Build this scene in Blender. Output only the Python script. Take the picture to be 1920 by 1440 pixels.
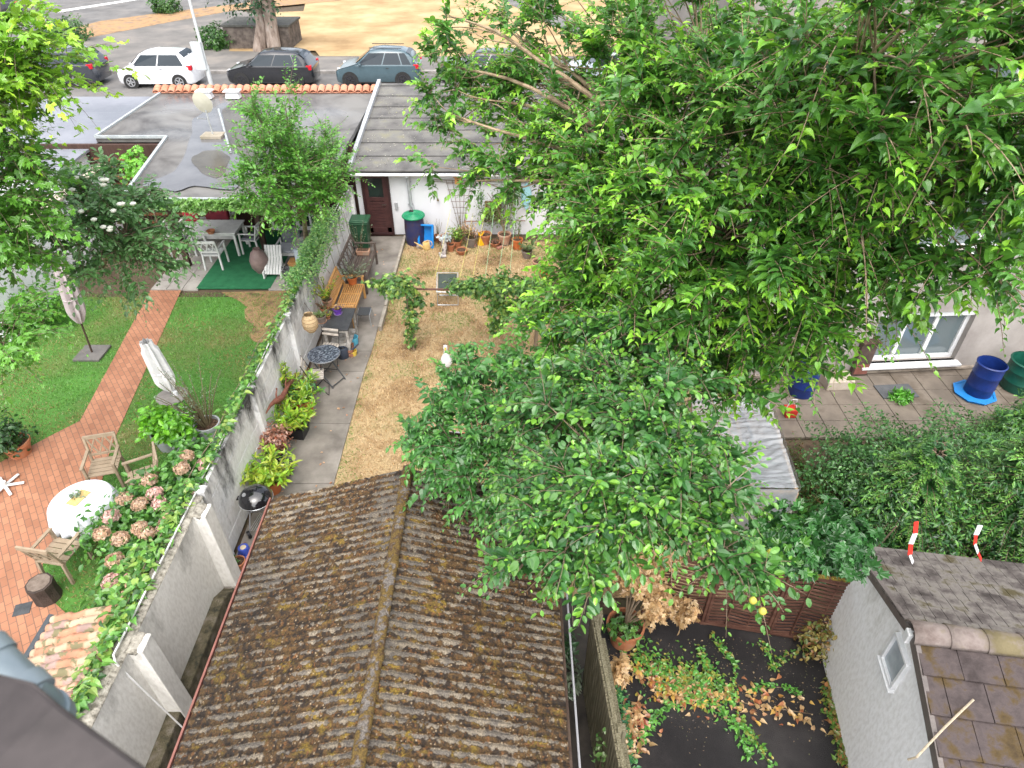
import bpy, math, random
import numpy as np
from mathutils import Vector, Matrix
for o in list(bpy.data.objects): bpy.data.objects.remove(o)
C = bpy.context.scene.collection
rad = math.radians
# ---------------------------------------------------------------- camera, sky, sun, exposure
CAMZ, PITCH, FPX = 9.3, rad(38.2), 1257.0
cam = bpy.data.objects.new('camera', bpy.data.cameras.new('camera')); C.objects.link(cam)
cam.location = (0, 0, CAMZ); cam.rotation_euler = (math.pi/2-PITCH, 0, 0)
cam.data.sensor_width = 36; cam.data.lens = 36*FPX/1920; cam.data.clip_end = 1000; cam.data.clip_start = .05
cam.data.dof.use_dof = True; cam.data.dof.focus_distance = 8.5; cam.data.dof.aperture_fstop = 2.6
bpy.context.scene.camera = cam
SUN_EL, SUN_AZ = rad(62), rad(180)
w = bpy.data.worlds.new('World'); bpy.context.scene.world = w; w.use_nodes = True
nt = w.node_tree; bg = nt.nodes['Background']
sky = nt.nodes.new('ShaderNodeTexSky'); sky.sky_type = 'NISHITA'; sky.sun_disc = False
sky.sun_elevation = SUN_EL; sky.sun_rotation = SUN_AZ; sky.air_density = 1.0; sky.dust_density = 4.0; sky.ozone_density = .6
ds = nt.nodes.new('ShaderNodeHueSaturation'); ds.inputs['Saturation'].default_value = .4   # overcast: a whiter sky
nt.links.new(sky.outputs[0], ds.inputs['Color']); nt.links.new(ds.outputs[0], bg.inputs[0]); bg.inputs[1].default_value = .15
sl = bpy.data.lights.new('sun', 'SUN'); sl.energy = 1.5; sl.angle = rad(110); sl.color = (1, .96, .9)
sun = bpy.data.objects.new('sun', sl); C.objects.link(sun)
sd = Vector((math.sin(SUN_AZ)*math.cos(SUN_EL), math.cos(SUN_AZ)*math.cos(SUN_EL), math.sin(SUN_EL)))
sun.rotation_euler = sd.to_track_quat('Z', 'Y').to_euler(); sun.location = (0, 0, 30)
vs = bpy.context.scene.view_settings; vs.view_transform = 'Standard'; vs.look = 'None'; vs.exposure = 1.33; vs.gamma = 1
# ---------------------------------------------------------------- from the photograph's pixels to metres
def ray(px, py):
    f = np.array((0, math.cos(PITCH), -math.sin(PITCH))); u = np.array((0, math.sin(PITCH), math.cos(PITCH)))
    return f + (px-960)/FPX*np.array((1., 0, 0)) + (720-py)/FPX*u
def P(px, py, z=0.):
    r = ray(px, py); t = (z-CAMZ)/r[2]; return Vector((r[0]*t, r[1]*t, z))
def PY(px, py, Y):
    r = ray(px, py); t = Y/r[1]; return Vector((r[0]*t, Y, CAMZ+r[2]*t))
def PX(px, py, X):
    r = ray(px, py); t = X/r[0]; return Vector((X, r[1]*t, CAMZ+r[2]*t))
def PD(px, py, d):
    r = ray(px, py); r = r/np.linalg.norm(r)*d; return Vector((r[0], r[1], CAMZ+r[2]))
# ---------------------------------------------------------------- materials
MC = {}
def mat(name, *cols, scale=5, detail=8, rough=.8, bump=.3, bscale=None, metal=0, spec=.4, coat=0, stretch=(1, 1, 1), lo=.35, hi=.65, alpha=1, trans=0, wet=0, dist=0):
    if name in MC: return MC[name]
    m = bpy.data.materials.new(name); m.use_nodes = True; MC[name] = m
    n = m.node_tree.nodes; L = m.node_tree.links; b = n['Principled BSDF']
    b.inputs['Roughness'].default_value = rough; b.inputs['Metallic'].default_value = metal
    b.inputs['Specular IOR Level'].default_value = spec; b.inputs['Coat Weight'].default_value = coat
    b.inputs['Alpha'].default_value = alpha; b.inputs['Transmission Weight'].default_value = trans
    tc = n.new('ShaderNodeTexCoord'); mp = n.new('ShaderNodeMapping'); mp.inputs['Scale'].default_value = stretch
    L.new(tc.outputs['Object'], mp.inputs[0])
    if len(cols) == 1: b.inputs['Base Color'].default_value = (*cols[0], 1)
    else:
        no = n.new('ShaderNodeTexNoise'); no.inputs['Scale'].default_value = scale; no.inputs['Detail'].default_value = detail
        no.inputs['Distortion'].default_value = dist; no.inputs['Roughness'].default_value = .62
        L.new(mp.outputs[0], no.inputs[0]); cr = n.new('ShaderNodeValToRGB'); e = cr.color_ramp.elements
        for i, c in enumerate(cols):
            p = lo+(hi-lo)*i/(len(cols)-1)
            if i < 2: e[i].position = p; e[i].color = (*c, 1)
            else: q = e.new(p); q.color = (*c, 1)
        L.new(no.outputs[0], cr.inputs[0]); L.new(cr.outputs[0], b.inputs['Base Color'])
        if wet:
            mr = n.new('ShaderNodeMapRange'); mr.inputs[1].default_value = .4; mr.inputs[2].default_value = .6
            mr.inputs[3].default_value = rough-wet; mr.inputs[4].default_value = rough
            n2 = n.new('ShaderNodeTexNoise'); n2.inputs['Scale'].default_value = scale*.6; L.new(mp.outputs[0], n2.inputs[0])
            L.new(n2.outputs[0], mr.inputs[0]); L.new(mr.outputs[0], b.inputs['Roughness'])
    if bump:
        nb = n.new('ShaderNodeTexNoise'); nb.inputs['Scale'].default_value = bscale or scale*8; nb.inputs['Detail'].default_value = 6
        L.new(mp.outputs[0], nb.inputs[0]); bp = n.new('ShaderNodeBump'); bp.inputs['Strength'].default_value = bump; bp.inputs['Distance'].default_value = .02
        L.new(nb.outputs[0], bp.inputs['Height']); L.new(bp.outputs[0], b.inputs['Normal'])
    return m
def leafmat(name, rough=.3, trans=.22, spec=.6):
    if name in MC: return MC[name]
    m = bpy.data.materials.new(name); m.use_nodes = True; MC[name] = m
    n = m.node_tree.nodes; L = m.node_tree.links; b = n['Principled BSDF']
    a = n.new('ShaderNodeAttribute'); a.attribute_name = 'col'
    L.new(a.outputs['Color'], b.inputs['Base Color']); b.inputs['Roughness'].default_value = rough; b.inputs['Specular IOR Level'].default_value = spec
    t = n.new('ShaderNodeBsdfTranslucent'); mx = n.new('ShaderNodeMixShader'); mx.inputs[0].default_value = trans
    hs = n.new('ShaderNodeHueSaturation'); hs.inputs['Hue'].default_value = .485; hs.inputs['Value'].default_value = 1.9
    L.new(a.outputs['Color'], hs.inputs['Color']); L.new(hs.outputs[0], t.inputs[0])
    L.new(b.outputs[0], mx.inputs[1]); L.new(t.outputs[0], mx.inputs[2]); L.new(mx.outputs[0], n['Material Output'].inputs[0])
    return m
# ---------------------------------------------------------------- object helpers
def tag(o, label=None, cat=None, group=None, kind=None):
    for k, v in (('label', label), ('category', cat), ('group', group), ('kind', kind)):
        if v: o[k] = v
    return o
def T(name, label, cat, loc=(0, 0, 0), rz=0, group=None):
    o = bpy.data.objects.new(name, None); C.objects.link(o); o.location = loc; o.rotation_euler = (0, 0, rz); o.empty_display_size = .1
    return tag(o, label, cat, group)
def copy_tree(o, parent=None):
    c = o.copy(); C.objects.link(c); c.parent = parent
    for ch in list(o.children): copy_tree(ch, c)
    return c
def cp(o, loc, rz=None, label=None, sc=None):
    c = copy_tree(o); c.location = loc
    if rz is not None: c.rotation_euler = (0, 0, rz)
    if sc is not None: c.scale = (sc, sc, sc) if not hasattr(sc, '__len__') else sc
    if label: c['label'] = label
    return c
def mesh_np(name, V, F, m, parent=None, col=None, smooth=False, mats=None, mi=None):
    V = np.asarray(V, dtype=np.float32).reshape(-1, 3); F = np.asarray(F, dtype=np.int32); k = F.shape[1]
    me = bpy.data.meshes.new(name); me.vertices.add(len(V)); me.vertices.foreach_set('co', V.ravel())
    me.loops.add(F.size); me.loops.foreach_set('vertex_index', F.ravel()); me.polygons.add(len(F))
    me.polygons.foreach_set('loop_start', np.arange(len(F), dtype=np.int32)*k)
    me.polygons.foreach_set('use_smooth', np.full(len(F), smooth))
    for x in (mats or [m]): me.materials.append(x)
    if mi is not None: me.polygons.foreach_set('material_index', np.asarray(mi, dtype=np.int32))
    me.update(calc_edges=True)
    if col is not None:
        a = me.color_attributes.new('col', 'FLOAT_COLOR', 'POINT'); cc = np.ones((len(V), 4), dtype=np.float32); cc[:, :3] = col
        a.data.foreach_set('color', cc.ravel())
    o = bpy.data.objects.new(name, me); C.objects.link(o); o.parent = parent
    return o
class MB:
    def __init__(s): s.v = []; s.f = []
    def add(s, vs, fs):
        k = len(s.v); s.v += [tuple(v) for v in vs]; s.f += [tuple(i+k for i in f) for f in fs]; return s
    def box(s, c, d, rz=0, R=None, top=1):
        x, y, z = d[0]/2, d[1]/2, d[2]/2; M = R or Matrix.Rotation(rz, 3, 'Z')
        vs = [Vector(c)+M @ Vector((a*x*(top if q > 0 else 1), b*y*(top if q > 0 else 1), q*z)) for q in (-1, 1) for a, b in ((-1, -1), (1, -1), (1, 1), (-1, 1))]
        return s.add(vs, [(3, 2, 1, 0), (4, 5, 6, 7), (0, 1, 5, 4), (1, 2, 6, 5), (2, 3, 7, 6), (3, 0, 4, 7)])
    def bar(s, a, b, w, h=None, up=(0, 0, 1)):
        a, b = Vector(a), Vector(b); h = h or w; d = b-a; L = d.length; d.normalize(); u = Vector(up)
        if abs(d.dot(u)) > .95: u = Vector((0, 1, 0))
        x = d.cross(u).normalized(); u = x.cross(d)
        vs = [p+x*sx*w/2+u*su*h/2 for p in (a, b) for sx, su in ((-1, -1), (1, -1), (1, 1), (-1, 1))]
        return s.add(vs, [(0, 1, 2, 3), (7, 6, 5, 4), (4, 5, 1, 0), (5, 6, 2, 1), (6, 7, 3, 2), (7, 4, 0, 3)])
    def tube(s, pts, r, n=8, cap=True):
        pts = [Vector(p) for p in pts]; rs = r if hasattr(r, '__len__') else [r]*len(pts); k = len(s.v); x = None
        for i, p in enumerate(pts):
            d = (pts[min(i+1, len(pts)-1)]-pts[max(i-1, 0)]).normalized()
            if x is None: x = d.orthogonal().normalized()
            else: x = (x-d*x.dot(d)).normalized()
            y = d.cross(x)
            s.v += [tuple(p+(x*math.cos(2*math.pi*j/n)+y*math.sin(2*math.pi*j/n))*rs[i]) for j in range(n)]
        for i in range(len(pts)-1):
            for j in range(n):
                a = k+i*n; s.f.append((a+j, a+(j+1) % n, a+n+(j+1) % n, a+n+j))
        if cap: s.f.append(tuple(k+j for j in range(n))[::-1]); s.f.append(tuple(k+(len(pts)-1)*n+j for j in range(n)))
        return s
    def lathe(s, prof, n=24, c=(0, 0, 0), sx=1, sy=1, cap=False):
        k = len(s.v)
        for r, z in prof: s.v += [(c[0]+r*sx*math.cos(2*math.pi*j/n), c[1]+r*sy*math.sin(2*math.pi*j/n), c[2]+z) for j in range(n)]
        for i in range(len(prof)-1):
            for j in range(n):
                a = k+i*n; s.f.append((a+j, a+(j+1) % n, a+n+(j+1) % n, a+n+j))
        if cap and prof[0][0] > 1e-4: s.f.append(tuple(k+j for j in range(n))[::-1])
        if cap and prof[-1][0] > 1e-4: s.f.append(tuple(k+(len(prof)-1)*n+j for j in range(n)))
        return s
    def prism(s, poly, z0, z1):
        n = len(poly); k = len(s.v)
        a = sum(poly[i][0]*poly[(i+1) % n][1]-poly[(i+1) % n][0]*poly[i][1] for i in range(n))
        if a < 0: poly = poly[::-1]
        s.v += [(p[0], p[1], z0) for p in poly]+[(p[0], p[1], z1) for p in poly]
        s.f.append(tuple(k+i for i in range(n))[::-1]); s.f.append(tuple(k+n+i for i in range(n)))
        for i in range(n): j = (i+1) % n; s.f.append((k+i, k+j, k+n+j, k+n+i))
        return s
    def slab(s, top, t):            # any 3D polygon given counter-clockwise from above, with thickness t below it
        n = len(top); k = len(s.v); s.v += [tuple(p) for p in top]+[(p[0], p[1], p[2]-t) for p in top]
        s.f.append(tuple(k+i for i in range(n))); s.f.append(tuple(k+n+i for i in range(n))[::-1])
        for i in range(n): j = (i+1) % n; s.f.append((k+n+i, k+n+j, k+j, k+i))
        return s
    def build(s, name, m, parent=None, smooth=False, bevel=0, loc=None, seg=2):
        me = bpy.data.meshes.new(name); me.from_pydata(s.v, [], s.f); me.materials.append(m); me.validate()
        me.polygons.foreach_set('use_smooth', [smooth]*len(me.polygons))
        o = bpy.data.objects.new(name, me); C.objects.link(o); o.parent = parent
        if loc: o.location = loc
        if bevel:
            b = o.modifiers.new('bevel', 'BEVEL'); b.width = bevel; b.segments = seg; b.limit_method = 'ANGLE'; b.angle_limit = rad(35)
        if smooth:
            try:
                me.set_sharp_from_angle(angle=rad(42))
            except Exception: pass
        return o
def sheet(name, poly, z, m, label=None, kind='structure'):
    o = MB().add([(p[0], p[1], z) for p in poly], [tuple(range(len(poly)))]).build(name, m)
    if o.data.polygons[0].normal.z < 0: o.data.flip_normals()
    return tag(o, label, kind=kind)
# ---------------------------------------------------------------- numpy noise
def h2(ix, iy, s):
    n = (ix.astype(np.int64)*374761393+iy.astype(np.int64)*668265263+s*974711) & 0xffffffff
    n = ((n ^ (n >> 13))*1274126177) & 0xffffffff; return ((n ^ (n >> 16)) & 0xffff)/65535.
def vn(x, y, s=0):
    ix, iy = np.floor(x), np.floor(y); fx, fy = x-ix, y-iy; fx = fx*fx*(3-2*fx); fy = fy*fy*(3-2*fy)
    a, b, c, d = h2(ix, iy, s), h2(ix+1, iy, s), h2(ix, iy+1, s), h2(ix+1, iy+1, s)
    return (a*(1-fx)+b*fx)*(1-fy)+(c*(1-fx)+d*fx)*fy
def fbm(x, y, s=0, o=4): return sum(vn(x*2**k, y*2**k, s+k)*.5**k for k in range(o))/sum(.5**k for k in range(o))
# ---------------------------------------------------------------- leaves
def tmpl(kind):
    if kind == 'heart':
        m = [(0, 0, 0), (0, .4, .03), (0, .78, 0), (0, 1.2, -.2)]; s = [(.2, -.1, .02), (.37, .14, .13), (.32, .48, .15), (.14, .84, .04)]
        V = m+s+[(-a, b, c) for a, b, c in s]
        t = [(0, 5, 4), (0, 1, 5), (1, 6, 5), (1, 2, 6), (2, 7, 6), (2, 3, 7)]
    elif kind == 'oval':
        m = [(0, 0, 0), (0, .5, 0), (0, 1, -.06)]; s = [(.25, .2, .07), (.29, .58, .1), (.14, .88, .02)]
        V = m+s+[(-a, b, c) for a, b, c in s]; t = [(0, 1, 3), (1, 4, 3), (1, 2, 5), (1, 5, 4)]
        k = 3; T_ = t+[tuple((x if x < 3 else x+3) for x in q)[::-1] for q in t]; return np.array(V), np.array(T_)
    elif kind == 'long':
        m = [(0, 0, 0), (0, .5, .02), (0, 1, -.1)]; s = [(.13, .3, .04), (.13, .65, .04)]
        V = m+s+[(-a, b, c) for a, b, c in s]; t = [(0, 1, 3), (1, 4, 3), (1, 2, 4)]
        T_ = t+[tuple((x if x < 3 else x+2) for x in q)[::-1] for q in t]; return np.array(V), np.array(T_)
    elif kind == 'lobed':   # vine / maple
        V = [(0, 0, 0), (.32, -.12, .05), (.5, .22, -.03), (.26, .34, .06), (.3, .72, -.02), (.1, .66, .03), (0, 1, -.1)]
        V += [(-a, b, c) for a, b, c in V[1:6]][::-1]; n = len(V)
        return np.array(V), np.array([(0, i, i+1) for i in range(1, n-1)])
    else:
        V = [(0, 0, 0), (.3, .45, .05), (0, 1, -.05), (-.3, .45, .05)]; return np.array(V), np.array([(0, 1, 2), (0, 2, 3)])
    T_ = t+[tuple((x if x < 4 else x+4) for x in q)[::-1] for q in t]
    return np.array(V), np.array(T_)
def norm(a): return a/np.maximum(np.linalg.norm(a, axis=-1, keepdims=True), 1e-9)
def leaf_mesh(name, pos, ax, nm, size, kind, col, m, parent=None):
    V, Tt = tmpl(kind); ax = norm(ax); x = norm(np.cross(ax, nm)); z = np.cross(x, ax); size = np.asarray(size)[:, None, None]
    W = pos[:, None]+size*(V[None, :, 0, None]*x[:, None]+V[None, :, 1, None]*ax[:, None]+V[None, :, 2, None]*z[:, None])
    n = len(pos); F = (Tt[None]+(np.arange(n)*len(V))[:, None, None]).reshape(-1, 3)
    return mesh_np(name, W, F, m, parent, col=np.repeat(col, len(V), axis=0))
def palette(rs, n, pal, var=.25):
    p = np.array(pal, dtype=float); i = rs.randint(0, len(p), n); j = rs.randint(0, len(p), n); t = rs.rand(n, 1)
    return np.clip((p[i]*(1-t)+p[j]*t)*(1+(rs.rand(n, 1)-.5)*2*var), 0, 1)
def tubes_np(name, Pn, R, m, parent=None, k=4):   # Pn [n,s,3], R [s] or [n,s]
    n, s, _ = Pn.shape; D = norm(np.gradient(Pn, axis=1)); u = norm(np.cross(D, np.array((.3, .2, .93)))); v = np.cross(D, u)
    R = np.broadcast_to(R, (n, s)); a = np.arange(k)*2*math.pi/k
    W = Pn[:, :, None]+R[:, :, None, None]*(np.cos(a)[None, None, :, None]*u[:, :, None]+np.sin(a)[None, None, :, None]*v[:, :, None])
    I = np.arange(n*s*k).reshape(n, s, k); A = I[:, :-1]; B = I[:, 1:]
    F = np.stack([A, np.roll(A, -1, 2), np.roll(B, -1, 2), B], -1).reshape(-1, 4)
    return mesh_np(name, W, F, m, parent, smooth=True)
def bush(parent, name, c, r, n, size, kind, pal, seed=1, m=None, lump=.35, up=.5, shell=.35, droop=.3, zmin=None, var=.3):
    rs = np.random.RandomState(seed); d = norm(rs.randn(n, 3)); ph = rs.rand(6)*6
    lf = 1+lump*(np.sin(d[:, 0]*4+ph[0])*np.sin(d[:, 1]*5+ph[1])+.6*np.sin(d[:, 2]*6+ph[2]+d[:, 0]*7))
    rr = (shell+(1-shell)*rs.rand(n)**.6)*lf; p = np.array(c)+d*rr[:, None]*np.array(r)
    if zmin is not None: p[:, 2] = np.maximum(p[:, 2], zmin+rs.rand(n)*.05)
    nm = norm(d*.7+np.array((0, 0, up))+rs.randn(n, 3)*.45); ax = norm(np.cross(nm, rs.randn(n, 3)))+d*.4-np.array((0, 0, droop))
    col = palette(rs, n, pal, var)
    return leaf_mesh(name, p, ax, nm, size*(.6+.7*rs.rand(n)), kind, col, m or leafmat('leaf'), parent)
BARK = mat('bark', (.1, .07, .045), (.2, .15, .1), (.28, .22, .16), scale=9, stretch=(1, 1, .3), bump=.6)
def bez(a, b, c, n): t = np.linspace(0, 1, n)[:, None]; return (1-t)**2*a+2*t*(1-t)*b+t*t*c
def tree(name, label, cat, base, fork, blobs, leaf, size, pal, tips, seed, spacing=.055, L=(.5, 1.1), trunk_r=.16, droop=.35, m=None, group=None, hang=.3, extra=None, bark=None, twig=.004, sub=1, limb_r=None):
    """blobs: (centre, radius (3), number of shoots)"""
    rs = np.random.RandomState(seed); root = T(name, label, cat, tuple(base), 0, group); b0 = np.array(base); fork = np.array(fork)
    bark = bark or BARK; nodes = []; mb = MB(); limbs = []; tr = bez(b0, (b0+fork)/2+rs.randn(3)*.12, fork, 8)
    mb.tube([Vector(p-b0) for p in tr], list(np.linspace(trunk_r, trunk_r*.75, 8)), 10)
    mb.build('trunk', bark, root, smooth=True)
    lm = MB()
    for c, r, n in blobs:
        c = np.array(c); mid = (fork+c)/2+np.array((0, 0, .12*np.linalg.norm(c-fork)))+rs.randn(3)*.15
        q = bez(fork, mid, c, 12)+np.cumsum(rs.randn(12, 3)*.02, axis=0); q[0] = fork; nodes.append(q)
        lr = limb_r or trunk_r*.45
        lm.tube([Vector(p-b0) for p in q], list(np.linspace(lr, .012, 12)), 7)
    lm.build('limb', bark, root, smooth=True)
    S = []; Dr = []; NA = []; SC = []; CL = 7
    for i, (c, r, n) in enumerate(blobs):
        c = np.array(c); r = np.array(r) if hasattr(r, '__len__') else np.array((r, r, r*.8))
        mcl = max(1, n//CL); dc = norm(rs.randn(mcl, 3)); sc_ = c+dc*r*(rs.rand(mcl, 1)**.45); ci = rs.randint(0, mcl, n); d = dc[ci]; s = sc_[ci]+rs.randn(n, 3)*L[0]*.07
        out = norm(s-fork)*.35+d*.45+rs.randn(n, 3)*.62+np.array((0, 0, .3)); S.append(s); Dr.append(norm(out))
        nd = nodes[i]; dd = np.linalg.norm(sc_[:, None]-nd[None], axis=2); dd[:, :3] += 1e3; near = dd.argmin(1); k = np.maximum(3, near-rs.randint(1, 4, mcl)); NA.append(nd[k]); SC.append(sc_)
    S = np.concatenate(S); Dr = np.concatenate(Dr); NA = np.concatenate(NA); SC = np.concatenate(SC); n = len(S)
    t = np.linspace(0, 1, 6)[None, :, None]; mid = (NA+SC)/2+rs.randn(len(SC), 3)*.12+np.array((0, 0, .05))
    Bz = (1-t)**2*NA[:, None]+2*t*(1-t)*mid[:, None]+t*t*SC[:, None]
    tubes_np('branch', Bz-b0, np.linspace(.012, .005, 6), bark, root, 4)
    Ls = L[0]+(L[1]-L[0])*rs.rand(n); g = droop*(.5+rs.rand(n))
    def at(t): return S[:, None]+Dr[:, None]*Ls[:, None, None]*t[None, :, None]-np.array((0, 0, 1.))*(g*Ls)[:, None, None]*(t**2)[None, :, None]
    tubes_np('twig', at(np.linspace(0, 1, 6))-b0, np.linspace(twig*1.4, twig*.5, 6), bark, root, 3)
    K = max(3, int((L[0]+L[1])/2/spacing)); tt = np.linspace(.04, 1, K); pp = at(tt); dv = norm(at(tt+.02)-at(tt-.02))
    sd_ = norm(np.cross(dv, np.array((0, 0, 1.)))+rs.randn(n, K, 3)*.12); sg = np.where(np.arange(K) % 2 == 0, 1, -1)[None, :, None]
    ax = sd_*sg*(.75+.3*rs.rand(n, K, 1))+dv*(.35+.7*tt[None, :, None]**2)+rs.randn(n, K, 3)*.3; ax[..., 2] -= hang*(.1+1.4*rs.rand(n, K))
    ax = norm(ax); nm = norm(np.array((0, 0, 1.))+.35*sd_*sg+rs.randn(n, K, 3)*.3)
    pos = pp+ax*.2*size; sz = size*(.6+.85*rs.rand(n, 1)**1.3)*(.6+.55*rs.rand(n, K))*(1-.4*tt[None]**3)
    young = np.clip((tt[None, :, None]-.55)*2.2, 0, 1)*(rs.rand(n, 1, 1)**1.3)*1.6
    col = palette(rs, n, pal, .38)[:, None]*.6+palette(rs, n*K, pal, .25).reshape(n, K, 3)*.4; tp = palette(rs, n*K, tips).reshape(n, K, 3); young = np.clip(young, 0, 1); col = col*(1-young)+tp*young
    leaf_mesh('crown', (pos-b0).reshape(-1, 3), ax.reshape(-1, 3), nm.reshape(-1, 3), sz.ravel(), leaf, col.reshape(-1, 3), m or leafmat('leaf'), root)
    return root
# ================================================================ SETTING
WX = -4.68                                   # the line of the garden wall
earth = mat('earth', (.05, .035, .022), (.1, .07, .045), (.07, .065, .035), scale=3, rough=.95)
asph = mat('asphalt', (.1, .097, .093), (.14, .135, .13), (.18, .17, .16), scale=.7, rough=.8, bscale=60, bump=.2, wet=.2)
asph2 = mat('asphalt_light', (.12, .115, .108), (.16, .15, .14), (.21, .19, .17), scale=.5, rough=.85, bscale=60, bump=.2)
strawfield = mat('straw_field', (.28, .18, .085), (.38, .26, .13), (.46, .34, .19), scale=.35, detail=12, rough=.95, bscale=8)
sheet('ground', [(-120, -8), (120, -8), (120, 260), (-120, 260)], -.03, earth)
sheet('road', [(-120, 25.9), (120, 25.9), (120, 39.2), (-120, 39.2)], 0, asph)
kerb = mat('kerbstone', (.2, .19, .18), (.32, .3, .28), scale=3)
MB().box((0, 39.35, .03), (240, .3, .18)).build('kerb', kerb)['kind'] = 'structure'
sheet('pavement', [(-120, 39.5), (120, 39.5), (120, 43), (-120, 43)], .07, asph2)
sheet('parking_area', [tuple(P(x, y, 0))[:2] for x, y in ((-900, 140), (440, 130), (560, 95), (520, 36), (440, 20), (330, 40), (150, 75), (-900, 75))], .085, asph2)
tanp = [tuple(P(x, y, 0))[:2] for x, y in ((600, 108), (3200, 108), (3200, -120), (640, -120), (575, 0), (560, 60))]
sheet('dry_field', tanp, .081, strawfield)
sheet('dry_verge', [tuple(P(x, y, 0))[:2] for x, y in ((540, 99), (640, 97), (660, 20), (520, 25), (440, 60), (430, 99))], .09, strawfield)
sheet('far_road', [tuple(P(x, y, 0))[:2] for x, y in ((-900, 92), (150, 75), (330, 30), (640, -20), (640, -160), (-900, -160))], .075, asph)
verge = mat('verge_litter', (.2, .13, .08), (.36, .22, .1), (.2, .15, .12), scale=1.5)
sheet('grass_verge', [tuple(P(x, y, 0))[:2] for x, y in ((150, 77), (330, 42), (440, 22), (640, 3), (640, -14), (300, 27), (190, 42), (120, 60))], .095, verge)
sheet('side_path', [tuple(P(x, y, 0))[:2] for x, y in ((935, 0), (1000, 32), (1060, 62), (1100, 60), (1050, 25), (1010, -10))], .095, asph)
sheet('road_line', [tuple(P(x, y, 0))[:2] for x, y in ((110, 26), (260, 2), (265, -2), (110, 22))], .09, mat('line_white', (.6, .6, .58), (.7, .7, .68)))
# our garden
dry = mat('dry_lawn_soil', (.13, .08, .04), (.3, .2, .1), (.42, .31, .17), (.36, .27, .14), (.15, .15, .055), scale=1.1, detail=14, rough=.95, bscale=70, bump=.6, lo=.32, hi=.72)
conc = mat('path_concrete', (.13, .115, .1), (.21, .19, .165), (.29, .265, .235), scale=1.3, detail=12, rough=.72, bscale=90, bump=.25, wet=.25)
lawnpoly = [(-3.42, 6.3), (4.6, 6.3), (4.6, 18.9), (-3.42, 18.9)]
sheet('dry_lawn', lawnpoly, .0, dry)
def pathmesh():
    ys = [2.2, 6.6, 8.75, 10.45, 12.25, 13.05, 15.6, 19.2]
    mb = MB()
    for a, b in zip(ys, ys[1:]):
        mb.slab([(WX+.02, a+.006, .03), (-3.37+.02*math.sin(a*3), a+.006, .03), (-3.37+.02*math.sin(b*3), b-.006, .03), (WX+.02, b-.006, .03)], .06)
    o = mb.build('garden_path', conc); o['kind'] = 'structure'
pathmesh()
kb = MB()
for a, b in ((15.0, 16.6), (16.65, 19.1)): kb.box((-3.3, (a+b)/2, .05), (.07, b-a, .14))
for a, b in ((13.95, 14.9),): kb.box((-3.28, (a+b)/2, .06), (.08, b-a, .16))
tag(kb.build('edging_kerb', mat('edge_kerb', (.25, .22, .18), (.42, .38, .32), scale=6)), kind='structure')
# neighbour's garden on the left
green = mat('green_lawn_soil', (.18, .14, .06), (.1, .14, .035), (.06, .15, .025), (.07, .19, .03), scale=.55, detail=10, rough=.95, bscale=60, lo=.3, hi=.62)
sheet('green_lawn', [(-30, -4), (WX-.08, -4), (WX-.08, 15.6), (-30, 15.6)], 0, green)
brown = mat('bare_patch', (.12, .08, .045), (.28, .18, .09), (.16, .12, .05), scale=2.2, detail=12, rough=.95)
bpo = np.array([tuple(P(x, y))[:2] for x, y in ((415, 548), (548, 545), (556, 560), (510, 640), (480, 618), (462, 580))]); bq = []
for i in range(6):
    for t_ in np.linspace(0, 1, 16, endpoint=False): q_ = bpo[i]*(1-t_)+bpo[(i+1) % 6]*t_; J = .5*math.sin(min(1, max(0, (i+t_-1)/5))*math.pi); bq.append((q_[0]+J*(vn(np.array([(i+t_)*2.9]), np.array([1.]), 5)[0]-.5), q_[1]+J*(vn(np.array([(i+t_)*3.3]), np.array([3.]), 6)[0]-.5)))
bc_ = tuple(bpo.mean(0)); MB().add([(*bc_, .006)]+[(*q_, .006) for q_ in bq], [(0, 1+(i+1) % len(bq), 1+i) for i in range(len(bq))]).build('bare_patch', brown)['kind'] = 'structure'
def brickmat():
    m = bpy.data.materials.new('brick_paving'); m.use_nodes = True; n = m.node_tree.nodes; L = m.node_tree.links; b = n['Principled BSDF']
    tc = n.new('ShaderNodeTexCoord'); mp = n.new('ShaderNodeMapping'); mp.inputs['Rotation'].default_value = (0, 0, rad(52)); L.new(tc.outputs['Object'], mp.inputs[0])
    br = n.new('ShaderNodeTexBrick'); br.inputs['Scale'].default_value = 1; br.inputs['Brick Width'].default_value = .21; br.inputs['Row Height'].default_value = .105
    br.inputs['Mortar Size'].default_value = .007; br.inputs['Mortar Smooth'].default_value = .3
    br.inputs['Color1'].default_value = (.41, .19, .105, 1); br.inputs['Color2'].default_value = (.3, .13, .07, 1); br.inputs['Mortar'].default_value = (.16, .09, .06, 1)
    L.new(mp.outputs[0], br.inputs[0]); no = n.new('ShaderNodeTexNoise'); no.inputs['Scale'].default_value = 1.2; no.inputs['Detail'].default_value = 10; L.new(mp.outputs[0], no.inputs[0])
    mx = n.new('ShaderNodeMix'); mx.data_type = 'RGBA'; mx.blend_type = 'MULTIPLY'; mx.inputs[0].default_value = .6
    cr = n.new('ShaderNodeValToRGB'); cr.color_ramp.elements[0].position = .3; cr.color_ramp.elements[0].color = (.6, .55, .5, 1); cr.color_ramp.elements[1].position = .6
    L.new(no.outputs[0], cr.inputs[0]); L.new(br.outputs[0], mx.inputs[6]); L.new(cr.outputs[0], mx.inputs[7]); L.new(mx.outputs[2], b.inputs['Base Color']); b.inputs['Roughness'].default_value = .75
    return m
bk = brickmat()
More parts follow.
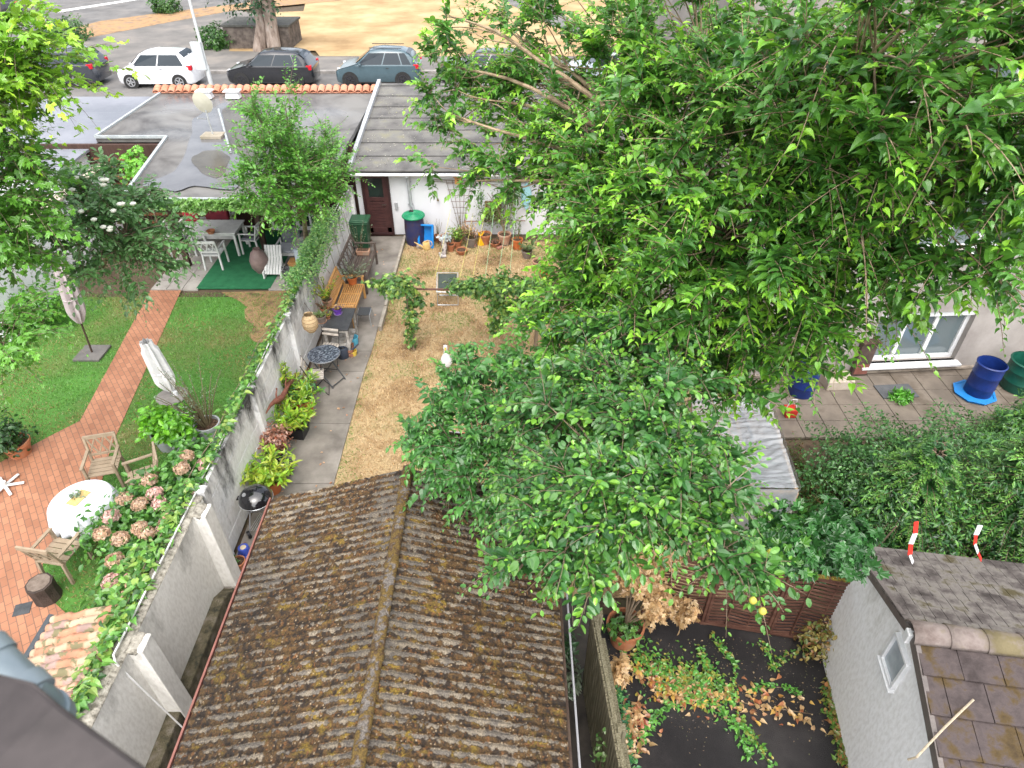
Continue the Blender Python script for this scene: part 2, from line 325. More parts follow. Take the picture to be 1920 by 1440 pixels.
sheet('brick_path', [tuple(P(x, y))[:2] for x, y in ((282, 545), (340, 545), (210, 835), (192, 900), (120, 1000), (82, 1050), (75, 1105), (140, 1165), (150, 1250), (60, 1560), (-600, 1560), (-700, 1000), (0, 868), (100, 815), (150, 790))], .012, bk)
slabm = mat('paving_slabs', (.24, .22, .2), (.36, .34, .31), scale=2, wet=.2)
def slabs(name, x0, x1, y0, y1, s, m, z=.03, skip=None):
    mb = MB(); nx, ny = max(1, round((x1-x0)/s)), max(1, round((y1-y0)/s))
    for i in range(nx):
        for j in range(ny):
            if skip and skip(i, j): continue
            dx, dy = (x1-x0)/nx, (y1-y0)/ny; mb.box((x0+(i+.5)*dx, y0+(j+.5)*dy, z-.03), (dx-.012, dy-.012, .06))
    return tag(mb.build(name, m, bevel=.004, seg=1), kind='structure')
slabs('stone_paving', P(282, 545).x, P(372, 543).x, 15.95, 19.9, .5, slabm)
slabs('slab_paving', P(505, 541).x, WX-.1, 15.95, 19.9, .42, slabm)
tag(MB().box(((P(368, 543).x+P(507, 543).x)/2, 17.8, .02), (P(507, 543).x-P(368, 543).x, 3.6, .03)).build('carpet', mat('green_carpet', (.012, .11, .045), (.02, .15, .06), rough=1, bscale=300)), 'dark green outdoor carpet under the white dining set', 'carpet')
# right: yard and terrace
court = mat('courtyard_asphalt', (.009, .008, .009), (.015, .0135, .0145), (.035, .031, .031), scale=1.0, detail=12, rough=.85, bscale=120, bump=.5, wet=.3)
sheet('courtyard', [(1.2, -4), (5.2, -4), (5.2, 6.0), (1.2, 6.0)], 0, court)
terr = mat('terrace_slabs', (.1, .08, .06), (.19, .16, .13), (.13, .11, .09), scale=1.2, wet=.2)
slabs('terrace', 4.9, 16.5, 10.0, 12.6, .52, terr, z=.05)

# ================================================================ MIDDLE GARAGE
tar = mat('tar_roof', (.06, .058, .055), (.115, .11, .104), (.165, .16, .145), (.2, .19, .12), scale=1.4, detail=14, rough=.75, bscale=60, bump=.4, wet=.3, lo=.3, hi=.72)
wht = mat('whitewash', (.5, .5, .52), (.7, .71, .74), (.76, .77, .8), scale=.9, detail=10, rough=.85, bscale=40, bump=.25, lo=.2, hi=.5)
ga = T('garage', 'long white garage with a gently sloping tar roof behind the dry lawn', 'garage', (0, 19.4, 0))
X0, X1 = WX+.02, 6.6
DL, DR = PY(674, 321, 19.4).x, PY(741, 440, 19.4).x
w_ = MB(); w_.box(((X0+DL)/2+.001, .1, 1.02), (DL-X0, .2, 2.04)); w_.box(((DR+X1)/2, .1, 1.02), (X1-DR, .2, 2.04)); w_.box(((DL+DR)/2, .1, 2.03), (DR-DL, .2, .09))
w_.box((X0+.1, 3, 1.1), (.19, 5.6, 2.2)); w_.box((X1-.1, 3, 1.1), (.2, 5.6, 2.2)); w_.box(((X0+X1)/2, 5.9, 1.4), (X1-X0, .2, 2.75))
w_.build('wall', wht, ga)
def grid_roof(name, x0, x1, y0, y1, z0, z1, nx, ny, m, parent, amp=.012, seams=None, t=.07):
    x = np.linspace(x0, x1, nx); y = np.linspace(y0, y1, ny); X, Y = np.meshgrid(x, y, indexing='ij')
    Z = z0+(z1-z0)*(Y-y0)/(y1-y0)+amp*(fbm(X*.8, Y*.8, 5)-.5)*2
    if seams: Z += .008*(((Y-y0)/seams) % 1)
    V = np.stack([X, Y, Z], -1).reshape(-1, 3); I = np.arange(nx*ny).reshape(nx, ny)
    F = np.stack([I[:-1, :-1], I[1:, :-1], I[1:, 1:], I[:-1, 1:]], -1).reshape(-1, 4)
    o = mesh_np(name, V, F, m, parent)
    s = o.modifiers.new('solid', 'SOLIDIFY'); s.thickness = t; s.offset = -1
    return o
grid_roof('roof', X0-.02, X1+.1, -.28, 6.0, 2.13, 2.95, 60, 180, tar, ga, amp=.01, seams=.86)
whitem = mat('painted_white', (.6, .61, .62), (.74, .75, .76), scale=4, rough=.5, bump=.05)
blk = mat('black_rubber', (.02, .02, .022), rough=.6, bump=.1)
sm = MB()
for k in range(1, 8): sm.slab([(X0, -.28+k*.86-.02, 2.145+k*.86*.1306), (X1, -.28+k*.86-.02, 2.145+k*.86*.1306), (X1, -.28+k*.86+.012, 2.153+k*.86*.1306), (X0, -.28+k*.86+.012, 2.153+k*.86*.1306)], .012)
sm.build('roof_seam', mat('tar_seam', (.02, .02, .02), (.06, .058, .055), scale=4), ga)
rs = np.random.RandomState(2); n = 2600; xr = rs.uniform(X0, X1, n); yr = rs.uniform(-.2, 5.9, n); kk = (fbm(xr*1.1, yr*1.1, 3)+.3*rs.rand(n)) > .55; xr, yr = xr[kk], yr[kk]; n = len(xr)
leaf_mesh('roof_litter', np.stack([xr, yr, 2.135+(yr+.28)*.1306+.018], -1), rs.randn(n, 3)*np.array((1, 1, .05)), np.array((0, 0, 1.))+rs.randn(n, 3)*.15, .02+.045*rs.rand(n), 'diamond', palette(rs, n, [(.4, .38, .3), (.3, .3, .12), (.05, .04, .03), (.45, .42, .36)]), leafmat('leaf_matt'), ga)
MB().box(((X0+X1)/2, -.29, 2.03), (X1-X0+.1, .03, .12)).build('fascia', blk, ga)
g_ = MB(); g_.tube([(X0-.05, -.34, 2.03), (X1, -.34, 2.0)], .045, 10); g_.build('gutter', whitem, ga, smooth=True)
zinc = mat('zinc', (.4, .42, .44), (.55, .57, .6), rough=.45, metal=.3, bump=.05)
dp = T('tmp', '', '', (0, 0, 0)); bpy.data.objects.remove(dp)
px = PY(765, 335, 19.3).x
d_ = MB(); d_.tube([(px, -.33, 2.0), (px, -.1, 1.86), (px, -.08, 1.0), (px+.06, -.08, .95), (px+.08, -.1, .8)], .05, 12)
do = d_.build('downpipe', zinc, ga, smooth=True); [MB().box((px, -.07, z_), (.16, .05, .035)).build('clamp', zinc, do) for z_ in (1.72, 1.02)]
# door
maroon = mat('maroon_paint', (.055, .022, .022), (.085, .035, .032), scale=6, rough=.5, bump=.1)
maroond = mat('maroon_dark', (.035, .015, .015), (.05, .02, .02), rough=.55)
dx0, dx1 = DL+.04, DR-.06; dc = (dx0+dx1)/2; dw = dx1-dx0
f_ = MB(); f_.box((DL+.035, -.03, 1.0), (.07, .1, 2.0)); f_.box((DR-.035, -.03, 1.0), (.07, .1, 2.0)); f_.box((dc, -.03, 1.95), (dw, .1, .08)); f_.box((dc, -.03, .04), (dw, .12, .08))
f_.build('door_frame', maroond, ga, bevel=.006)
D_ = MB(); D_.box((dc, .0, .16), (dw-.02, .05, .17)); D_.box((dx0+.08, .0, 1.0), (.13, .05, 1.84)); D_.box((dx1-.08, .0, 1.0), (.13, .05, 1.84)); D_.box((dc, 0, 1.87), (dw-.28, .05, .12)); D_.box((dc, 0, 1.16), (dw-.28, .05, .12))
for k in range(9): D_.box((dc, 0, .29+k*.093), (dw-.28, .036, .084))
dr = D_.build('door', maroon, ga, bevel=.004)
glassd = mat('dark_glass', (.02, .028, .026), rough=.06, spec=.8, bump=0)
MB().box((dc, .0, 1.515), (dw-.28, .012, .59)).build('pane', glassd, dr)
hm = mat('chrome', (.7, .7, .7), rough=.25, metal=1, bump=0)
MB().bar((dx1-.1, -.07, 1.0), (dx1-.22, -.07, 1.0), .02).bar((dx1-.1, -.07, 1.0), (dx1-.1, -.02, 1.0), .02).build('handle', hm, dr)
trim = MB(); trim.slab([(X0-.12, -.3, 2.27), (X0+.0, -.3, 2.27), (X0+.0, 6.0, 3.09), (X0-.12, 6.0, 3.09)], .16); trim.build('roof_edge_trim', zinc, ga, bevel=.01)
v_ = PY(910, 338, 19.35); MB().box((v_.x, -.005, v_.z), (.28, .02, .09)).build('air_vent', maroond, ga)
for z in (.95,): MB().box((DR+.14, -.03, z), (.09, .06, .2)).build('switch_box', mat('grey_plastic', (.35, .36, .37)), ga, bevel=.005)
# things hung on the garage wall
YW = 19.36
# ================================================================ STREET-SIDE COPING WITH ORANGE TILES, LEFT GARAGES
clay = mat('clay_tile', (.42, .17, .1), (.55, .24, .15), (.5, .26, .18), scale=3, rough=.8, bump=.3)
xa, xb = PY(287, 168, 25.1).x, PY(708, 164, 25.2).x
cw = T('tiled_wall', 'low rendered wall capped with a wavy row of orange clay tiles beside the street', 'wall', ((xa+xb)/2, 25.25, 0))
MB().box((0, 0, 1.36), (xb-xa, .2, 2.72)).build('wall_body', mat('grey_render', (.3, .29, .28), (.42, .41, .4)), cw)
tl = MB(); hw = (xb-xa)/2; N = 30
for k in range(N):
    x = -hw+(k+.5)*2*hw/N; r = hw/N*.62
    ring = []
    for y in (-.28, .0, .28):
        zc = 2.86 if y == 0 else 2.74
        ring.append([(x+r*1.25*math.cos(t), y, zc+r*.95*math.sin(t)+.0) for t in np.linspace(0, math.pi, 8)])
    vs = [p for q in ring for p in q]; fs = [(a*8+i, a*8+i+1, a*8+9+i, a*8+8+i) for a in range(2) for i in range(7)]
    tl.add(vs, fs)
tl.box((0, 0, 2.74), (2*hw, .5, .04))
o = tl.build('tile_coping', clay, cw, smooth=True); s = o.modifiers.new('solid', 'SOLIDIFY'); s.thickness = .02
flat = mat('flat_roof', (.06, .055, .052), (.11, .105, .1), (.155, .15, .142), (.185, .18, .17), scale=.55, detail=9, rough=.7, wet=.55, bscale=40, bump=.15, lo=.34, hi=.6, dist=.6)
lg = T('terrace_roof', 'flat grey tar roof with rain puddles over the neighbour terrace', 'roof', (WX, 20, 0))
def W(x, y, z): return (x-WX, y-20, z)
XL = -12.45
xn = P(300, 268, 2.7).x
top = [W(XL, 25.1, 2.7), W(XL, 20.3, 2.7), W(xn, 20.3, 2.7), W(P(232, 372, 2.65).x, 15.75, 2.66), W(WX-.15, 15.75, 2.66), W(WX-.15, 25.1, 2.7)]
MB().slab(top, .14).build('roof_deck', flat, lg)
wt = MB()
def edge(a, b, w=.12, h=.07): wt.bar(Vector(a)+Vector((0, 0, .02)), Vector(b)+Vector((0, 0, .02)), w*.7, h)
for a, b in ((0, 1), (1, 2), (2, 3), (3, 4)): edge(top[a], top[b])
wt.build('edge_trim', mat('pale_trim', (.3, .33, .34), (.4, .43, .44), rough=.5), lg)
pud = mat('roof_patch', (.085, .085, .09), (.15, .15, .155), scale=.8, rough=.12, bump=0, spec=.6)
moss_p = mat('puddle_mud', (.04, .03, .015), (.085, .075, .055), scale=1.2, rough=.25, bump=.1, spec=.6)
def blob(pts, z, nm, m, par, off):
    c = [P(x, y, z) for x, y in pts]; n = len(c); v = []
    for i in range(n):
        for t in np.linspace(0, 1, 6, endpoint=False):
            a, b, c_, d = c[i-1], c[i], c[(i+1) % n], c[(i+2) % n]
            jt = 1+.0*t; v.append(.5*((2*b)+(c_-a)*t+(2*a-5*b+4*c_-d)*t*t+(3*b-a-3*c_+d)*t**3))
    cxy = sum((p.x for p in v))/len(v), sum((p.y for p in v))/len(v); jr = [1+.3*(vn(np.array([k_*.45]), np.array([z*90]), 5)[0]-.5) for k_ in range(len(v))]; jr = [(a+b)/2 for a, b in zip(jr, jr[1:]+jr[:1])]
    mb = MB().add([(cxy[0]+(p.x-cxy[0])*j_-off[0], cxy[1]+(p.y-cxy[1])*j_-off[1], z) for p, j_ in zip(v, jr)], [tuple(range(len(v)))[::-1]]); o = mb.build(nm, m, par)
    if o.data.polygons[0].normal.z < 0: o.data.flip_normals()
blob([(362, 222), (400, 205), (450, 200), (470, 262), (470, 300), (460, 340), (400, 352), (330, 356), (290, 350), (275, 338), (325, 322), (348, 285), (358, 250)], 2.706, 'puddle', pud, lg, (WX, 20))
blob([(416, 205), (450, 188), (500, 190), (520, 230), (480, 300), (440, 290), (425, 250)], 2.712, 'mud_patch', moss_p, lg, (WX, 20))
blob([(362, 292), (395, 283), (430, 292), (425, 318), (395, 335), (370, 318)], 2.712, 'mud_patch', moss_p, lg, (WX, 20))
darkwood = mat('dark_wood', (.035, .02, .013), (.07, .045, .03), scale=8, stretch=(1, 1, .2), rough=.7)
for xq, yq in ((355, 500), (498, 470)):
    q = P(xq, yq); MB().box((q.x-WX, q.y-20, 1.28), (.14, .14, 2.55)).build('post', darkwood, lg)
bw = MB(); bw.box((-5, .0, 1.3), (9.9, .12, 2.6)); bw.build('back_wall', mat('dark_planks', (.04, .02, .014), (.075, .04, .03), scale=5, stretch=(4, 1, .4)), lg)
# white multi-pane window at the terrace back
wi = T('lattice_window', 'white framed window with small panes at the back of the roofed terrace', 'window', (PY(565, 440, 19.0).x, 18.9, 0))
mbw = MB(); W0, W1 = -.75, .8
mbw.box((0, 0, .45), (1.6, .08, .1)); mbw.box((0, 0, 1.9), (1.6, .08, .1))
for x in (-.75, -.37, -.03, .03, .4, .78): mbw.box((x, 0, 1.15), (.05, .07, 1.5))
for z in (.85, 1.2, 1.55): mbw.box((0, 0, z), (1.5, .05, .03))
mbw.build('window_frame', whitem, wi); MB().box((0, .03, 1.15), (1.5, .01, 1.5)).build('pane', glassd, wi)
# far left: blue-grey roof and white garden wall
fl = T('felt_roof', 'blue grey felt roof of the far left garage with a white edge', 'roof', (-16.5, 21.6, 0))
grid_roof('roof_sheet', -6, 3.95, -3.6, 3.6, 2.45, 2.55, 50, 90, mat('blue_felt', (.15, .16, .185), (.2, .21, .24), (.24, .25, .28), scale=.35, rough=.6, wet=.25, bscale=30), fl, amp=.01, seams=.9)
MB().box((-1, 0, 1.2), (9.6, 7, 2.35)).build('wall', wht, fl)
lw = T('garden_wall', 'white rendered boundary wall below the notch in the terrace roof', 'wall', (-12.3, 16.8, 0))
MB().box((0, 0, 1.0), (.22, 6.6, 2.0)).build('wall_body', wht, lw); MB().box((0, 0, 2.03), (.3, 6.7, .06)).build('coping', mat('pale_coping', (.42, .36, .28), (.5, .44, .36)), lw)
# junk corner seen through the notch
jk = T('log_store', 'open timber store with brown boards in the roof notch', 'shelter', ((XL+xn)/2, 19.6, 0))
jm = MB()
for k in range(7): jm.box((-.9+k*.3, .55, 1.15), (.08, .08, 2.3))
for k in range(9): jm.bar((-1.1, .2+.06*(k % 3), .2+k*.25), (1.1, .25, .25+k*.23), .12, .05)
jm.build('frame_boards', mat('rusty_wood', (.1, .04, .02), (.25, .11, .05), scale=4), jk)
# ================================================================ GARDEN WALL OF CONCRETE PANELS
def wallmat(name, base, stain, thr=(.42, .6)):
    m = bpy.data.materials.new(name); m.use_nodes = True; n = m.node_tree.nodes; L = m.node_tree.links; b = n['Principled BSDF']; b.inputs['Roughness'].default_value = .85
    tc = n.new('ShaderNodeTexCoord'); mp = n.new('ShaderNodeMapping'); mp.inputs['Scale'].default_value = (1, 1, .45); L.new(tc.outputs['Object'], mp.inputs[0])
    n1 = n.new('ShaderNodeTexNoise'); n1.inputs['Scale'].default_value = 1.6; n1.inputs['Detail'].default_value = 12; n1.inputs['Roughness'].default_value = .72; L.new(mp.outputs[0], n1.inputs[0])
    sp = n.new('ShaderNodeSeparateXYZ'); L.new(tc.outputs['Object'], sp.inputs[0])
    # algae sits along the top edge: height is where the growth is, not where shade falls
    mr = n.new('ShaderNodeMapRange'); mr.inputs[1].default_value = .7; mr.inputs[2].default_value = 1.75; mr.inputs[3].default_value = -.08; mr.inputs[4].default_value = .17; L.new(sp.outputs[2], mr.inputs[0])
    ad = n.new('ShaderNodeMath'); ad.operation = 'ADD'; L.new(n1.outputs[0], ad.inputs[0]); L.new(mr.outputs[0], ad.inputs[1])
    cr = n.new('ShaderNodeValToRGB'); e = cr.color_ramp.elements; e[0].position = thr[0]; e[0].color = (*base, 1); e[1].position = thr[1]+.08; e[1].color = (*stain, 1)
    q = e.new(thr[1]); q.color = (*[(a+b_)/2.4 for a, b_ in zip(base, stain)], 1); L.new(ad.outputs[0], cr.inputs[0])
    n2 = n.new('ShaderNodeTexNoise'); n2.inputs['Scale'].default_value = 22; n2.inputs['Detail'].default_value = 8; L.new(mp.outputs[0], n2.inputs[0])
    cr2 = n.new('ShaderNodeValToRGB'); cr2.color_ramp.elements[0].position = .35; cr2.color_ramp.elements[0].color = (.8, .79, .77, 1); cr2.color_ramp.elements[1].position = .6
    L.new(n2.outputs[0], cr2.inputs[0]); mx = n.new('ShaderNodeMix'); mx.data_type = 'RGBA'; mx.blend_type = 'MULTIPLY'; mx.inputs[0].default_value = .7
    L.new(cr.outputs[0], mx.inputs[6]); L.new(cr2.outputs[0], mx.inputs[7]); L.new(mx.outputs[2], b.inputs['Base Color'])
    bp = n.new('ShaderNodeBump'); bp.inputs['Strength'].default_value = .25; bp.inputs['Distance'].default_value = .01; L.new(n2.outputs[0], bp.inputs['Height']); L.new(bp.outputs[0], b.inputs['Normal'])
    return m
pw = wallmat('panel_paint', (.8, .8, .8), (.04, .04, .04), (.535, .65))
gap_m = mat('panel_joint', (.02, .02, .02), (.05, .05, .05), scale=8, rough=.95)
bw_ = T('panel_wall', 'long white concrete panel wall with black algae between the two gardens', 'wall', (WX-.03, 6.9, 0))
ysp = [7.0, 9.45, 11.95, 14.2, 16.5, 18.85]
for i, (a, b) in enumerate(zip(ysp, ysp[1:])):
    mb = MB(); rs = random.Random(i)
    for k in range(5):
        z0 = .02+k*.335; split = a+(b-a)*rs.choice((.35, .5, .62)) if k % 2 else None
        segs = [(a, b)] if not split else [(a, split), (split, b)]
        for s0, s1 in segs: mb.box((-.05+rs.uniform(-.004, .004), (s0+s1)/2-6.9, z0+.165), (.06, s1-s0-.016, .315))
    mb.build('panel_bay', pw, bw_)
    MB().box((-.06, (a+b)/2-6.9, .82), (.03, b-a-.05, 1.6)).build('joint_filler', gap_m, bw_)
for i, a in enumerate(ysp):
    MB().box((0, a-6.9, .88), (.13, .15, 1.76)).box((0, a-6.9, 1.77), (.15, .17, .03), top=.7).build('post', pw, bw_, bevel=.008)
cblm = mat('cable_white', (.55, .55, .54), (.68, .68, .66), rough=.5)
cb = MB(); pts = []
for i, (a, b) in enumerate(zip(ysp, ysp[1:])):
    for t in np.linspace(0, 1, 6, endpoint=False): pts.append((-.1+.015*math.sin(i*7+t*5), a+(b-a)*t-6.9, 1.74-.02*math.sin(t*math.pi)))
cb.tube(pts, .011, 6); cb.build('cable', cblm, bw_, smooth=True)
# near rendered wall with buttresses
nw = T('rendered_wall', 'near rendered concrete wall with a rough crumbling top and slanting buttresses', 'wall', (WX-.02, 2, 0))
ren = wallmat('render', (.8, .785, .74), (.28, .27, .24), (.6, .76)); rough = mat('crumbling_top', (.1, .09, .07), (.27, .25, .21), (.36, .34, .29), scale=14, rough=.95, bump=1, bscale=30)
ys = np.linspace(-1.2, 4.85, 120); zs = np.linspace(0, 1, 18)
def rwall(nm, y0, y1, x, th, h, m, par):
    n1, n2 = int((y1-y0)/.05)+2, 26; y = np.linspace(y0, y1, n1); z = np.linspace(0, h, n2); Y, Z = np.meshgrid(y, z, indexing='ij')
    X = x+.012*(fbm(Y*2, Z*2, 3)-.5); I = np.arange(n1*n2).reshape(n1, n2); V = np.stack([X, Y, Z], -1).reshape(-1, 3)
    F = np.stack([I[:-1, :-1], I[1:, :-1], I[1:, 1:], I[:-1, 1:]], -1).reshape(-1, 4); k = len(V)
    V = np.concatenate([V, [(x-.02, y0, 0), (x-.02, y1, 0), (x-.02, y1, h-.02), (x-.02, y0, h-.02)], [(x-th, y0, 0), (x-th, y1, 0), (x-th, y1, h-.02), (x-th, y0, h-.02)]])
    F = np.concatenate([F, [(k+4, k+7, k+6, k+5), (k+0, k+3, k+7, k+4), (k+1, k+5, k+6, k+2)]]); return mesh_np(nm, V, F, m, par, smooth=False)
rwall('wall_face', .28, 4.85, .05, .2, 1.72, ren, nw)
rwall('wall_face', -3.0, .28, .05, .2, 1.72, ren, nw)
def rtop(y0, y1, x0, x1, z, par):
    nx, ny = 10, int((y1-y0)/.04); X, Y = np.meshgrid(np.linspace(x0, x1, nx), np.linspace(y0, y1, ny), indexing='ij')
    Z = z+.06*fbm(X*9, Y*9, 9)-.03*(np.abs(X-(x0+x1)/2)/(x1-x0)*2)**3; X = X+.03*(fbm(X*5+3, Y*7, 4)-.5)
    I = np.arange(nx*ny).reshape(nx, ny); F = np.stack([I[:-1, :-1], I[1:, :-1], I[1:, 1:], I[:-1, 1:]], -1).reshape(-1, 4)
    o = mesh_np('wall_top', np.stack([X, Y, Z], -1).reshape(-1, 3), F, rough, par, smooth=True); s = o.modifiers.new('s', 'SOLIDIFY'); s.thickness = .06; s.offset = -1
rtop(-3.0, 4.9, -.19, .045, 1.70, nw)
for yb in (4.62, 2.5):
    m_ = MB(); x0, x1, xb_ = .03, .22, .25
    v = [(x0, yb-.13, 0), (xb_, yb-.13, 0), (xb_, yb+.13, 0), (x0, yb+.13, 0), (x0, yb-.13, 1.72), (x1, yb-.13, 1.72), (x1, yb+.13, 1.72), (x0, yb+.13, 1.72)]
    m_.add([(a, b-.0, c) for a, b, c in v], [(3, 2, 1, 0), (4, 5, 6, 7), (0, 1, 5, 4), (1, 2, 6, 5), (2, 3, 7, 6), (3, 0, 4, 7)]); bt = m_.build('buttress', ren, nw, bevel=.012)
    rtop(yb-.13, yb+.13, .0, .17, 1.715, bt)
c2 = MB(); c2.tube([(-.07, 4.9, 1.76), (-.07, 2.3, 1.79), (.0, 2.2, 1.79), (.31, 2.2, .1), (.31, -.2, .1)], .014, 6); c2.tube([(-.07, 4.9, 1.76), (-.09, 5.0, 1.76)], .014, 6)
c2.build('cable', cblm, nw, smooth=True)
fm = mat('mossy_footing', (.03, .03, .02), (.1, .085, .05), (.16, .14, .11), scale=7, rough=.95, bump=.9)
MB().box((.14, .9, .12), (.2, 7.2, .24), top=.9).build('footing', fm, nw, bevel=.02)
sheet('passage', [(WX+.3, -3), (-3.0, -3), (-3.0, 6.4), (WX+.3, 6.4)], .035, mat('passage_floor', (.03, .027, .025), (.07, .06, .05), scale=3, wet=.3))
# ================================================================ SHED WITH MOSSY CORRUGATED ROOF
def roofmat():
    m = bpy.data.materials.new('mossy_sheet'); m.use_nodes = True; n = m.node_tree.nodes; L = m.node_tree.links; b = n['Principled BSDF']; b.inputs['Roughness'].default_value = .9
    a = n.new('ShaderNodeAttribute'); a.attribute_name = 'col'; tc = n.new('ShaderNodeTexCoord')
    no = n.new('ShaderNodeTexNoise'); no.inputs['Scale'].default_value = 60; no.inputs['Detail'].default_value = 5; L.new(tc.outputs['Object'], no.inputs[0])
    cr = n.new('ShaderNodeValToRGB'); cr.color_ramp.elements[0].position = .35; cr.color_ramp.elements[0].color = (.55, .52, .5, 1); cr.color_ramp.elements[1].position = .65; cr.color_ramp.elements[1].color = (1.3, 1.25, 1.2, 1)
    L.new(no.outputs[0], cr.inputs[0]); mx = n.new('ShaderNodeMix'); mx.data_type = 'RGBA'; mx.blend_type = 'MULTIPLY'; mx.inputs[0].default_value = 1
    L.new(a.outputs['Color'], mx.inputs[6]); L.new(cr.outputs[0], mx.inputs[7]); L.new(mx.outputs[2], b.inputs['Base Color'])
    bp = n.new('ShaderNodeBump'); bp.inputs['Strength'].default_value = .5; bp.inputs['Distance'].default_value = .01; L.new(no.outputs[0], bp.inputs['Height']); L.new(bp.outputs[0], b.inputs['Normal'])
    return m
RM = roofmat()
SX, SY0, SY1, SZR, SZE, HWL, HWR = -1.37, .9, 6.27, 2.93, 2.36, 1.93, 1.93
sh = T('shed', 'garden shed in front with a mossy corrugated gable roof', 'shed', (SX, 3.5, 0))
def lerp(a, b, t): return a+(b-a)*t
def roofside(sgn, hw, name):
    nu, nv = 260, 1000; u = np.linspace(0, 1, nu); v = np.linspace(SY0, SY1, nv); U, V_ = np.meshgrid(u, v, indexing='ij')
    per = .112; ph = 2*math.pi*V_/per; cor = np.cos(ph)
    xw = sgn*hw*U; lap = np.where(U > .22, -.012, 0.)+0
    base = SZR-(SZR-SZE)*U+.015*cor+lap
    a = fbm(xw*9+20, V_*9, 11); b = fbm(xw*32, V_*32, 12, 3); c = fbm(xw*1.6+5, V_*1.6, 13, 3); d = fbm(xw*70, V_*70, 15, 2)
    k = a*.5+b*.5
    valley = (1-cor)/2
    M = valley*.85+(k-.5)*2.5+(c-.5)*1.1+.1
    M = M+np.where(U < .22, -.1, 0)-np.exp(-((U-.9)/.12)**2)*.0
    moss = np.clip((M-.22)*5, 0, 1)
    h = moss*(.006+.02*np.clip(b, 0, 1)*valley+.014*d)
    # chunky clumps
    Z = base+h; X = xw; Yv = V_
    grey = np.array((.115, .103, .088)); pale = np.array((.2, .172, .13)); dk = np.array((.016, .009, .004)); mb_ = np.array((.075, .042, .012)); yg = np.array((.15, .1, .012)); rust = np.array((.11, .05, .015))
    t = np.clip((fbm(xw*14, V_*14, 21)-.38)*4, 0, 1)[..., None]; sheetc = grey*(1-t)+pale*t
    sheetc = sheetc*np.where(U < .22, .72, 1)[..., None]
    t2 = np.clip((fbm(xw*26, V_*26, 22, 3)-.35)*3.3, 0, 1)[..., None]; mc = dk*(1-t2)+mb_*t2
    ygm = np.clip((fbm(xw*7+9, V_*7, 23)-.6)*6+np.exp(-(U/.13)**2)*.8*(b*2.2-.7)+np.clip((3.2-V_)*.2, 0, .25)+np.exp(-((V_-3.0)/.5)**2-((xw*sgn-.3)/.4)**2)*1.3*(b-.15), 0, 1)[..., None]
    ygm = ygm*np.clip((b-.35)*4, 0, 1)[..., None]; mc = mc*(1-ygm)+yg*ygm
    rm = np.clip((fbm(xw*40, V_*40, 24, 2)-.66)*8, 0, 1)[..., None]; mc = mc*(1-rm)+rust*rm
    bits = (h2(np.floor(xw*75), np.floor(V_*75), 31) > .972)[..., None]; mc = np.where(bits, np.array((.22, .17, .11)), mc)
    col = (sheetc*(1-moss[..., None])+mc*moss[..., None])*(.62+.42*np.clip((fbm(xw*1.1+3, V_*.8, 51, 3)-.25)*2, 0, 1))[..., None]
    I = np.arange(nu*nv).reshape(nu, nv); F = np.stack([I[:-1, :-1], I[1:, :-1], I[1:, 1:], I[:-1, 1:]], -1).reshape(-1, 4)
    if sgn < 0: F = F[:, ::-1]
    o = mesh_np(name, np.stack([X, Yv-3.5, Z], -1).reshape(-1, 3), F, RM, sh, col=col.reshape(-1, 3), smooth=True)
    s = o.modifiers.new('s', 'SOLIDIFY'); s.thickness = .015; s.offset = -1
    return o
roofside(-1, HWL, 'corrugated_sheet'); roofside(1, HWR, 'corrugated_sheet')
# ridge cap
def ridge():
    nv, nu = 700, 22; v = np.linspace(SY0, SY1+.02, nv); u = np.linspace(-1, 1, nu); U, V_ = np.meshgrid(u, v, indexing='ij')
    jl = ((V_-.2)/1.12) % 1; R = .052+.01*(jl < .08); X = U*R*1.35; b = fbm(X*30, V_*30, 41, 3); c = fbm(X*6, V_*6, 42, 3)
    moss = np.clip((b*.9+c*.6+.3*np.abs(U)-.66)*5, 0, 1); Z = SZR+.02+np.sqrt(np.clip(1-U**2, 0, 1))*R*.75+moss*.014
    col = np.array((.12, .11, .1))*(1-moss[..., None])+(np.array((.06, .035, .012))*(b[..., None] < .5)+np.array((.1, .065, .014))*(b[..., None] >= .5))*moss[..., None]
    I = np.arange(nu*nv).reshape(nu, nv); F = np.stack([I[:-1, :-1], I[1:, :-1], I[1:, 1:], I[:-1, 1:]], -1).reshape(-1, 4)
    mesh_np('ridge_cap', np.stack([X, V_-3.5, Z], -1).reshape(-1, 3), F, RM, sh, col=col.reshape(-1, 3), smooth=True)
ridge()
brownp = mat('brown_paint', (.16, .06, .045), (.24, .1, .08), rough=.45, bump=.1)
MB().box((-HWL-.03, .05, SZE-.03), (.022, SY1-SY0+.1, .07)).build('eave_strip', brownp, sh)
MB().tube([(HWR+.1, SY1-3.5-.9, SZE-.02), (HWR+.1, SY0-3.5, SZE-.02)], .012, 6).build('wire', mat('wire_grey', (.35, .35, .36), metal=.5), sh)
MB().box((HWR+.015, .05, SZE-.05), (.03, SY1-SY0+.1, .07)).build('eave_board', darkwood, sh)
MB().box((0, .1, 1.1), (3.3, 4.9, 2.2)).build('wall', mat('shed_boards', (.05, .035, .025), (.09, .06, .04), scale=6, stretch=(3, 3, .4)), sh)
MB().add([(-1.6, 2.52, 2.2), (1.6, 2.52, 2.2), (0, 2.52, 2.85)], [(0, 1, 2)]).build('gable', darkwood, sh)
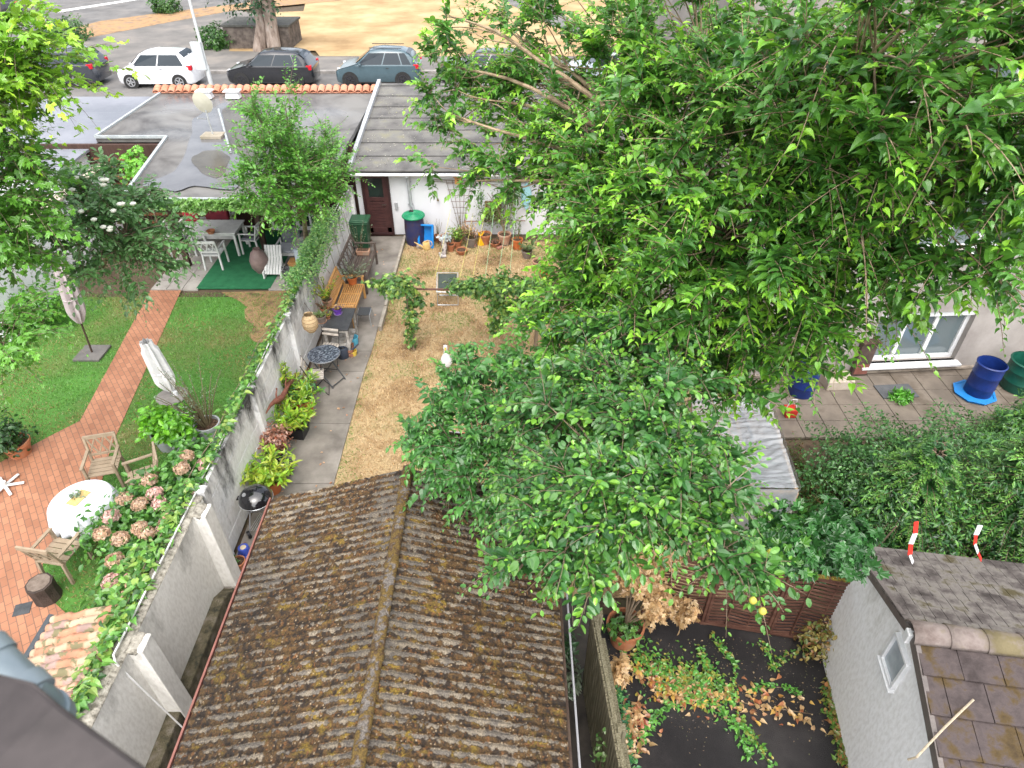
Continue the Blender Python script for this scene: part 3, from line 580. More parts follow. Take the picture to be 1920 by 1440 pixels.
# ================================================================ RIGHT: FENCES, WHITE OUTBUILDING, HOUSE
greyw = mat('weathered_board', (.1, .085, .05), (.2, .18, .11), (.3, .27, .19), scale=5, stretch=(12, 12, .5), rough=.9, bump=.8, bscale=20)
fn = T('board_fence', 'weathered upright board fence between the mossy shed and the dark yard', 'fence', (1.2, 4, 0))
fx0, fx1 = P(1112, 1165, 1.75), P(1163, 1440, 1.75)
mb = MB(); n = 46; y0, y1 = fx0.y+.1, .9
for k in range(n):
    y = lerp(y0, y1, (k+.5)/n); x = lerp(fx0.x, fx1.x, (y-fx0.y)/(fx1.y-fx0.y))
    mb.box((x-1.2, y-4, .87+.01*random.Random(k).uniform(-1, 1)), (.025, abs(y1-y0)/n-.008, 1.74))
mb.build('board', greyw, fn)
mb = MB(); xa_, xb_ = lerp(fx0.x, fx1.x, 0), lerp(fx0.x, fx1.x, (y1-fx0.y)/(fx1.y-fx0.y))
mb.bar((xa_-1.2+.035, y0-4, 1.72), (xb_-1.2+.035, y1-4, 1.72), .05, .07); mb.bar((xa_-1.2+.13, y0-4-.2, 1.5), (xb_-1.2+.13, y1-4, 1.5), .06, .06); mb.bar((xa_-1.2+.035, y0-4, .4), (xb_-1.2+.035, y1-4, .4), .05, .07)
mb.build('rail', greyw, fn)
for y in (y0, lerp(y0, y1, .36), lerp(y0, y1, .75)): x = lerp(fx0.x, fx1.x, (y-fx0.y)/(fx1.y-fx0.y)); MB().box((x-1.2+.09, y-4, .9), (.09, .09, 1.8)).build('post', greyw, fn)
redw = mat('red_brown_lath', (.06, .024, .016), (.1, .042, .028), (.16, .08, .055), scale=3, stretch=(1, 1, 4), rough=.75, bump=.3)
wf = T('woven_fence', 'red brown woven lath fence panels at the back of the dark yard', 'fence', (0, 0, 0))
A, B = P(1262, 1160), P(1562, 1208); A.z = B.z = 0
A2 = A+(A-B).normalized()*.5; d = (B-A2); Lf = d.length; d.normalize(); nrm = Vector((d.y, -d.x, 0)); wf.location = A2
npan = 3; pl_ = Lf/npan; H = 1.5
for k in range(npan):
    s0 = k*pl_; lm = MB(); fm_ = MB()
    for r in range(18):
        z = .1+r*.077; pts = []
        for t in np.linspace(0, 1, 13):
            pts.append(d*(s0+.05+t*(pl_-.1))+nrm*(.014*math.cos(t*math.pi*3))+Vector((0, 0, z+.012*math.sin(t*math.pi))))
        vs = []; fs = []
        for p in pts: vs += [p-Vector((0, 0, .021)), p+Vector((0, 0, .021))]
        for q in range(12): fs.append((2*q, 2*q+2, 2*q+3, 2*q+1))
        lm.add(vs, fs)
    o = lm.build('lath', redw, wf); s = o.modifiers.new('s', 'SOLIDIFY'); s.thickness = .008
    for t in (0, 1): p = d*(s0+.025+t*(pl_-.05)); fm_.bar(p, p+Vector((0, 0, H)), .045, .045)
    fm_.bar(d*s0+Vector((0, 0, H)), d*(s0+pl_)+Vector((0, 0, H)), .06, .04); fm_.bar(d*s0+Vector((0, 0, .05)), d*(s0+pl_)+Vector((0, 0, .05)), .05, .05)
    for t in (.33, .66): p = d*(s0+t*pl_); fm_.bar(p+Vector((0, 0, .05)), p+Vector((0, 0, H)), .02, .03)
    fm_.build('frame', redw, wf)
mossm = mat('moss_cushion', (.06, .04, .01), (.2, .15, .02), (.12, .1, .03), scale=12, rough=1, bump=1)
mt_ = MB()
for k in range(60):
    s_ = random.Random(k); p = d*(Lf-.02-s_.random()*1.5)+Vector((0, 0, H+.02)); mt_.lathe([(.0, -.01), (.035, 0), (.03, .014), (.0, .02)], 6, c=p)
mt_.build('moss', mossm, wf, smooth=True)
# white outbuilding
ob = T('outbuilding', 'small white rendered outbuilding with a mossy brown tiled roof and one window', 'shed', (4.62, 3.6, 0))
rend2 = wallmat('white_render', (.86, .86, .86), (.45, .43, .33), (.68, .88))
yE, yR, yS, zE, zR = 5.55, 4.0, 1.0, 2.05, 2.72
g = MB(); T_ = .25
pr = [(yS, 0), (yE, 0), (yE, zE), (yR, zR-.03), (yS, zR-.03-(yR-yS)*.3)]
vs = [(0, y-3.6, z) for y, z in pr]+[(5.5, y-3.6, z) for y, z in pr]; nn = 5
g.add(vs, [(0, 1, 2, 3, 4)[::-1], (5, 6, 7, 8, 9)]+[(i, (i+1) % 5, 5+(i+1) % 5, 5+i) for i in range(5)]); g.build('wall', rend2, ob)
winp = PX(1728, 1258, 4.62); winp.y += .1
wb = MB(); wy = winp.y-3.6; wz = winp.z
for a, b, c_, d_2 in ((0, .25, .4, .04), (0, -.25, .4, .04)): wb.box((-.02, wy, wz+b), (.06, c_, d_2))
for b in (-.19, .19): wb.box((-.02, wy+b, wz), (.06, .04, .5))
wb.box((-.03, wy, wz-.29), (.08, .46, .03)); wo = wb.build('window_frame', whitem, ob, bevel=.004)
MB().box((-.005, wy, wz), (.02, .37, .48)).build('pane', mat('frosted_glass', (.3, .34, .37), (.4, .44, .47), rough=.25, bump=0), wo)
# tiled near slope, slated far slope
tm = mat('mossy_tile', (.03, .021, .02), (.048, .036, .035), (.066, .05, .048), (.06, .037, .009), (.035, .02, .005), scale=3.5, detail=12, rough=.75, bump=.5, lo=.32, hi=.68)
slm = mat('lichened_slate', (.04, .033, .03), (.09, .077, .072), (.17, .155, .14), (.07, .058, .027), scale=3, detail=10, rough=.85, bump=.5)
tb = MB(); nr = 9; slope = -.3
for r in range(nr):
    ya = yR-.05-r*.36; yb2 = ya-.385
    for q in range(14):
        xx = -.06+q*.4+(.2 if r % 2 else 0)-.2*(q == 0 and r % 2); wd = .4 if not (q == 0 and r % 2) else .2
        if q == 0 and r % 2: xx = -.06; wd = .2
        elif r % 2: xx = -.06+.2+(q-1)*.4
        za = zR+.02+(ya-yR)*(-slope)*1; zb = zR+.02+(yb2-yR)*.3+.035; za = zR+.015+(ya-yR)*.3
        tb.slab([(xx, yb2-3.6, zb), (xx+wd-.008, yb2-3.6, zb+random.Random(r*31+q).uniform(-.006, .006)), (xx+wd-.008, ya-3.6, za), (xx, ya-3.6, za)], .022)
tb.build('roof_tiles', tm, ob)
sb = MB(); nr = 8; rs = random.Random(4)
for r in range(nr):
    ya = yR+.04+r*.215; yb2 = ya+.24; zf = lambda y: zR-(y-yR)*(zR-zE)/(yE-yR)+.02
    x = -.08
    while x < 5.6:
        wd = rs.uniform(.1, .17); sb.slab([(x, ya-3.6, zf(ya)), (x+wd-.008, ya-3.6, zf(ya)), (x+wd-.008, yb2-3.6, zf(yb2)+.022+rs.uniform(0, .01)), (x, yb2-3.6, zf(yb2)+.022)], .012); x += wd
sb.build('roof_slates', slm, ob)
rb = MB()
for q in range(16):
    x = -.1+q*.37; ring = []
    for xx, r_ in ((x, .12), (x+.39, .108)):
        ring += [(xx, yR-3.6+r_*1.25*math.cos(t), zR+.0+r_*math.sin(t)) for t in np.linspace(0, math.pi, 10)]
    rb.add(ring, [(i, i+1, i+11, i+10) for i in range(9)])
o = rb.build('ridge_tile', mat('ridge_clay', (.12, .09, .08), (.2, .165, .15), (.14, .115, .06), scale=3, bump=.4), ob, smooth=True); s = o.modifiers.new('s', 'SOLIDIFY'); s.thickness = .015
MB().box((-.06, yR-3.6, zR-.07), (.12, .1, .16)).build('verge_cap', whitem, ob, bevel=.01)
vb = MB(); vb.bar((-.05, yR-3.6, zR-.03), (-.05, yE-3.6+.12, zE-.05), .05, .12); vb.bar((-.05, yR-3.6, zR-.03), (-.05, yS-3.6, zR-.93), .05, .12); vb.build('verge_board', mat('lead_grey', (.1, .085, .08), (.15, .13, .12), rough=.5), ob)
rp = T('rope', 'pale rope lying slantwise over the mossy brown roof tiles', 'rope', (0, 0, 0))
a_, b_, c_2 = P(1825, 1312, 2.62), P(1770, 1365, 2.55), P(1718, 1420, 2.48); bpy.data.objects.remove(rp)
mb = MB(); mb.tube([a_-a_, (a_+b_)/2-a_+Vector((0, 0, .02)), b_-a_, c_2-a_, c_2-a_+Vector((-.02, .03, -.12))], .012, 6); o = mb.build('rope', mat('rope_fibre', (.3, .25, .18), (.45, .38, .28), scale=30), smooth=True); o.location = a_
tag(o, 'pale rope lying slantwise over the mossy brown roof tiles', 'rope')
RO = -.15; cpt = Vector((4.62, 5.55, 0)); ob.rotation_euler = (0, 0, RO); ob.location = cpt+Matrix.Rotation(RO, 3, 'Z') @ (Vector((4.62, 3.6, 0))-cpt)
# neighbour house on the right
ho = T('house', 'tall pale pink rendered house behind the mulberry tree on the right', 'house', (0, 0, 0))
ha, hb = P(1240, 700), P(1905, 690); 
ha, hb = P(1290, 716), P(1880, 690); hd = (hb-ha).normalized(); ang = math.atan2(hd.y, hd.x); org = ha-hd*.2; ho.location = org; ho.rotation_euler = (0, 0, ang)
hren = mat('pink_render', (.25, .225, .21), (.31, .285, .265), (.36, .33, .31), scale=1.2, rough=.9)
def hl(px_, py_):   # pixel on the facade plane -> local x, z
    r = ray(px_, py_); n_ = np.array((-hd.y, hd.x)); t = (n_ @ np.array((org.x, org.y)))/(n_ @ r[:2]); q = np.array((r[0]*t, r[1]*t))-np.array((org.x, org.y)); return float(q @ np.array((hd.x, hd.y))), float(CAMZ+r[2]*t)
x0w, zs_ = hl(1617, 682); x1w, _ = hl(1773, 672); _, zt = hl(1640, 590); zt = max(zt, zs_+1.15)
x1w = hl(1790, 672)[0]
HW, HH = 22, 9.0
wins = [(x0w, x1w, zs_, zt), (x0w+.1, x1w+.1, zs_+2.75, zt+2.75), (x0w-3.4, x0w-2.0, zs_+2.75, zt+2.75), (x1w+2.2, x1w+3.8, zs_+2.75, zt+2.75), (x0w+.1, x1w+.1, zs_+5.4, zt+5.3)]
# facade as strips round openings
mbh = MB(); xs = sorted({0, HW} | {w_[0] for w_ in wins} | {w_[1] for w_ in wins}); zz = sorted({0, HH} | {w_[2] for w_ in wins} | {w_[3] for w_ in wins})
for i in range(len(xs)-1):
    for j in range(len(zz)-1):
        cx, cz = (xs[i]+xs[i+1])/2, (zz[j]+zz[j+1])/2
        if any(w_[0] < cx < w_[1] and w_[2] < cz < w_[3] for w_ in wins): continue
        mbh.add([(xs[i], 0, zz[j]), (xs[i+1], 0, zz[j]), (xs[i+1], 0, zz[j+1]), (xs[i], 0, zz[j+1])], [(0, 1, 2, 3)])
for w_ in wins:
    a, b, c, d_3 = w_; mbh.add([(a, 0, c), (b, 0, c), (b, 0, d_3), (a, 0, d_3), (a, .2, c), (b, .2, c), (b, .2, d_3), (a, .2, d_3)], [(0, 4, 5, 1), (1, 5, 6, 2), (2, 6, 7, 3), (3, 7, 4, 0)])
mbh.add([(0, 0, 0), (0, 9, 0), (0, 9, HH), (0, 0, HH)], [(0, 3, 2, 1)]); mbh.build('wall', hren, ho)
pinkb = mat('plinth_render', (.2, .17, .14), (.33, .28, .23), (.4, .34, .28), scale=3)
MB().box((HW/2, -.03, zs_*.5-.05), (HW-.04, .06, zs_-.25)).build('plinth', pinkb, ho)
for w_ in wins:
    a, b, c, d_3 = w_; fr = MB(); n_ = 3 if b-a > 1.5 else 2
    for z in (c+.04, d_3-.04): fr.box(((a+b)/2, .16, z), (b-a, .07, .09))
    for k in range(n_+1): fr.box((lerp(a+.045, b-.045, k/n_), .16, (c+d_3)/2), (.09, .06, d_3-c-.17))
    fo = fr.build('window', whitem, ho, bevel=.006); MB().box(((a+b)/2, .18, (c+d_3)/2), (b-a-.1, .01, d_3-c-.1)).build('pane', mat('window_glass', (.12, .15, .16), rough=.08, spec=.8, bump=0), fo)
    MB().box(((a+b)/2, -.05, c-.03), (b-a+.16, .26, .06)).build('sill', whitem, fo, bevel=.01); MB().box(((a+b)/2, .1, d_3-.06), (b-a-.02, .12, .14)).build('shutter_box', whitem, fo)
MB().slab([(-.5, -.5, HH), (HW, -.5, HH), (HW, 9.5, HH+3.2), (-.5, 9.5, HH+3.2)], .2).build('roof', tm, ho)
# terracotta lean-to roof and own building's edge, bottom left
lt = T('tiled_lean_to', 'low lean-to roof of weathered terracotta barrel tiles below the hydrangeas', 'roof', (WX-.2, 3.9, 0))
nu, nv = 60, 260; y = np.linspace(2.2, 5.15, nv); u = np.linspace(0, 1, nu); U, Y = np.meshgrid(u, y, indexing='ij'); Yl = Y+.012*np.sin(U*20)
per = .12; pp = ((Yl/per) % 1); row = np.floor(U*5.2); Z = 1.62-.36*U+.05*np.abs(np.sin(pp*math.pi))**.8-.03*((U*5.2) % 1)+.03+.006*h2(np.floor(Yl/per), row, 3)
X = -.02-U*1.25+.01*np.sin(Y*3); cc = np.array([(.36, .17, .1), (.43, .26, .17), (.3, .2, .17), (.42, .3, .2), (.4, .19, .11)])
ci = (h2(np.floor(Yl/per), row, 8)*4.999).astype(int); col = cc[ci]*(.75+.5*fbm(X*9, Y*9, 7))[..., None]
col = np.where((fbm(X*14, Y*14, 17) > .62)[..., None], np.array((.16, .14, .07)), col)
I = np.arange(nu*nv).reshape(nu, nv); F = np.stack([I[:-1, :-1], I[:-1, 1:], I[1:, 1:], I[1:, :-1]], -1).reshape(-1, 4)
def attrmat(nm, rough=.8):
    m = leafmat(nm+'_', rough, 0); m.name = nm; return m
mesh_np('barrel_tiles', np.stack([X, Y-3.9, Z], -1).reshape(-1, 3), F, attrmat('barrel_tile'), lt, col=col.reshape(-1, 3), smooth=True)
MB().box((-.62, -.25, .66), (1.1, 2.6, 1.25)).build('wall', hren, lt); MB().tube([(-1.3, 1.25, 1.28), (-1.3, -1.75, 1.28)], .05, 8).build('gutter', mat('dark_zinc', (.08, .09, .1), metal=.4, rough=.5), lt, smooth=True)
own = mat('brown_metal', (.028, .023, .022), (.05, .041, .04), (.035, .029, .028), scale=3, rough=.5, bump=.05)
ow = T('dormer_roof', 'out of focus brown metal roof edge in the lower left corner', 'roof', tuple(P(0, 1400, 8.0)))
pz = [P(0, 1262, 8.0), P(60, 1275, 8.02), P(110, 1318, 8.02), P(285, 1446, 8.0), P(420, 1700, 8.0), P(-300, 1700, 8.0), P(-300, 1230, 8.0)]
MB().slab([p-Vector(ow.location) for p in pz][::-1], .04).build('metal_sheet', own, ow, bevel=.01)
zp = MB(); q = [PD(-190, 1080, 2.3), PD(-35, 1240, 2.2), PD(38, 1310, 2.15), PD(78, 1350, 2.25), PD(95, 1430, 2.6)]
zp.tube([p-q[0] for p in q], .066, 20); cl = MB()
for k in (1, 2, 3):
    dd = (q[k]-q[k-1]).normalized(); pnt = q[k]-q[0]; cl.tube([pnt-dd*.025, pnt+dd*.02], .073, 20)
zt_ = T('rainwater_pipe', 'fat pale zinc rainwater pipe with collars above the brown roof edge', 'pipe', tuple(q[0])); zp.build('pipe', mat('pale_zinc', (.2, .25, .28), (.28, .33, .36), rough=.4, metal=.2, bump=0), zt_, smooth=True); cl.build('collar', MC['pale_zinc'], zt_, smooth=True)
# ================================================================ TREES
MUL = [(.06, .18, .028), (.085, .24, .032), (.12, .31, .038), (.035, .115, .03)]; MULT = [(.26, .55, .04), (.34, .62, .06), (.2, .46, .04)]
def B(px_, py_, d, r, n): return (PD(px_, py_, d), r, n)
mb_ = [B(1180, 100, 10.5, (1.5, 1.5, 1.3), 260), B(1060, 200, 10.5, (1.0, 1.2, .9), 110), B(950, 70, 11, (.9, 1, .6), 60), B(1330, 60, 9.5, (1.6, 1.5, 1.2), 240),
 B(1500, 150, 7.5, (1.3, 1.3, 1.0), 200), B(1700, 60, 6, (1.1, 1.0, .8), 150), B(1860, 120, 6.5, (1.0, 1, .9), 120), B(1650, 250, 7, (1.2, 1.2, .9), 190), B(1850, 330, 7, (1.0, 1.1, .8), 120),
 B(1150, 330, 9.5, (.8, 1.2, .8), 180), B(1250, 280, 8.8, (1.3, 1.3, 1.1), 260), B(1420, 320, 8.2, (1.3, 1.3, 1.0), 250), B(1560, 420, 7.8, (1.2, 1.2, .9), 210), B(1750, 420, 7.6, (.8, .9, .5), 70),
 B(1120, 430, 9.3, (.45, .8, .6), 110), B(1210, 470, 8.6, (.9, 1.1, .9), 220), B(1340, 470, 7.8, (1.3, 1.2, 1.0), 260), B(1470, 530, 7.8, (.7, .8, .55), 130), B(1270, 580, 8.6, (1.0, .9, .8), 170),
 B(1100, 560, 9.0, (.5, .6, .5), 100), B(1590, 510, 8.2, (.4, .5, .3), 28), B(1370, 640, 8.2, (.6, .6, .6), 80), B(1890, 420, 7.8, (.5, .8, .4), 28), B(1460, 680, 8.2, (.35, .4, .4), 26), B(1420, 740, 8.0, (.15, .2, .15), 7),
 B(1000, 130, 11, (.9, 1, .8), 55), B(900, 190, 11, (.8, .8, .6), 34), B(840, 200, 10.5, (.45, .6, .4), 14), B(880, 330, 10.2, (.9, .5, .3), 20), B(1020, 270, 10.2, (.7, .7, .5), 45), B(930, 240, 10.5, (.9, .8, .6), 40),
 B(820, 130, 11, (.3, .4, .25), 6), B(830, 20, 11, (.4, .4, .3), 7), B(1740, 520, 8.2, (.2, .3, .15), 7), B(1060, 370, 10, (.3, .4, .4), 34), B(1030, 620, 8.9, (.3, .4, .25), 30)]
fork = PD(1330, 400, 9.6)
mb_ = [(c, r, int(n*1.2)) for c, r, n in mb_]
mul = tree('mulberry_tree', 'huge spreading mulberry tree with glossy leaves that fills the right half', 'tree', P(1395, 690), fork, mb_, 'heart', .1, MUL, MULT, 7, spacing=.03, L=(.35, .75), droop=.2, twig=.005, bark=mat('mulberry_bark', (.16, .11, .07), (.3, .22, .14), (.4, .31, .21), scale=9, bump=.4), hang=.12, trunk_r=.2, limb_r=.055)
QU = [(.035, .125, .03), (.055, .17, .035), (.028, .095, .028), (.075, .21, .04)]; QUT = [(.12, .3, .04), (.2, .42, .04)]
qsc = 1.35
qb = [B(1180, 720, 7.4, (.9, .8, .6), 150), B(1120, 860, 6.6, (.9, .8, .6), 170), B(1235, 850, 6.3, (.65, .7, .5), 170), B(1070, 950, 6.2, (.4, .5, .3), 120), B(1170, 915, 5.9, (.6, .5, .25), 190), B(1290, 915, 6.0, (.45, .5, .25), 130),
 B(1070, 1020, 5.9, (.3, .3, .15), 60), B(1220, 950, 5.9, (.3, .3, .08), 50), B(1345, 1010, 6, (.15, .3, .12), 34), B(1400, 1060, 6, (.08, .2, .05), 8), B(1105, 1085, 6.0, (.1, .15, .08), 14), B(1000, 1045, 6.1, (.12, .2, .05), 9), B(1370, 880, 6.6, (.15, .3, .15), 10), B(1220, 660, 7.8, (.8, .7, .5), 90), B(1420, 1090, 6.1, (.08, .1, .06), 5), B(960, 1075, 5.95, (.15, .2, .08), 3)]
qb += [B(1110, 680, 7.8, (.6, .6, .4), 90), B(1040, 760, 7.3, (.45, .5, .35), 70), B(1140, 760, 7.2, (.6, .6, .4), 90)]
qb = [(c, r, int(n*qsc)) for c, r, n in qb]
qu = tree('quince_tree', 'quince tree with matt oval leaves overhanging the mossy shed roof', 'tree', P(1200, 1000), PD(1210, 930, 7.3), qb, 'oval', .095, QU, QUT, 17, spacing=.027, L=(.25, .5), trunk_r=.11, m=leafmat('leaf_matt', .42, .25, .45), hang=.25)
ye = mat('quince_yellow', (.38, .38, .06), (.5, .44, .07), rough=.6)
for k, (x, y, d) in enumerate(((1412, 1126, 5.7), (1430, 1146, 5.65), (1444, 1036, 6.0), (1046, 985, 6.1), (1105, 700, 7.3))):
    o = MB().lathe([(.0, -.03), (.017, -.028), (.029, -.01), (.03, .006), (.018, .028), (.006, .034), (.0, .03)], 12).build('quince_fruit', ye, qu, smooth=True); o.location = PD(x, y, d)-Vector(qu.location)
SB = [(.035, .13, .03), (.05, .17, .035), (.075, .22, .045)]; SBT = [(.12, .3, .05), (.09, .25, .04)]
sb_ = [B(850, 730, 8.8, (.5, .5, .5), 70), B(950, 740, 8.8, (.6, .6, .6), 100), B(900, 840, 8.4, (.7, .6, .6), 130), B(1000, 830, 8.1, (.6, .6, .5), 110), B(940, 920, 8.0, (.5, .5, .4), 70), B(800, 800, 8.6, (.35, .4, .35), 34), B(760, 815, 8.7, (.25, .2, .12), 10), B(1010, 700, 8.9, (.5, .5, .4), 60), B(865, 680, 8.9, (.1, .1, .3), 5), B(1020, 920, 7.7, (.4, .4, .3), 50)]
tree('lilac_bush', 'dense dark green bush with heart shaped leaves at the end of the dry lawn', 'bush', P(960, 880), PD(940, 860, 10.2), sb_, 'heart', .095, SB, SBT, 27, spacing=.032, L=(.3, .6), trunk_r=.06, hang=.5)
# small leaved tree over the garden wall
PT = [(.07, .22, .03), (.1, .28, .04), (.13, .33, .05)]; PTT = [(.12, .3, .04), (.16, .36, .05)]
pt = [B(510, 260, 15.5, (.6, 1.0, .6), 130), B(560, 300, 15.5, (.8, 1, .8), 220), B(520, 340, 15.3, (.6, .9, .5), 150), B(600, 345, 15.4, (.6, .9, .4), 150), B(570, 385, 15.2, (.5, .6, .3), 60), B(535, 190, 15.7, (.35, .4, .5), 18), B(625, 290, 15.6, (.4, .5, .5), 30), B(470, 310, 15.4, (.5, .6, .6), 30)]
tree('privet_tree', 'feathery small leaved tree leaning over the far end of the garden wall', 'tree', P(575, 470), PD(570, 410, 16.2), pt, 'diamond', .1, PT, PTT, 37, spacing=.024, L=(.35, .8), trunk_r=.07, limb_r=.02, hang=.2, droop=.1)
YT = [(.17, .36, .03), (.22, .44, .04), (.12, .28, .03)]; YTT = [(.36, .58, .04), (.42, .62, .06)]
tree('maple_tree', 'sunny yellow green tree in the upper left corner above the parked cars', 'tree', (-10.8, 9.0, 0), (-10.0, 9.6, 4.2), [B(10, 85, 12, (.7, .8, .4), 60), B(70, 110, 12, (.45, .6, .25), 30), B(-90, 130, 12, (.9, 1, .8), 90), B(40, 160, 11.5, (.7, .8, .15), 40), B(90, 165, 12, (.2, .3, .08), 8)], 'lobed', .17, YT, YTT, 47, spacing=.08, L=(.4, .9), trunk_r=.16)
DT = [(.07, .2, .028), (.1, .26, .035), (.13, .32, .04)]; DTT = [(.12, .32, .03), (.1, .26, .03)]
tree('walnut_tree', 'dark green tree along the left edge beside the yellow green one', 'tree', (-10.6, 9.6, 0), (-10.2, 9.6, 2.2), [B(-10, 250, 12, (.6, .8, .7), 100), B(10, 370, 12, (.6, .8, .7), 110), B(-60, 330, 12, (.8, .9, 1.0), 90), B(-10, 470, 12, (.6, .7, .6), 70), B(-20, 600, 11.5, (.5, .5, .6), 70), B(10, 660, 11.2, (.15, .3, .2), 14), B(40, 310, 12.3, (.3, .4, .3), 20), B(-60, 440, 12, (.8, .9, 1.0), 70)], 'lobed', .13, DT, DTT, 57, spacing=.06, L=(.35, .8), trunk_r=.14)
OL = [(.1, .23, .07), (.14, .29, .1), (.075, .18, .055)]; OLT = [(.12, .24, .1), (.14, .26, .11)]
tree('viburnum_shrub', 'grey green shrub with white flower heads beside the neighbour terrace', 'bush', P(190, 500), PD(190, 430, 14), [B(170, 400, 13.5, (.8, .9, .7), 190), B(240, 430, 13.3, (.7, .9, .6), 180), B(150, 470, 13.2, (.6, .7, .6), 50), B(250, 490, 13, (.7, .6, .5), 60), B(220, 350, 13.8, (.6, .6, .4), 30), B(130, 350, 13.8, (.4, .5, .4), 24)], 'oval', .12, OL, OLT, 67, spacing=.036, L=(.3, .6), trunk_r=.07, m=leafmat('leaf_matt'), hang=.3)
vrs = random.Random(3); fl_ = MB()
vfl = []
vo = [o for o in C.objects if o.name == 'viburnum_shrub'][0]
for k in range(16):
    p = PD(vrs.uniform(95, 250), vrs.uniform(330, 440), 12.6)-Vector(vo.location)
    MB().lathe([(.0, -.02), (.04, -.015), (.05, .008), (.025, .025), (.0, .03)], 9, c=p).build('flower_head', mat('white_flower', (.6, .62, .52), (.75, .75, .68), scale=20), vo)
# conifers, hedge and creepers on the right
CN = [(.035, .12, .03), (.06, .18, .04), (.02, .07, .025)]; CNT = [(.2, .42, .06), (.15, .35, .06)]
def conifer(name, label, base, h, r, n, seed, pal=CN, tips=CNT, group=None, lw=.05):
    rs = np.random.RandomState(seed); root = T(name, label, 'conifer', tuple(base), 0, group)
    MB().tube([(0, 0, 0), (0, 0, h*.9)], [.07, .015], 7).build('trunk', BARK, root, smooth=True)
    t = rs.rand(n)**.8; a = rs.rand(n)*2*math.pi; rr = r*(1-t*.9)*(.75+.35*rs.rand(n)); z0 = h*(.12+.86*t)
    O = np.stack([np.cos(a), np.sin(a), np.zeros(n)], -1); S0 = np.stack([O[:, 0]*.05, O[:, 1]*.05, z0], -1)
    tt = np.linspace(0, 1, 5); Pn = S0[:, None]+O[:, None]*(rr[:, None]*tt[None])[..., None]+np.array((0, 0, 1.))*((.25*tt-.3*tt**2)[None]*rr[:, None])[..., None]
    tubes_np('branch', Pn, np.linspace(.012, .004, 5), BARK, root, 3)
    K = 34; tk = np.linspace(.2, 1.05, K); pp = S0[:, None]+O[:, None]*(rr[:, None]*tk[None])[..., None]+np.array((0, 0, 1.))*((.25*tk-.3*tk**2)[None]*rr[:, None])[..., None]
    side = np.stack([-O[:, 1], O[:, 0], np.zeros(n)], -1)[:, None]*np.where(np.arange(K) % 2 == 0, 1, -1)[None, :, None]
    ax = side*.85+O[:, None]*.7+rs.randn(n, K, 3)*.25-np.array((0, 0, .1))+rs.randn(n, 1, 3)*.2; nm = np.array((0, 0, 1.))+rs.randn(n, K, 3)*.35+0*ax
    sz = (lw*2.6*(1.15-tk)[None]*(.7+.6*rs.rand(n, K))+.03); young = (np.clip(tk-.55, 0, 1)*3.2)[None, :, None]*rs.rand(n, 1, 1); young = np.clip(young, 0, 1)
    col = palette(rs, n*K, pal).reshape(n, K, 3)*(1-young)+palette(rs, n*K, tips).reshape(n, K, 3)*young
    leaf_mesh('crown', pp.reshape(-1, 3), ax.reshape(-1, 3), nm.reshape(-1, 3), sz.ravel(), 'long', col.reshape(-1, 3), leafmat('leaf_matt'), root)
    bush(root, 'inner_foliage', (0, 0, h*.42), (r*.75, r*.75, h*.4), 5200, .11, 'long', list(pal)+[tips[1]], seed+50, leafmat('leaf_matt'), shell=.3, zmin=.03)
    return root
c1 = conifer('fir_tree', 'light green fir whose drooping branches reach over the outbuilding roof', P(1850, 1040), 3.0, 1.5, 460, 3)
conifer('fir_tree', 'fir at the right edge with pale branch tips above the tape ribbons', (6.7, 7.6, 0), 2.0, 1.5, 420, 5)
conifer('fir_tree', 'smaller fir standing between the terrace and the tape ribbons', P(1700, 950), 1.6, 1.0, 300, 8)
conifer('fir_tree', 'low fir in the far right corner just below the green barrel', P(1900, 850), 1.3, .9, 240, 9)
HG = [(.035, .11, .03), (.055, .16, .04), (.08, .21, .05)]
hd_ = T('hedge', 'dark small leaved hedge below the terrace slabs', 'hedge', tuple(P(1620, 930)))
bush(hd_, 'foliage', (0, 0, .7), (1.35, 1.1, .8), 9000, .07, 'diamond', HG, 71, zmin=.02); bush(hd_, 'foliage', (1.5, .3, .7), (1.2, 1.0, .8), 7000, .07, 'diamond', HG, 73, zmin=.02)
h3 = T('fern_bed', 'rusty and bright green undergrowth beside the plastic covered frame', 'undergrowth', tuple(P(1530, 940)))
bush(h3, 'foliage', (0, 0, .1), (.25, 1.2, .35), 3500, .07, 'long', [(.05, .13, .02), (.08, .2, .03), (.16, .07, .03)], 75, zmin=.01)
vc = T('virginia_creeper', 'dark green creeper with five part leaves climbing over the woven fence', 'creeper', tuple(P(1500, 1120)))
CR = [(.02, .08, .02), (.035, .12, .03), (.05, .17, .04)]
bush(vc, 'foliage', tuple(PD(1500, 1008, 7.3)-Vector(vc.location)), (.5, .35, .18), 1100, .1, 'lobed', CR+[(.08, .22, .03)], 77)
bush(vc, 'foliage', tuple(PD(1580, 1012, 7.2)-Vector(vc.location)), (.3, .4, .16), 700, .1, 'lobed', CR, 78)
bush(vc, 'foliage', tuple(PD(1425, 1025, 7.1)-Vector(vc.location)), (.25, .2, .1), 260, .1, 'lobed', CR, 79)
bush(vc, 'foliage', (0, .4, .6), (1.2, .35, .6), 1500, .1, 'lobed', CR, 80, zmin=.02)
sv = MB()
for k in range(6): sv.tube([(-.9+k*.35, .3, 0), (-.8+k*.36, .25, .8), (-.9+k*.4, .2, 1.5)], .012, 5)
sv.build('stem', BARK, vc, smooth=True)
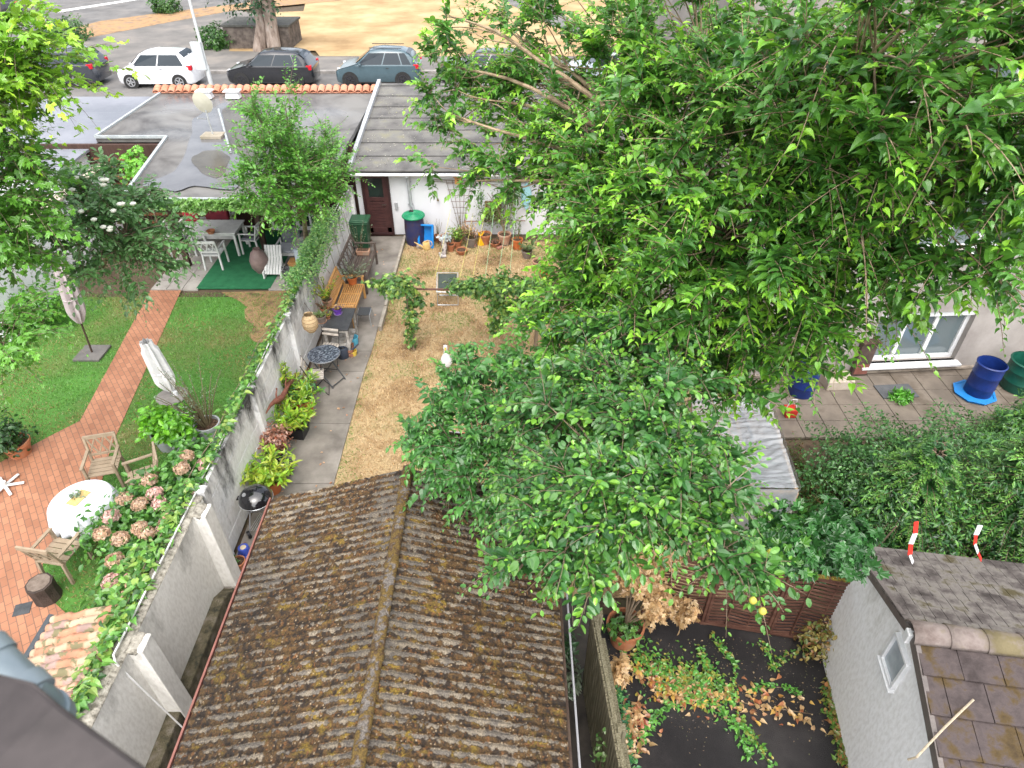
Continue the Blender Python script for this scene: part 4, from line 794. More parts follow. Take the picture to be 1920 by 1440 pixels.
# ================================================================ OBJECTS: POTS AND PLANTS
terra = mat('terracotta', (.34, .12, .055), (.44, .17, .08), (.4, .2, .12), scale=6, rough=.75, bump=.15)
terra2 = mat('terracotta_pale', (.42, .22, .14), (.52, .3, .2), (.45, .33, .25), scale=6, rough=.8, bump=.2)
orange = mat('orange_plastic', (.5, .14, .04), (.58, .18, .06), rough=.45, bump=.05)
taupe = mat('taupe_plastic', (.18, .15, .13), (.25, .21, .18), rough=.5, bump=.05)
greyp = mat('grey_pot', (.3, .32, .33), (.4, .42, .43), rough=.55, bump=.1)
blackp = mat('black_plastic', (.012, .013, .016), (.025, .026, .03), rough=.4, bump=.05)
soil = mat('potting_soil', (.03, .018, .01), (.09, .05, .03), (.2, .12, .07), scale=25, rough=1, bump=1)
stemm = mat('stem', (.12, .1, .05), (.2, .16, .09), scale=10)
LIME = [(.2, .38, .02), (.28, .46, .04), (.12, .28, .02), (.35, .4, .05)]
MID = [(.05, .14, .03), (.08, .2, .04), (.12, .26, .05)]
SILV = [(.16, .22, .14), (.22, .28, .18), (.1, .16, .09)]
DEAD = [(.42, .26, .15), (.5, .33, .2), (.3, .17, .09)]
def pot(name, label, loc, r, h, m, plant=None, saucer=None, group=None, cat='pot', taper=.72, rim=True, fill=.85):
    t = T(name, label, cat, tuple(loc), random.Random(label).uniform(0, 3), group)
    b = r*taper; pr = [(0, .0), (b, 0), (lerp(b, r, .8), h*.8)]
    if rim: pr += [(r*1.0, h*.8), (r*1.04, h*.82), (r*1.05, h), (r*.93, h), (r*.92, h*.84), (r*.88, h*.5)]
    else: pr += [(r, h), (r*.93, h), (r*.9, h*.6)]
    MB().lathe(pr, 26).build('pot', m, t, smooth=True)
    MB().lathe([(0, h*fill-.01+.012), (r*.5, h*fill+.006), (r*.905, h*fill-.008), (r*.9, h*fill-.04), (0, h*fill-.04)][::-1], 20).build('soil', soil, t)
    if saucer: MB().lathe([(0, -.0), (r*.95, .0), (r*1.08, .03), (r*1.02, .03), (r*.9, .008)], 24).build('saucer', saucer, t, smooth=True)
    if plant: plant(t, h*fill, r)
    return t
def sprigs(n, hgt, spread, leaf='oval', size=.05, pal=MID, seed=0, lpn=12, upr=1., droop=.15, nostem=False, tipl=None):
    def f(t, z, r):
        rs = np.random.RandomState(seed+11); a = rs.rand(n)*6.283; q = rs.rand(n)**.5
        S = np.stack([np.cos(a)*r*.4*q, np.sin(a)*r*.4*q, np.full(n, z)], -1); E = S+np.stack([np.cos(a)*spread*q, np.sin(a)*spread*q, hgt*(.6+.4*rs.rand(n))], -1)
        tt = np.linspace(0, 1, 6)[None, :, None]; M_ = (S+E)/2+np.array((0, 0, hgt*.15)); Pn = (1-tt)**2*S[:, None]+2*tt*(1-tt)*M_[:, None]+tt**2*E[:, None]
        tubes_np('stem', Pn, np.linspace(.006, .002, 6)*(1+hgt), stemm, t, 4)
        tk = np.linspace(.25, 1, lpn)[None, :, None]; pp = (1-tk)**2*S[:, None]+2*tk*(1-tk)*M_[:, None]+tk**2*E[:, None]
        d = norm(E-S)[:, None]; ax = d*.5*upr+rs.randn(n, lpn, 3)*.7; ax[..., 2] = ax[..., 2]*.5+.25-droop; nm = np.array((0, 0, 1.))+rs.randn(n, lpn, 3)*.4
        leaf_mesh('foliage', pp.reshape(-1, 3), ax.reshape(-1, 3), nm.reshape(-1, 3), size*(.6+.7*rs.rand(n*lpn)), leaf, palette(rs, n*lpn, pal), leafmat('leaf_matt'), t)
    return f
def G(px_, py_): return P(px_, py_, .0)
gp = 'flower pots in front of the garage wall'
# pots by the white wall, left to right (pixel = centre of base)
pot('flower_pot', 'terracotta pot with dry brown stalks right of the blue tub', G(822, 452), .12, .2, terra, sprigs(7, .55, .1, 'diamond', .025, DEAD+SILV, 1, 6), group=gp)
pot('flower_pot', 'wide ribbed terracotta bowl with nothing growing, behind the grey log figure', G(833, 457), .2, .26, terra2, None, group=gp, taper=.7, fill=.6)
pot('flower_pot', 'plain terracotta pot standing empty half behind the leafy green plant', G(846, 470), .12, .22, terra, None, group=gp)
pot('flower_pot', 'pot of yellow green leaves between the ribbed bowl and the taupe pot', G(858, 462), .14, .2, terra, sprigs(22, .4, .28, 'oval', .07, LIME+MID, 3, 12), group=gp)
pot('flower_pot', 'large pale clay pot with a drooping thin shrub, behind the taupe pot', G(866, 447), .19, .26, terra2, sprigs(9, .5, .25, 'diamond', .04, DEAD+MID, 4, 8), group=gp)
pot('flower_pot', 'taupe grey pot full of withered straw coloured shoots', G(884, 461), .17, .3, taupe, sprigs(26, .42, .2, 'long', .12, DEAD+[(.3, .3, .1)], 5, 5, upr=2), taupe, group=gp)
pot('flower_pot', 'shallow terracotta bowl of dark soil in front of the yellow green leaves', G(866, 476), .17, .15, terra, None, group=gp, taper=.6)
pot('flower_pot', 'tall wide terracotta pot behind the yellow bird figure', G(910, 456), .2, .32, terra, sprigs(4, .2, .1, 'diamond', .04, DEAD, 6, 5), group=gp)
pot('flower_pot', 'small round terracotta bowl heaped with dry brown bits', G(928, 462), .16, .15, terra, sprigs(30, .08, .12, 'diamond', .06, [(.1, .05, .03), (.2, .1, .06)], 7, 4), group=gp, taper=.6)
def rose(t, z, r):
    mb = MB(); rs = np.random.RandomState(5)
    for a, b, c in ((-.5, .3, 1.2), (.1, .35, 1.5), (.35, .3, 1.45), (-.8, .32, .75)): mb.tube([Vector(p) for p in bez(np.array((0, 0, z)), np.array((a*.1, .1, z+.7)), np.array((a, b, z+c)), 7)], list(np.linspace(.018, .008, 7)), 6)
    mb.build('stem', stemm, t, smooth=True)
    t.rotation_euler = (0, 0, 0)
    bush(t, 'foliage', (.15, .25, 1.45), (.42, .16, .38), 900, .06, 'oval', MID, 91, leafmat('leaf_matt'), shell=.1)
    bush(t, 'foliage', (-.45, .22, .85), (.45, .14, .42), 800, .055, 'oval', [(.12, .2, .05), (.1, .16, .05), (.2, .26, .08)], 92, leafmat('leaf_matt'), shell=.1)
    bush(t, 'foliage', (-.72, .26, 1.35), (.14, .1, .45), 200, .055, 'oval', MID, 93, leafmat('leaf_matt'), shell=.1)
    bush(t, 'foliage', (.1, .2, .7), (.35, .14, .45), 260, .05, 'oval', MID, 94, leafmat('leaf_matt'), shell=.1)
pot('climbing_rose', 'leafy climbing rose in a pale clay pot trained up the white wall', G(946, 456), .2, .32, terra2, rose, taupe, cat='climbing plant')
pot('flower_pot', 'bright orange ribbed pot with a thin sapling on a saucer', G(970, 465), .16, .3, orange, sprigs(5, .75, .22, 'oval', .055, MID, 8, 10), orange, group=gp)
pot('flower_pot', 'dark pot with round dull leaves at the bend of the pot row', G(988, 483), .16, .24, taupe, sprigs(12, .25, .2, 'heart', .09, [(.08, .14, .04), (.12, .18, .06)], 9, 6), group=gp)
pot('flower_pot', 'pale clay pot tucked under the mulberry leaves beside the lawn edge', G(1010, 503), .18, .24, terra2, None, group=gp)
pot('flower_pot', 'orange plastic pot nearest the vine at the lawn edge', G(1022, 518), .17, .28, orange, sprigs(5, .15, .1, 'diamond', .04, DEAD, 10, 5), group=gp)
pot('flower_pot', 'small square topped clay pot just above the row, below the wooden nest box trellis', G(803, 448), .13, .18, terra, sprigs(4, .5, .08, 'diamond', .03, SILV, 14, 6), group=gp)
# ---- garage wall things
wd = mat('trellis_wood', (.16, .12, .1), (.24, .19, .16), scale=8)
def trellis(label, c0, c1, wtop, wbot, zt_, zb_):
    t = T('trellis', label, 'trellis', (c0.x, YW-.05, 0)); mb = MB()
    for k in range(5):
        f = k/4-.5; mb.bar((f*wbot, 0, zb_), (f*wtop, 0, zt_), .014, .01)
    mb.build('upright', wd, t); mb = MB()
    for k in range(6):
        z = lerp(zb_, zt_, .28+k*.13); w_2 = lerp(wbot, wtop, (z-zb_)/(zt_-zb_)); mb.bar((-w_2/2-.03, -.008, z), (w_2/2+.03, -.008, z), .012, .012)
    mb.build('crosspiece', wd, t); return t
trellis('fan shaped wooden trellis standing alone below the wooden nest box', PY(862, 370, YW), None, .75, .16, PY(862, 337, YW).z, .35)
trellis('fan shaped wooden trellis behind the climbing rose', PY(944, 370, YW), None, .7, .2, PY(944, 360, YW).z, .35)
q = PY(859, 337, YW-.1); nb = T('nest_box', 'small orange wooden nest box hung under the gutter', 'nest box', (q.x, YW-.1, q.z-.12)); wo_ = mat('orange_wood', (.42, .2, .06), (.5, .27, .1), scale=8, stretch=(1, 1, 5))
MB().box((0, 0, .1), (.2, .14, .2)).build('box', wo_, nb, bevel=.006); MB().box((0, -.03, .215), (.27, .24, .025), R=Matrix.Rotation(rad(-15), 3, 'X')).build('roof', wo_, nb); MB().tube([(0, -.071, .12), (0, -.074, .12)], .022, 12).build('entrance_hole', blk, nb)
wl = T('clothes_rail', 'thin horizontal wooden rail fixed across the white wall', 'rail', (0, YW-.04, 0)); a_, b_ = PY(812, 337, YW-.04), PY(990, 343, YW-.04)
MB().bar((a_.x, 0, a_.z), (b_.x, 0, b_.z), .02, .015).bar((a_.x, .0, a_.z-.05), (b_.x-.9, 0, b_.z-.06), .015, .012).build('rail', wd, wl)
a_, b_ = PY(872, 415, YW-.04), PY(985, 414, YW-.04)
t = T('low_rail', 'low rusty rail along the foot of the white wall behind the pots', 'rail', (0, YW-.04, 0)); MB().bar((a_.x, 0, a_.z), (b_.x, 0, b_.z), .02, .02).build('rail', mat('rust', (.2, .08, .04), (.3, .15, .08)), t)
q = PY(821, 375, YW-.05); t = T('wind_chime', 'little bell hanging on a thread against the white wall', 'bell', tuple(q)); MB().lathe([(0, .06), (.02, .05), (.035, -.03), (.0, -.03)], 12).build('bell', mat('bronze', (.2, .15, .08), metal=.6, rough=.4), t, smooth=True); MB().tube([(0, 0, .05), (0, 0, .48)], .003, 4).build('thread', wd, t)
q = PY(987, 368, YW-.06); t = T('surfboard', 'pale turquoise little surfboard decoration hung on the white wall', 'wall decoration', tuple(q)); n = 22
pl = [(.16*math.sin(math.pi*min(1, k/11))**.7*(1 if k <= 11 else 0), .42-.84*k/11) for k in range(12)]; pl = pl+[(-x, z) for x, z in pl[::-1][1:-1]]
mb = MB(); k = len(pl); mb.add([(x, -.015, z) for x, z in pl]+[(x, .015, z) for x, z in pl], [tuple(range(k)), tuple(range(k, 2*k))[::-1]]+[(i, k+i, k+(i+1) % k, (i+1) % k) for i in range(k)]); mb.build('board', mat('turquoise', (.3, .6, .68), (.4, .68, .75), rough=.4), t)
t = T('doormat_hanging', 'woven brown mat leaning on the wall behind the climbing rose', 'mat', tuple(PY(925, 395, YW-.05))); MB().box((0, 0, 0), (.5, .03, .62)).build('mat', mat('coir', (.12, .07, .03), (.2, .13, .07), scale=30), t, bevel=.01)
# strings
st = [((845, 392), (815, 517), 1), ((887, 400), (862, 517), 1), ((912, 378), (886, 517), 1), ((930, 366), (909, 520), 0), ((955, 378), (933, 517), 0), ((971, 346), (955, 517), 0)]
ARB = P(776, 655).y
for k, (a, b, yl) in enumerate(st):
    A_, B_ = PY(*a, YW-.05), PY(b[0], b[1]+5, ARB+.2); mb = MB(); mb.tube([Vector((0, 0, 0)), (B_-A_)/2-Vector((0, 0, .05)), B_-A_], .005, 5)
    o = mb.build('string', mat('yellow_string', (.6, .55, .15)) if yl else mat('green_string', (.35, .6, .35))); o.location = A_; tag(o, ['first taut yellow string from the left, over the lawn to the vine', 'second yellow string from the left, passing the taupe pot', 'third yellow string, crossing just left of the yellow bird figure', 'first green string, between the yellow bird figure and the small round bowl', 'middle green string, passing in front of the climbing rose pot', 'rightmost green string over the dry lawn, beside the orange ribbed pot'][k], 'string', 'strings stretched between garage wall and vine')
# ---- rain barrel, tub, cans
q = G(780, 455); t = T('rain_barrel', 'dark blue rain barrel with a ribbed green lid under the downpipe', 'barrel', tuple(q)); bluep = mat('dark_blue_plastic', (.02, .03, .12), (.04, .04, .1), (.07, .035, .05), scale=3, rough=.45)
MB().lathe([(0, 0), (.27, 0), (.29, .1), (.3, .5), (.285, .86), (.0, .86)], 32).build('barrel', bluep, t, smooth=True); pr = [(0, .93)]
for k in range(1, 7): pr += [(k*.052-.02, .935-.003*k), (k*.052-.008, .95-.004*k), (k*.052+.008, .95-.004*k), (k*.052+.02, .932-.003*k)]
pr += [(.345, .9), (.345, .87), (.32, .87)]; grn = mat('green_plastic', (.01, .2, .09), (.015, .26, .12), rough=.4, bump=.03)
lo_ = MB().lathe(pr[::-1], 36).build('lid', grn, t, smooth=True); MB().box((-.08, .18, .95), (.12, .1, .02)).build('lid_opening', blk, lo_)
q = G(800, 462); t = T('tub', 'bright blue plastic trough standing on end against the barrel', 'tub', (q.x, q.y, 0), rad(-8)); bp = mat('bright_blue', (.01, .2, .6), (.015, .26, .7), rough=.35, bump=.02)
R = Matrix.Rotation(rad(-14), 3, 'X'); mb = MB(); Wt, Ht = .42, .66
for c, d_ in (((0, .1, Ht/2), (Wt-.06, .02, Ht-.05)), ((-Wt/2+.015, 0, Ht/2), (.025, .22, Ht-.04)), ((Wt/2-.015, 0, Ht/2), (.025, .22, Ht-.04)), ((0, 0, .02), (Wt-.05, .22, .025)), ((0, 0, Ht-.02), (Wt-.05, .22, .025))):
    mb.box(R @ Vector(c), d_, R=R)
for c, d_ in (((-Wt/2-.01, -.11, Ht/2), (.05, .02, Ht)), ((Wt/2+.01, -.11, Ht/2), (.05, .02, Ht)), ((0, -.11, 0), (Wt+.05, .02, .05)), ((0, -.11, Ht), (Wt+.05, .02, .05))): mb.box(R @ Vector(c), d_, R=R)
mb.build('trough', bp, t, bevel=.008)
def watering_can(label, loc, rz, m, s=1., ml=None):
    t = T('watering_can', label, 'watering can', tuple(loc), rz); mb = MB(); mb.lathe([(0, 0), (.1*s, 0), (.11*s, .03*s), (.105*s, .2*s), (.08*s, .23*s), (.065*s, .23*s), (.08*s, .19*s), (0, .19*s)], 22, sy=.8); mb.build('body', m, t, smooth=True)
    MB().tube([(-.08*s, 0, .05*s), (-.2*s, 0, .15*s), (-.33*s, 0, .25*s)], [.035*s, .022*s, .014*s], 10).build('spout', m, t, smooth=True)
    MB().tube([(.1*s, 0, .05*s), (.17*s, 0, .12*s), (.15*s, 0, .22*s), (.05*s, 0, .27*s), (-.05*s, 0, .23*s)], .012*s, 8).build('handle', m, t, smooth=True); return t
watering_can('pale yellow watering can in front of the blue trough', G(800, 467), rad(12), mat('pale_yellow', (.62, .42, .16), (.7, .5, .22), rough=.45, bump=.05), 1.05)
q = G(902, 459); t = T('bird_figure', 'bright yellow metal bird shaped figure among the pots', 'garden ornament', tuple(q), 0); yl = mat('yellow_paint', (.75, .42, .01), rough=.4, bump=.02)
MB().lathe([(0, 0), (.12, 0), (.115, .03), (.05, .26), (.035, .33), (.0, .34)], 16, sy=.6).build('body', yl, t, smooth=True)
for s_ in (-1, 1): MB().tube([(s_*.02, 0, .3), (s_*.06, 0, .37), (s_*.1, 0, .44)], [.03, .025, .01], 8).build('wing', yl, t, smooth=True)
q = G(832, 478); t = T('log_figure', 'grey and white birch log figure leaning among the pots', 'garden ornament', tuple(q), 0); brc = mat('birch', (.08, .06, .055), (.4, .36, .34), (.62, .6, .58), scale=7, dist=1)
MB().tube([(0, 0, .03), (.03, .06, .25), (.0, .16, .42)], [.08, .085, .07], 10).build('log', brc, t, smooth=True); MB().box((-.03, -.06, .03), (.2, .3, .05), rz=.2).build('base', brc, t, bevel=.01); bush(t, 'crumpled_cloth', (.05, .2, .48), (.17, .14, .08), 120, .09, 'oval', [(.5, .58, .6), (.65, .68, .68), (.3, .35, .36)], 33)
# bricks on the lawn edge
brk = mat('old_brick', (.3, .12, .08), (.38, .2, .15), scale=8)
for k, (x, y, lb) in enumerate(((886, 462, 'old brick lying between the taupe pot and the yellow bird figure'), (938, 466, 'old brick lying beside the small round bowl'), (786, 463, 'pale broken brick leaning at the foot of the rain barrel'))):
    q = G(x, y); o = MB().box((0, 0, .035), (.22, .11, .07), rz=k*.7).build('brick', brk if k < 2 else mat('pale_brick', (.4, .33, .27)), bevel=.008); o.location = q; tag(o, lb, 'brick', 'bricks edging the lawn')
# ---- wheelie bin and plants by it
def wheelie(label, loc, rz, m, parts=True):
    t = T('wheelie_bin', label, 'bin', tuple(loc), rz); mb = MB(); mb.add([(-.22, -.24, .05), (.22, -.24, .05), (.22, .22, .05), (-.22, .22, .05), (-.27, -.3, .92), (.27, -.3, .92), (.27, .28, .92), (-.27, .28, .92)], [(3, 2, 1, 0), (4, 5, 6, 7), (0, 1, 5, 4), (1, 2, 6, 5), (2, 3, 7, 6), (3, 0, 4, 7)]); mb.box((0, -.01, .9), (.6, .64, .05)); mb.build('body', m, t, bevel=.02)
    mb = MB(); mb.box((0, -.02, .955), (.58, .64, .04), top=.95); mb.box((0, -.02, .985), (.42, .46, .03), top=.9); mb.build('lid', m, t, bevel=.015)
    for s_ in (-1, 1): MB().tube([(s_*.22, .25, .1), (s_*.27, .25, .1)], .1, 16).build('wheel', blk, t, smooth=True)
    MB().tube([(-.24, .34, .96), (.24, .34, .96)], .015, 8).build('handle', m, t); return t
bing = mat('bin_green', (.02, .07, .035), (.03, .1, .05), rough=.4, bump=.05)
wheelie('dark green wheelie bin by the maroon garage door', G(679, 466), rad(90), bing)
pot('olive_sapling', 'spindly silver leaved olive sapling in front of the green bin', G(676, 487), .13, .22, blackp, sprigs(9, 1.0, .28, 'diamond', .05, SILV, 21, 16, droop=.3), cat='potted tree')
pot('dried_stalk', 'pot with grey leaves and one dead flower head next to the green bin', G(694, 462), .1, .2, taupe, sprigs(5, .75, .12, 'oval', .05, SILV, 22, 8), cat='potted plant')
# ---- benches
def bench(name, label, loc, L_, D_, m, rz, back, slats, h=.44, bh=.9):
    """local x: along the seat, +y: the back side"""
    t = T(name, label, 'bench', tuple(loc), rz); mb = MB()
    nS = 7; 
    for seg_ in range(slats[0]):
        x0 = -L_/2+.06+seg_*(L_-.12)/slats[0]; x1 = x0+(L_-.12)/slats[0]-(.03 if slats[0] > 1 else 0)
        for k in range(slats[1]):
            if slats[0] > 1:
                nn_ = slats[1]; yy = -D_/2+.04+k*(D_-.1)/(nn_-1); mb.box(((x0+x1)/2, yy, h), (x1-x0, (D_-.1)/(nn_-1)*.62, .02))
            else:
                yy = -D_/2+.04+k*(D_-.1)/(slats[1]-1); mb.box((0, yy, h), (L_-.08, (D_-.1)/(slats[1]-1)*.8, .025))
        if slats[0] > 1: mb.box((x1+.015, -.02, h), (.035, D_-.06, .024))
    mb.box((-L_/2+.045, -.02, h), (.035, D_-.06, .024)); mb.build('seat', m, t, bevel=.004, seg=1)
    fr = MB(); fr.box((0, -D_/2+.0, h-.05), (L_-.06, .03, .07)); fr.box((0, D_/2-.06, h-.05), (L_-.06, .03, .07)); fr.build('seat_rail', m, t)
    for sx in (-1, 1):
        MB().bar((sx*(L_/2-.03), -D_/2, 0), (sx*(L_/2-.03), -D_/2, h+.2), .055).build('leg', m, t, bevel=.006); MB().bar((sx*(L_/2-.03), D_/2+.05, 0), (sx*(L_/2-.03), D_/2-.03, h), .055).build('leg', m, t, bevel=.006)
        MB().bar((sx*(L_/2-.03), -D_/2-.05, h+.22), (sx*(L_/2-.03), D_/2+.03, h+.23), .06, .03).build('armrest', m, t, bevel=.008)
    b = MB(); y0, y1 = D_/2-.03, D_/2+.12; 
    def bp(x, f): return Vector((x, lerp(y0, y1, f), lerp(h, bh, f)))
    for sx in (-1, 1): b.bar(bp(sx*(L_/2-.03), 0), bp(sx*(L_/2-.03), 1.02), .055, .04)
    b.bar(bp(-L_/2, 1), bp(L_/2, 1), .05, .07); b.bar(bp(-L_/2, .18), bp(L_/2, .18), .03, .05)
    if back == 'slats':
        n_ = int(L_/.085)
        for k in range(n_): x = -L_/2+.07+(L_-.14)*k/(n_-1); b.bar(bp(x, .18), bp(x, 1), .045, .014)
    else:
        for sg in range(3):
            xa_, xb2 = -L_/2+.05+sg*(L_-.1)/3, -L_/2+.05+(sg+1)*(L_-.1)/3; b.bar(bp(xa_, .2), bp(xb2, .97), .03, .02); b.bar(bp(xb2, .2), bp(xa_, .97), .03, .02); xm = (xa_+xb2)/2; b.bar(bp(xm, .2), bp(xm, .97), .03, .02); b.bar(bp(xb2, .2), bp(xb2, .97), .035, .02)
    b.build('backrest', m, t, bevel=.003, seg=1); return t
teak = mat('teak', (.5, .24, .07), (.6, .32, .11), (.66, .38, .15), scale=4, stretch=(1, 8, 8), rough=.5, bump=.15); oldw = mat('old_bench_wood', (.06, .042, .035), (.11, .085, .07), (.15, .12, .1), scale=4, stretch=(1, 10, 10), rough=.6, bump=.4)
bench('bench', 'dark weathered wooden bench with a criss cross back and pots on it', (WX+.52, 16.55, .03), 1.75, .52, oldw, rad(90), 'cross', (1, 7))
bench('bench', 'honey coloured teak bench with slatted seat beside the dark bench', (WX+.5, 14.75, .03), 1.55, .52, teak, rad(90), 'slats', (3, 9))
q = P(682, 478, .46); t = T('planter_box', 'small square terracotta planter on the dark bench near the bin', 'planter', (q.x, q.y, .485)); mb = MB(); mb.box((0, 0, .07), (.34, .2, .13), top=1.08); mb.build('box', terra2, t, bevel=.01); MB().box((0, 0, .138), (.31, .17, .012)).build('soil', soil, t)
pot('potted_olive', 'silvery shrub in an orange pot on the near end of the dark bench', P(662, 533, .455)+Vector((.0, 0, .03)), .14, .2, orange, sprigs(22, .38, .5, 'oval', .055, SILV, 23, 12, droop=.1), cat='potted plant')
pot('flower_pot', 'low dark clay pot under the teak armrest', P(667, 552, .0)+Vector((-.1, 0, .03)), .15, .16, terra, None, group=gp, cat='pot').pop('group', None)
# ---- table with plants, lantern, chairs
ptw = mat('flaking_white_wood', (.2, .18, .16), (.4, .38, .35), (.55, .53, .5), scale=9, rough=.8)
t = T('plant_table', 'old wooden table with a black top and flaking white legs holding pots', 'table', (WX+.62, 13.3, .03)); TH = .74
MB().box((0, 0, TH), (.62, .95, .03)).build('table_top', mat('slate_top', (.03, .032, .035), (.06, .062, .066), rough=.5, wet=.2), t, bevel=.006)
MB().box((0, 0, TH-.06), (.54, .86, .08)).build('apron', ptw, t)
for sx in (-1, 1):
    for sy in (-1, 1): MB().bar((sx*.25, sy*.41, 0), (sx*.25, sy*.41, TH-.02), .055).build('leg', ptw, t, bevel=.005)
MB().box((0, 0, .2), (.5, .82, .02)).build('shelf', ptw, t)
tz = TH+.03+.016; purple = mat('purple_glaze', (.12, .04, .35), (.17, .06, .45), rough=.3, bump=.02)
tg = 'pots on the black topped table'
pot('flower_pot', 'purple glazed pot on a purple saucer at the corner of the black table', P(634, 588, tz), .1, .15, purple, sprigs(10, .1, .1, 'oval', .05, DEAD+[(.3, .3, .05)], 31, 5), mat('lilac_saucer', (.35, .25, .5)), tg)
pot('flower_pot', 'taupe pot with short green rosettes on the near edge of the black table', P(603, 603, tz), .12, .17, taupe, sprigs(16, .1, .1, 'oval', .05, [(.12, .2, .05), (.2, .28, .1)], 32, 6), terra2, tg)
pot('flower_pot', 'small brown pot of dark red leaves in the middle of the black table', P(609, 586, tz), .09, .13, terra, sprigs(14, .15, .13, 'oval', .045, [(.15, .05, .04), (.12, .14, .05)], 33, 8), None, tg)
pot('potted_shrub', 'pot with a green and yellow leaved shrub at the far end of the black table', P(615, 572, tz), .12, .16, terra2, sprigs(30, .45, .36, 'oval', .055, LIME+[(.05, .13, .03), (.5, .36, .05)], 34, 12), None, tg, 'potted plant')
pot('flower_pot', 'tiny yellow flowering pot squeezed between the taupe and purple pots', P(616, 597, tz), .06, .09, terra, sprigs(8, .06, .07, 'oval', .04, [(.5, .45, .05), (.3, .35, .05)], 35, 5), None, tg)
t = T('lantern', 'round woven rattan lantern hanging from the wall beside the black table', 'lantern', tuple(PX(581, 604, WX+.27))); ratt = mat('rattan', (.5, .36, .18), (.66, .5, .3), (.36, .24, .12), scale=40, rough=.8, bump=.6)
MB().lathe([(.08, -.24), (.1, -.2), (.15, -.14), (.17, -.02), (.15, .1), (.1, .16), (.09, .2), (.1, .21)], 24).build('shade', ratt, t, smooth=True)
rb_ = MB()
for z, r_ in ((-.2, .105), (-.12, .158), (-.04, .173), (.05, .167), (.12, .14)): rb_.lathe([(r_, z-.008), (r_+.006, z), (r_, z+.008)], 24)
rb_.build('band', mat('rattan_dark', (.32, .2, .1)), t); MB().tube([(-.09, 0, .2), (-.03, 0, .5)], .005, 5).tube([(.09, 0, .2), (-.03, 0, .5)], .005, 5).build('cord', darkwood, t)
q = P(672, 600); t = T('step_stool', 'small grey metal step stool beside the teak bench', 'stool', (WX+.97, 14.35, .03)); MB().box((0, 0, .3), (.3, .36, .03)).build('tread', mat('dark_rubber', (.05, .055, .06), rough=.6), t, bevel=.01); alum = mat('aluminium', (.5, .52, .54), rough=.35, metal=.7, bump=0)
for sx in (-1, 1): MB().tube([(sx*.17, -.2, 0), (sx*.15, -.15, .28), (sx*.15, .12, .3), (sx*.17, .2, 0)], .012, 8).build('leg', alum, t, smooth=True)
slatm = mat('pale_slat', (.3, .26, .22), (.42, .38, .33), (.5, .46, .42), scale=7, rough=.7)
blackm = mat('black_metal', (.015, .015, .017), rough=.4, metal=.3, bump=0)
def fchair(label, loc, rz, folded=False):
    t = T('folding_chair', label, 'chair', tuple(loc), rz)
    for k in range(6): MB().box((-.17+k*.068, 0, .455), (.05, .36, .016)).build('seat_slat', slatm, t, bevel=.003, seg=1)
    for sx in (-1, 1):
        MB().tube([(sx*.2, .22, 0), (sx*.2, -.1, .45), (sx*.2, -.24, .86)], .009, 6).build('frame', blackm, t); MB().tube([(sx*.18, -.24, 0), (sx*.18, .17, .44)], .009, 6).build('leg', blackm, t)
    MB().tube([(-.2, .22, .01), (.2, .22, .01)], .008, 6).tube([(-.18, -.24, .01), (.18, -.24, .01)], .008, 6).tube([(-.18, .17, .44), (.18, .17, .44)], .008, 6).build('crossbar', blackm, t)
    for z in (.7, .8): MB().box((0, -.185-(z-.7)*.35, z), (.4, .014, .055), R=Matrix.Rotation(rad(20), 3, 'X')).build('back_slat', slatm, t, bevel=.003, seg=1)
    return t
fc = fchair('folding slatted bistro chair next to the round table, nearer the rusty wall ornament', (WX+.42, P(600, 735).y, .03), rad(-78))
cp(fc, (WX+.5, 12.55, .03), rad(170), 'folding slatted bistro chair between the round table and the black topped table')
t = T('bistro_table', 'round folding bistro table with a wet speckled dark top', 'table', tuple(P(607, 664, .745)-Vector((0, 0, .715)))); MB().lathe([(0, .70), (.34, .70), (.352, .71), (.35, .724), (.335, .728), (.33, .722), (0, .722)], 40).build('table_top', mat('wet_speckled_top', (.02, .025, .035), (.05, .06, .08), (.2, .23, .27), scale=22, detail=10, rough=.3, wet=.2, lo=.4, hi=.62, bump=.05), t, smooth=True)
MB().lathe([(.345, .70), (.356, .708), (.356, .722), (.348, .727)], 40).build('rim', mat('grey_rim', (.2, .21, .22), metal=.5, rough=.4), t, smooth=True)
gm = mat('grey_metal', (.09, .095, .1), metal=.4, rough=.45, bump=0)
for sx in (-1, 1):
    MB().bar((sx*.2, -.3, .0), (sx*.2, .24, .7), .025, .012).build('leg', gm, t); MB().bar((sx*.23, .3, .0), (sx*.23, -.24, .7), .025, .012).build('leg', gm, t)
MB().bar((-.2, -.27, .04), (.2, -.27, .04), .02, .01).bar((-.23, .27, .04), (.23, .27, .04), .02, .01).build('crossbar', gm, t); t.rotation_euler = (0, 0, rad(60))
watering_can('dark blue grey watering can on the path behind the round table', G(645, 672)+Vector((0, 0, .03)), rad(200), mat('slate_plastic', (.03, .04, .06), (.05, .06, .085), rough=.45), 1.2)
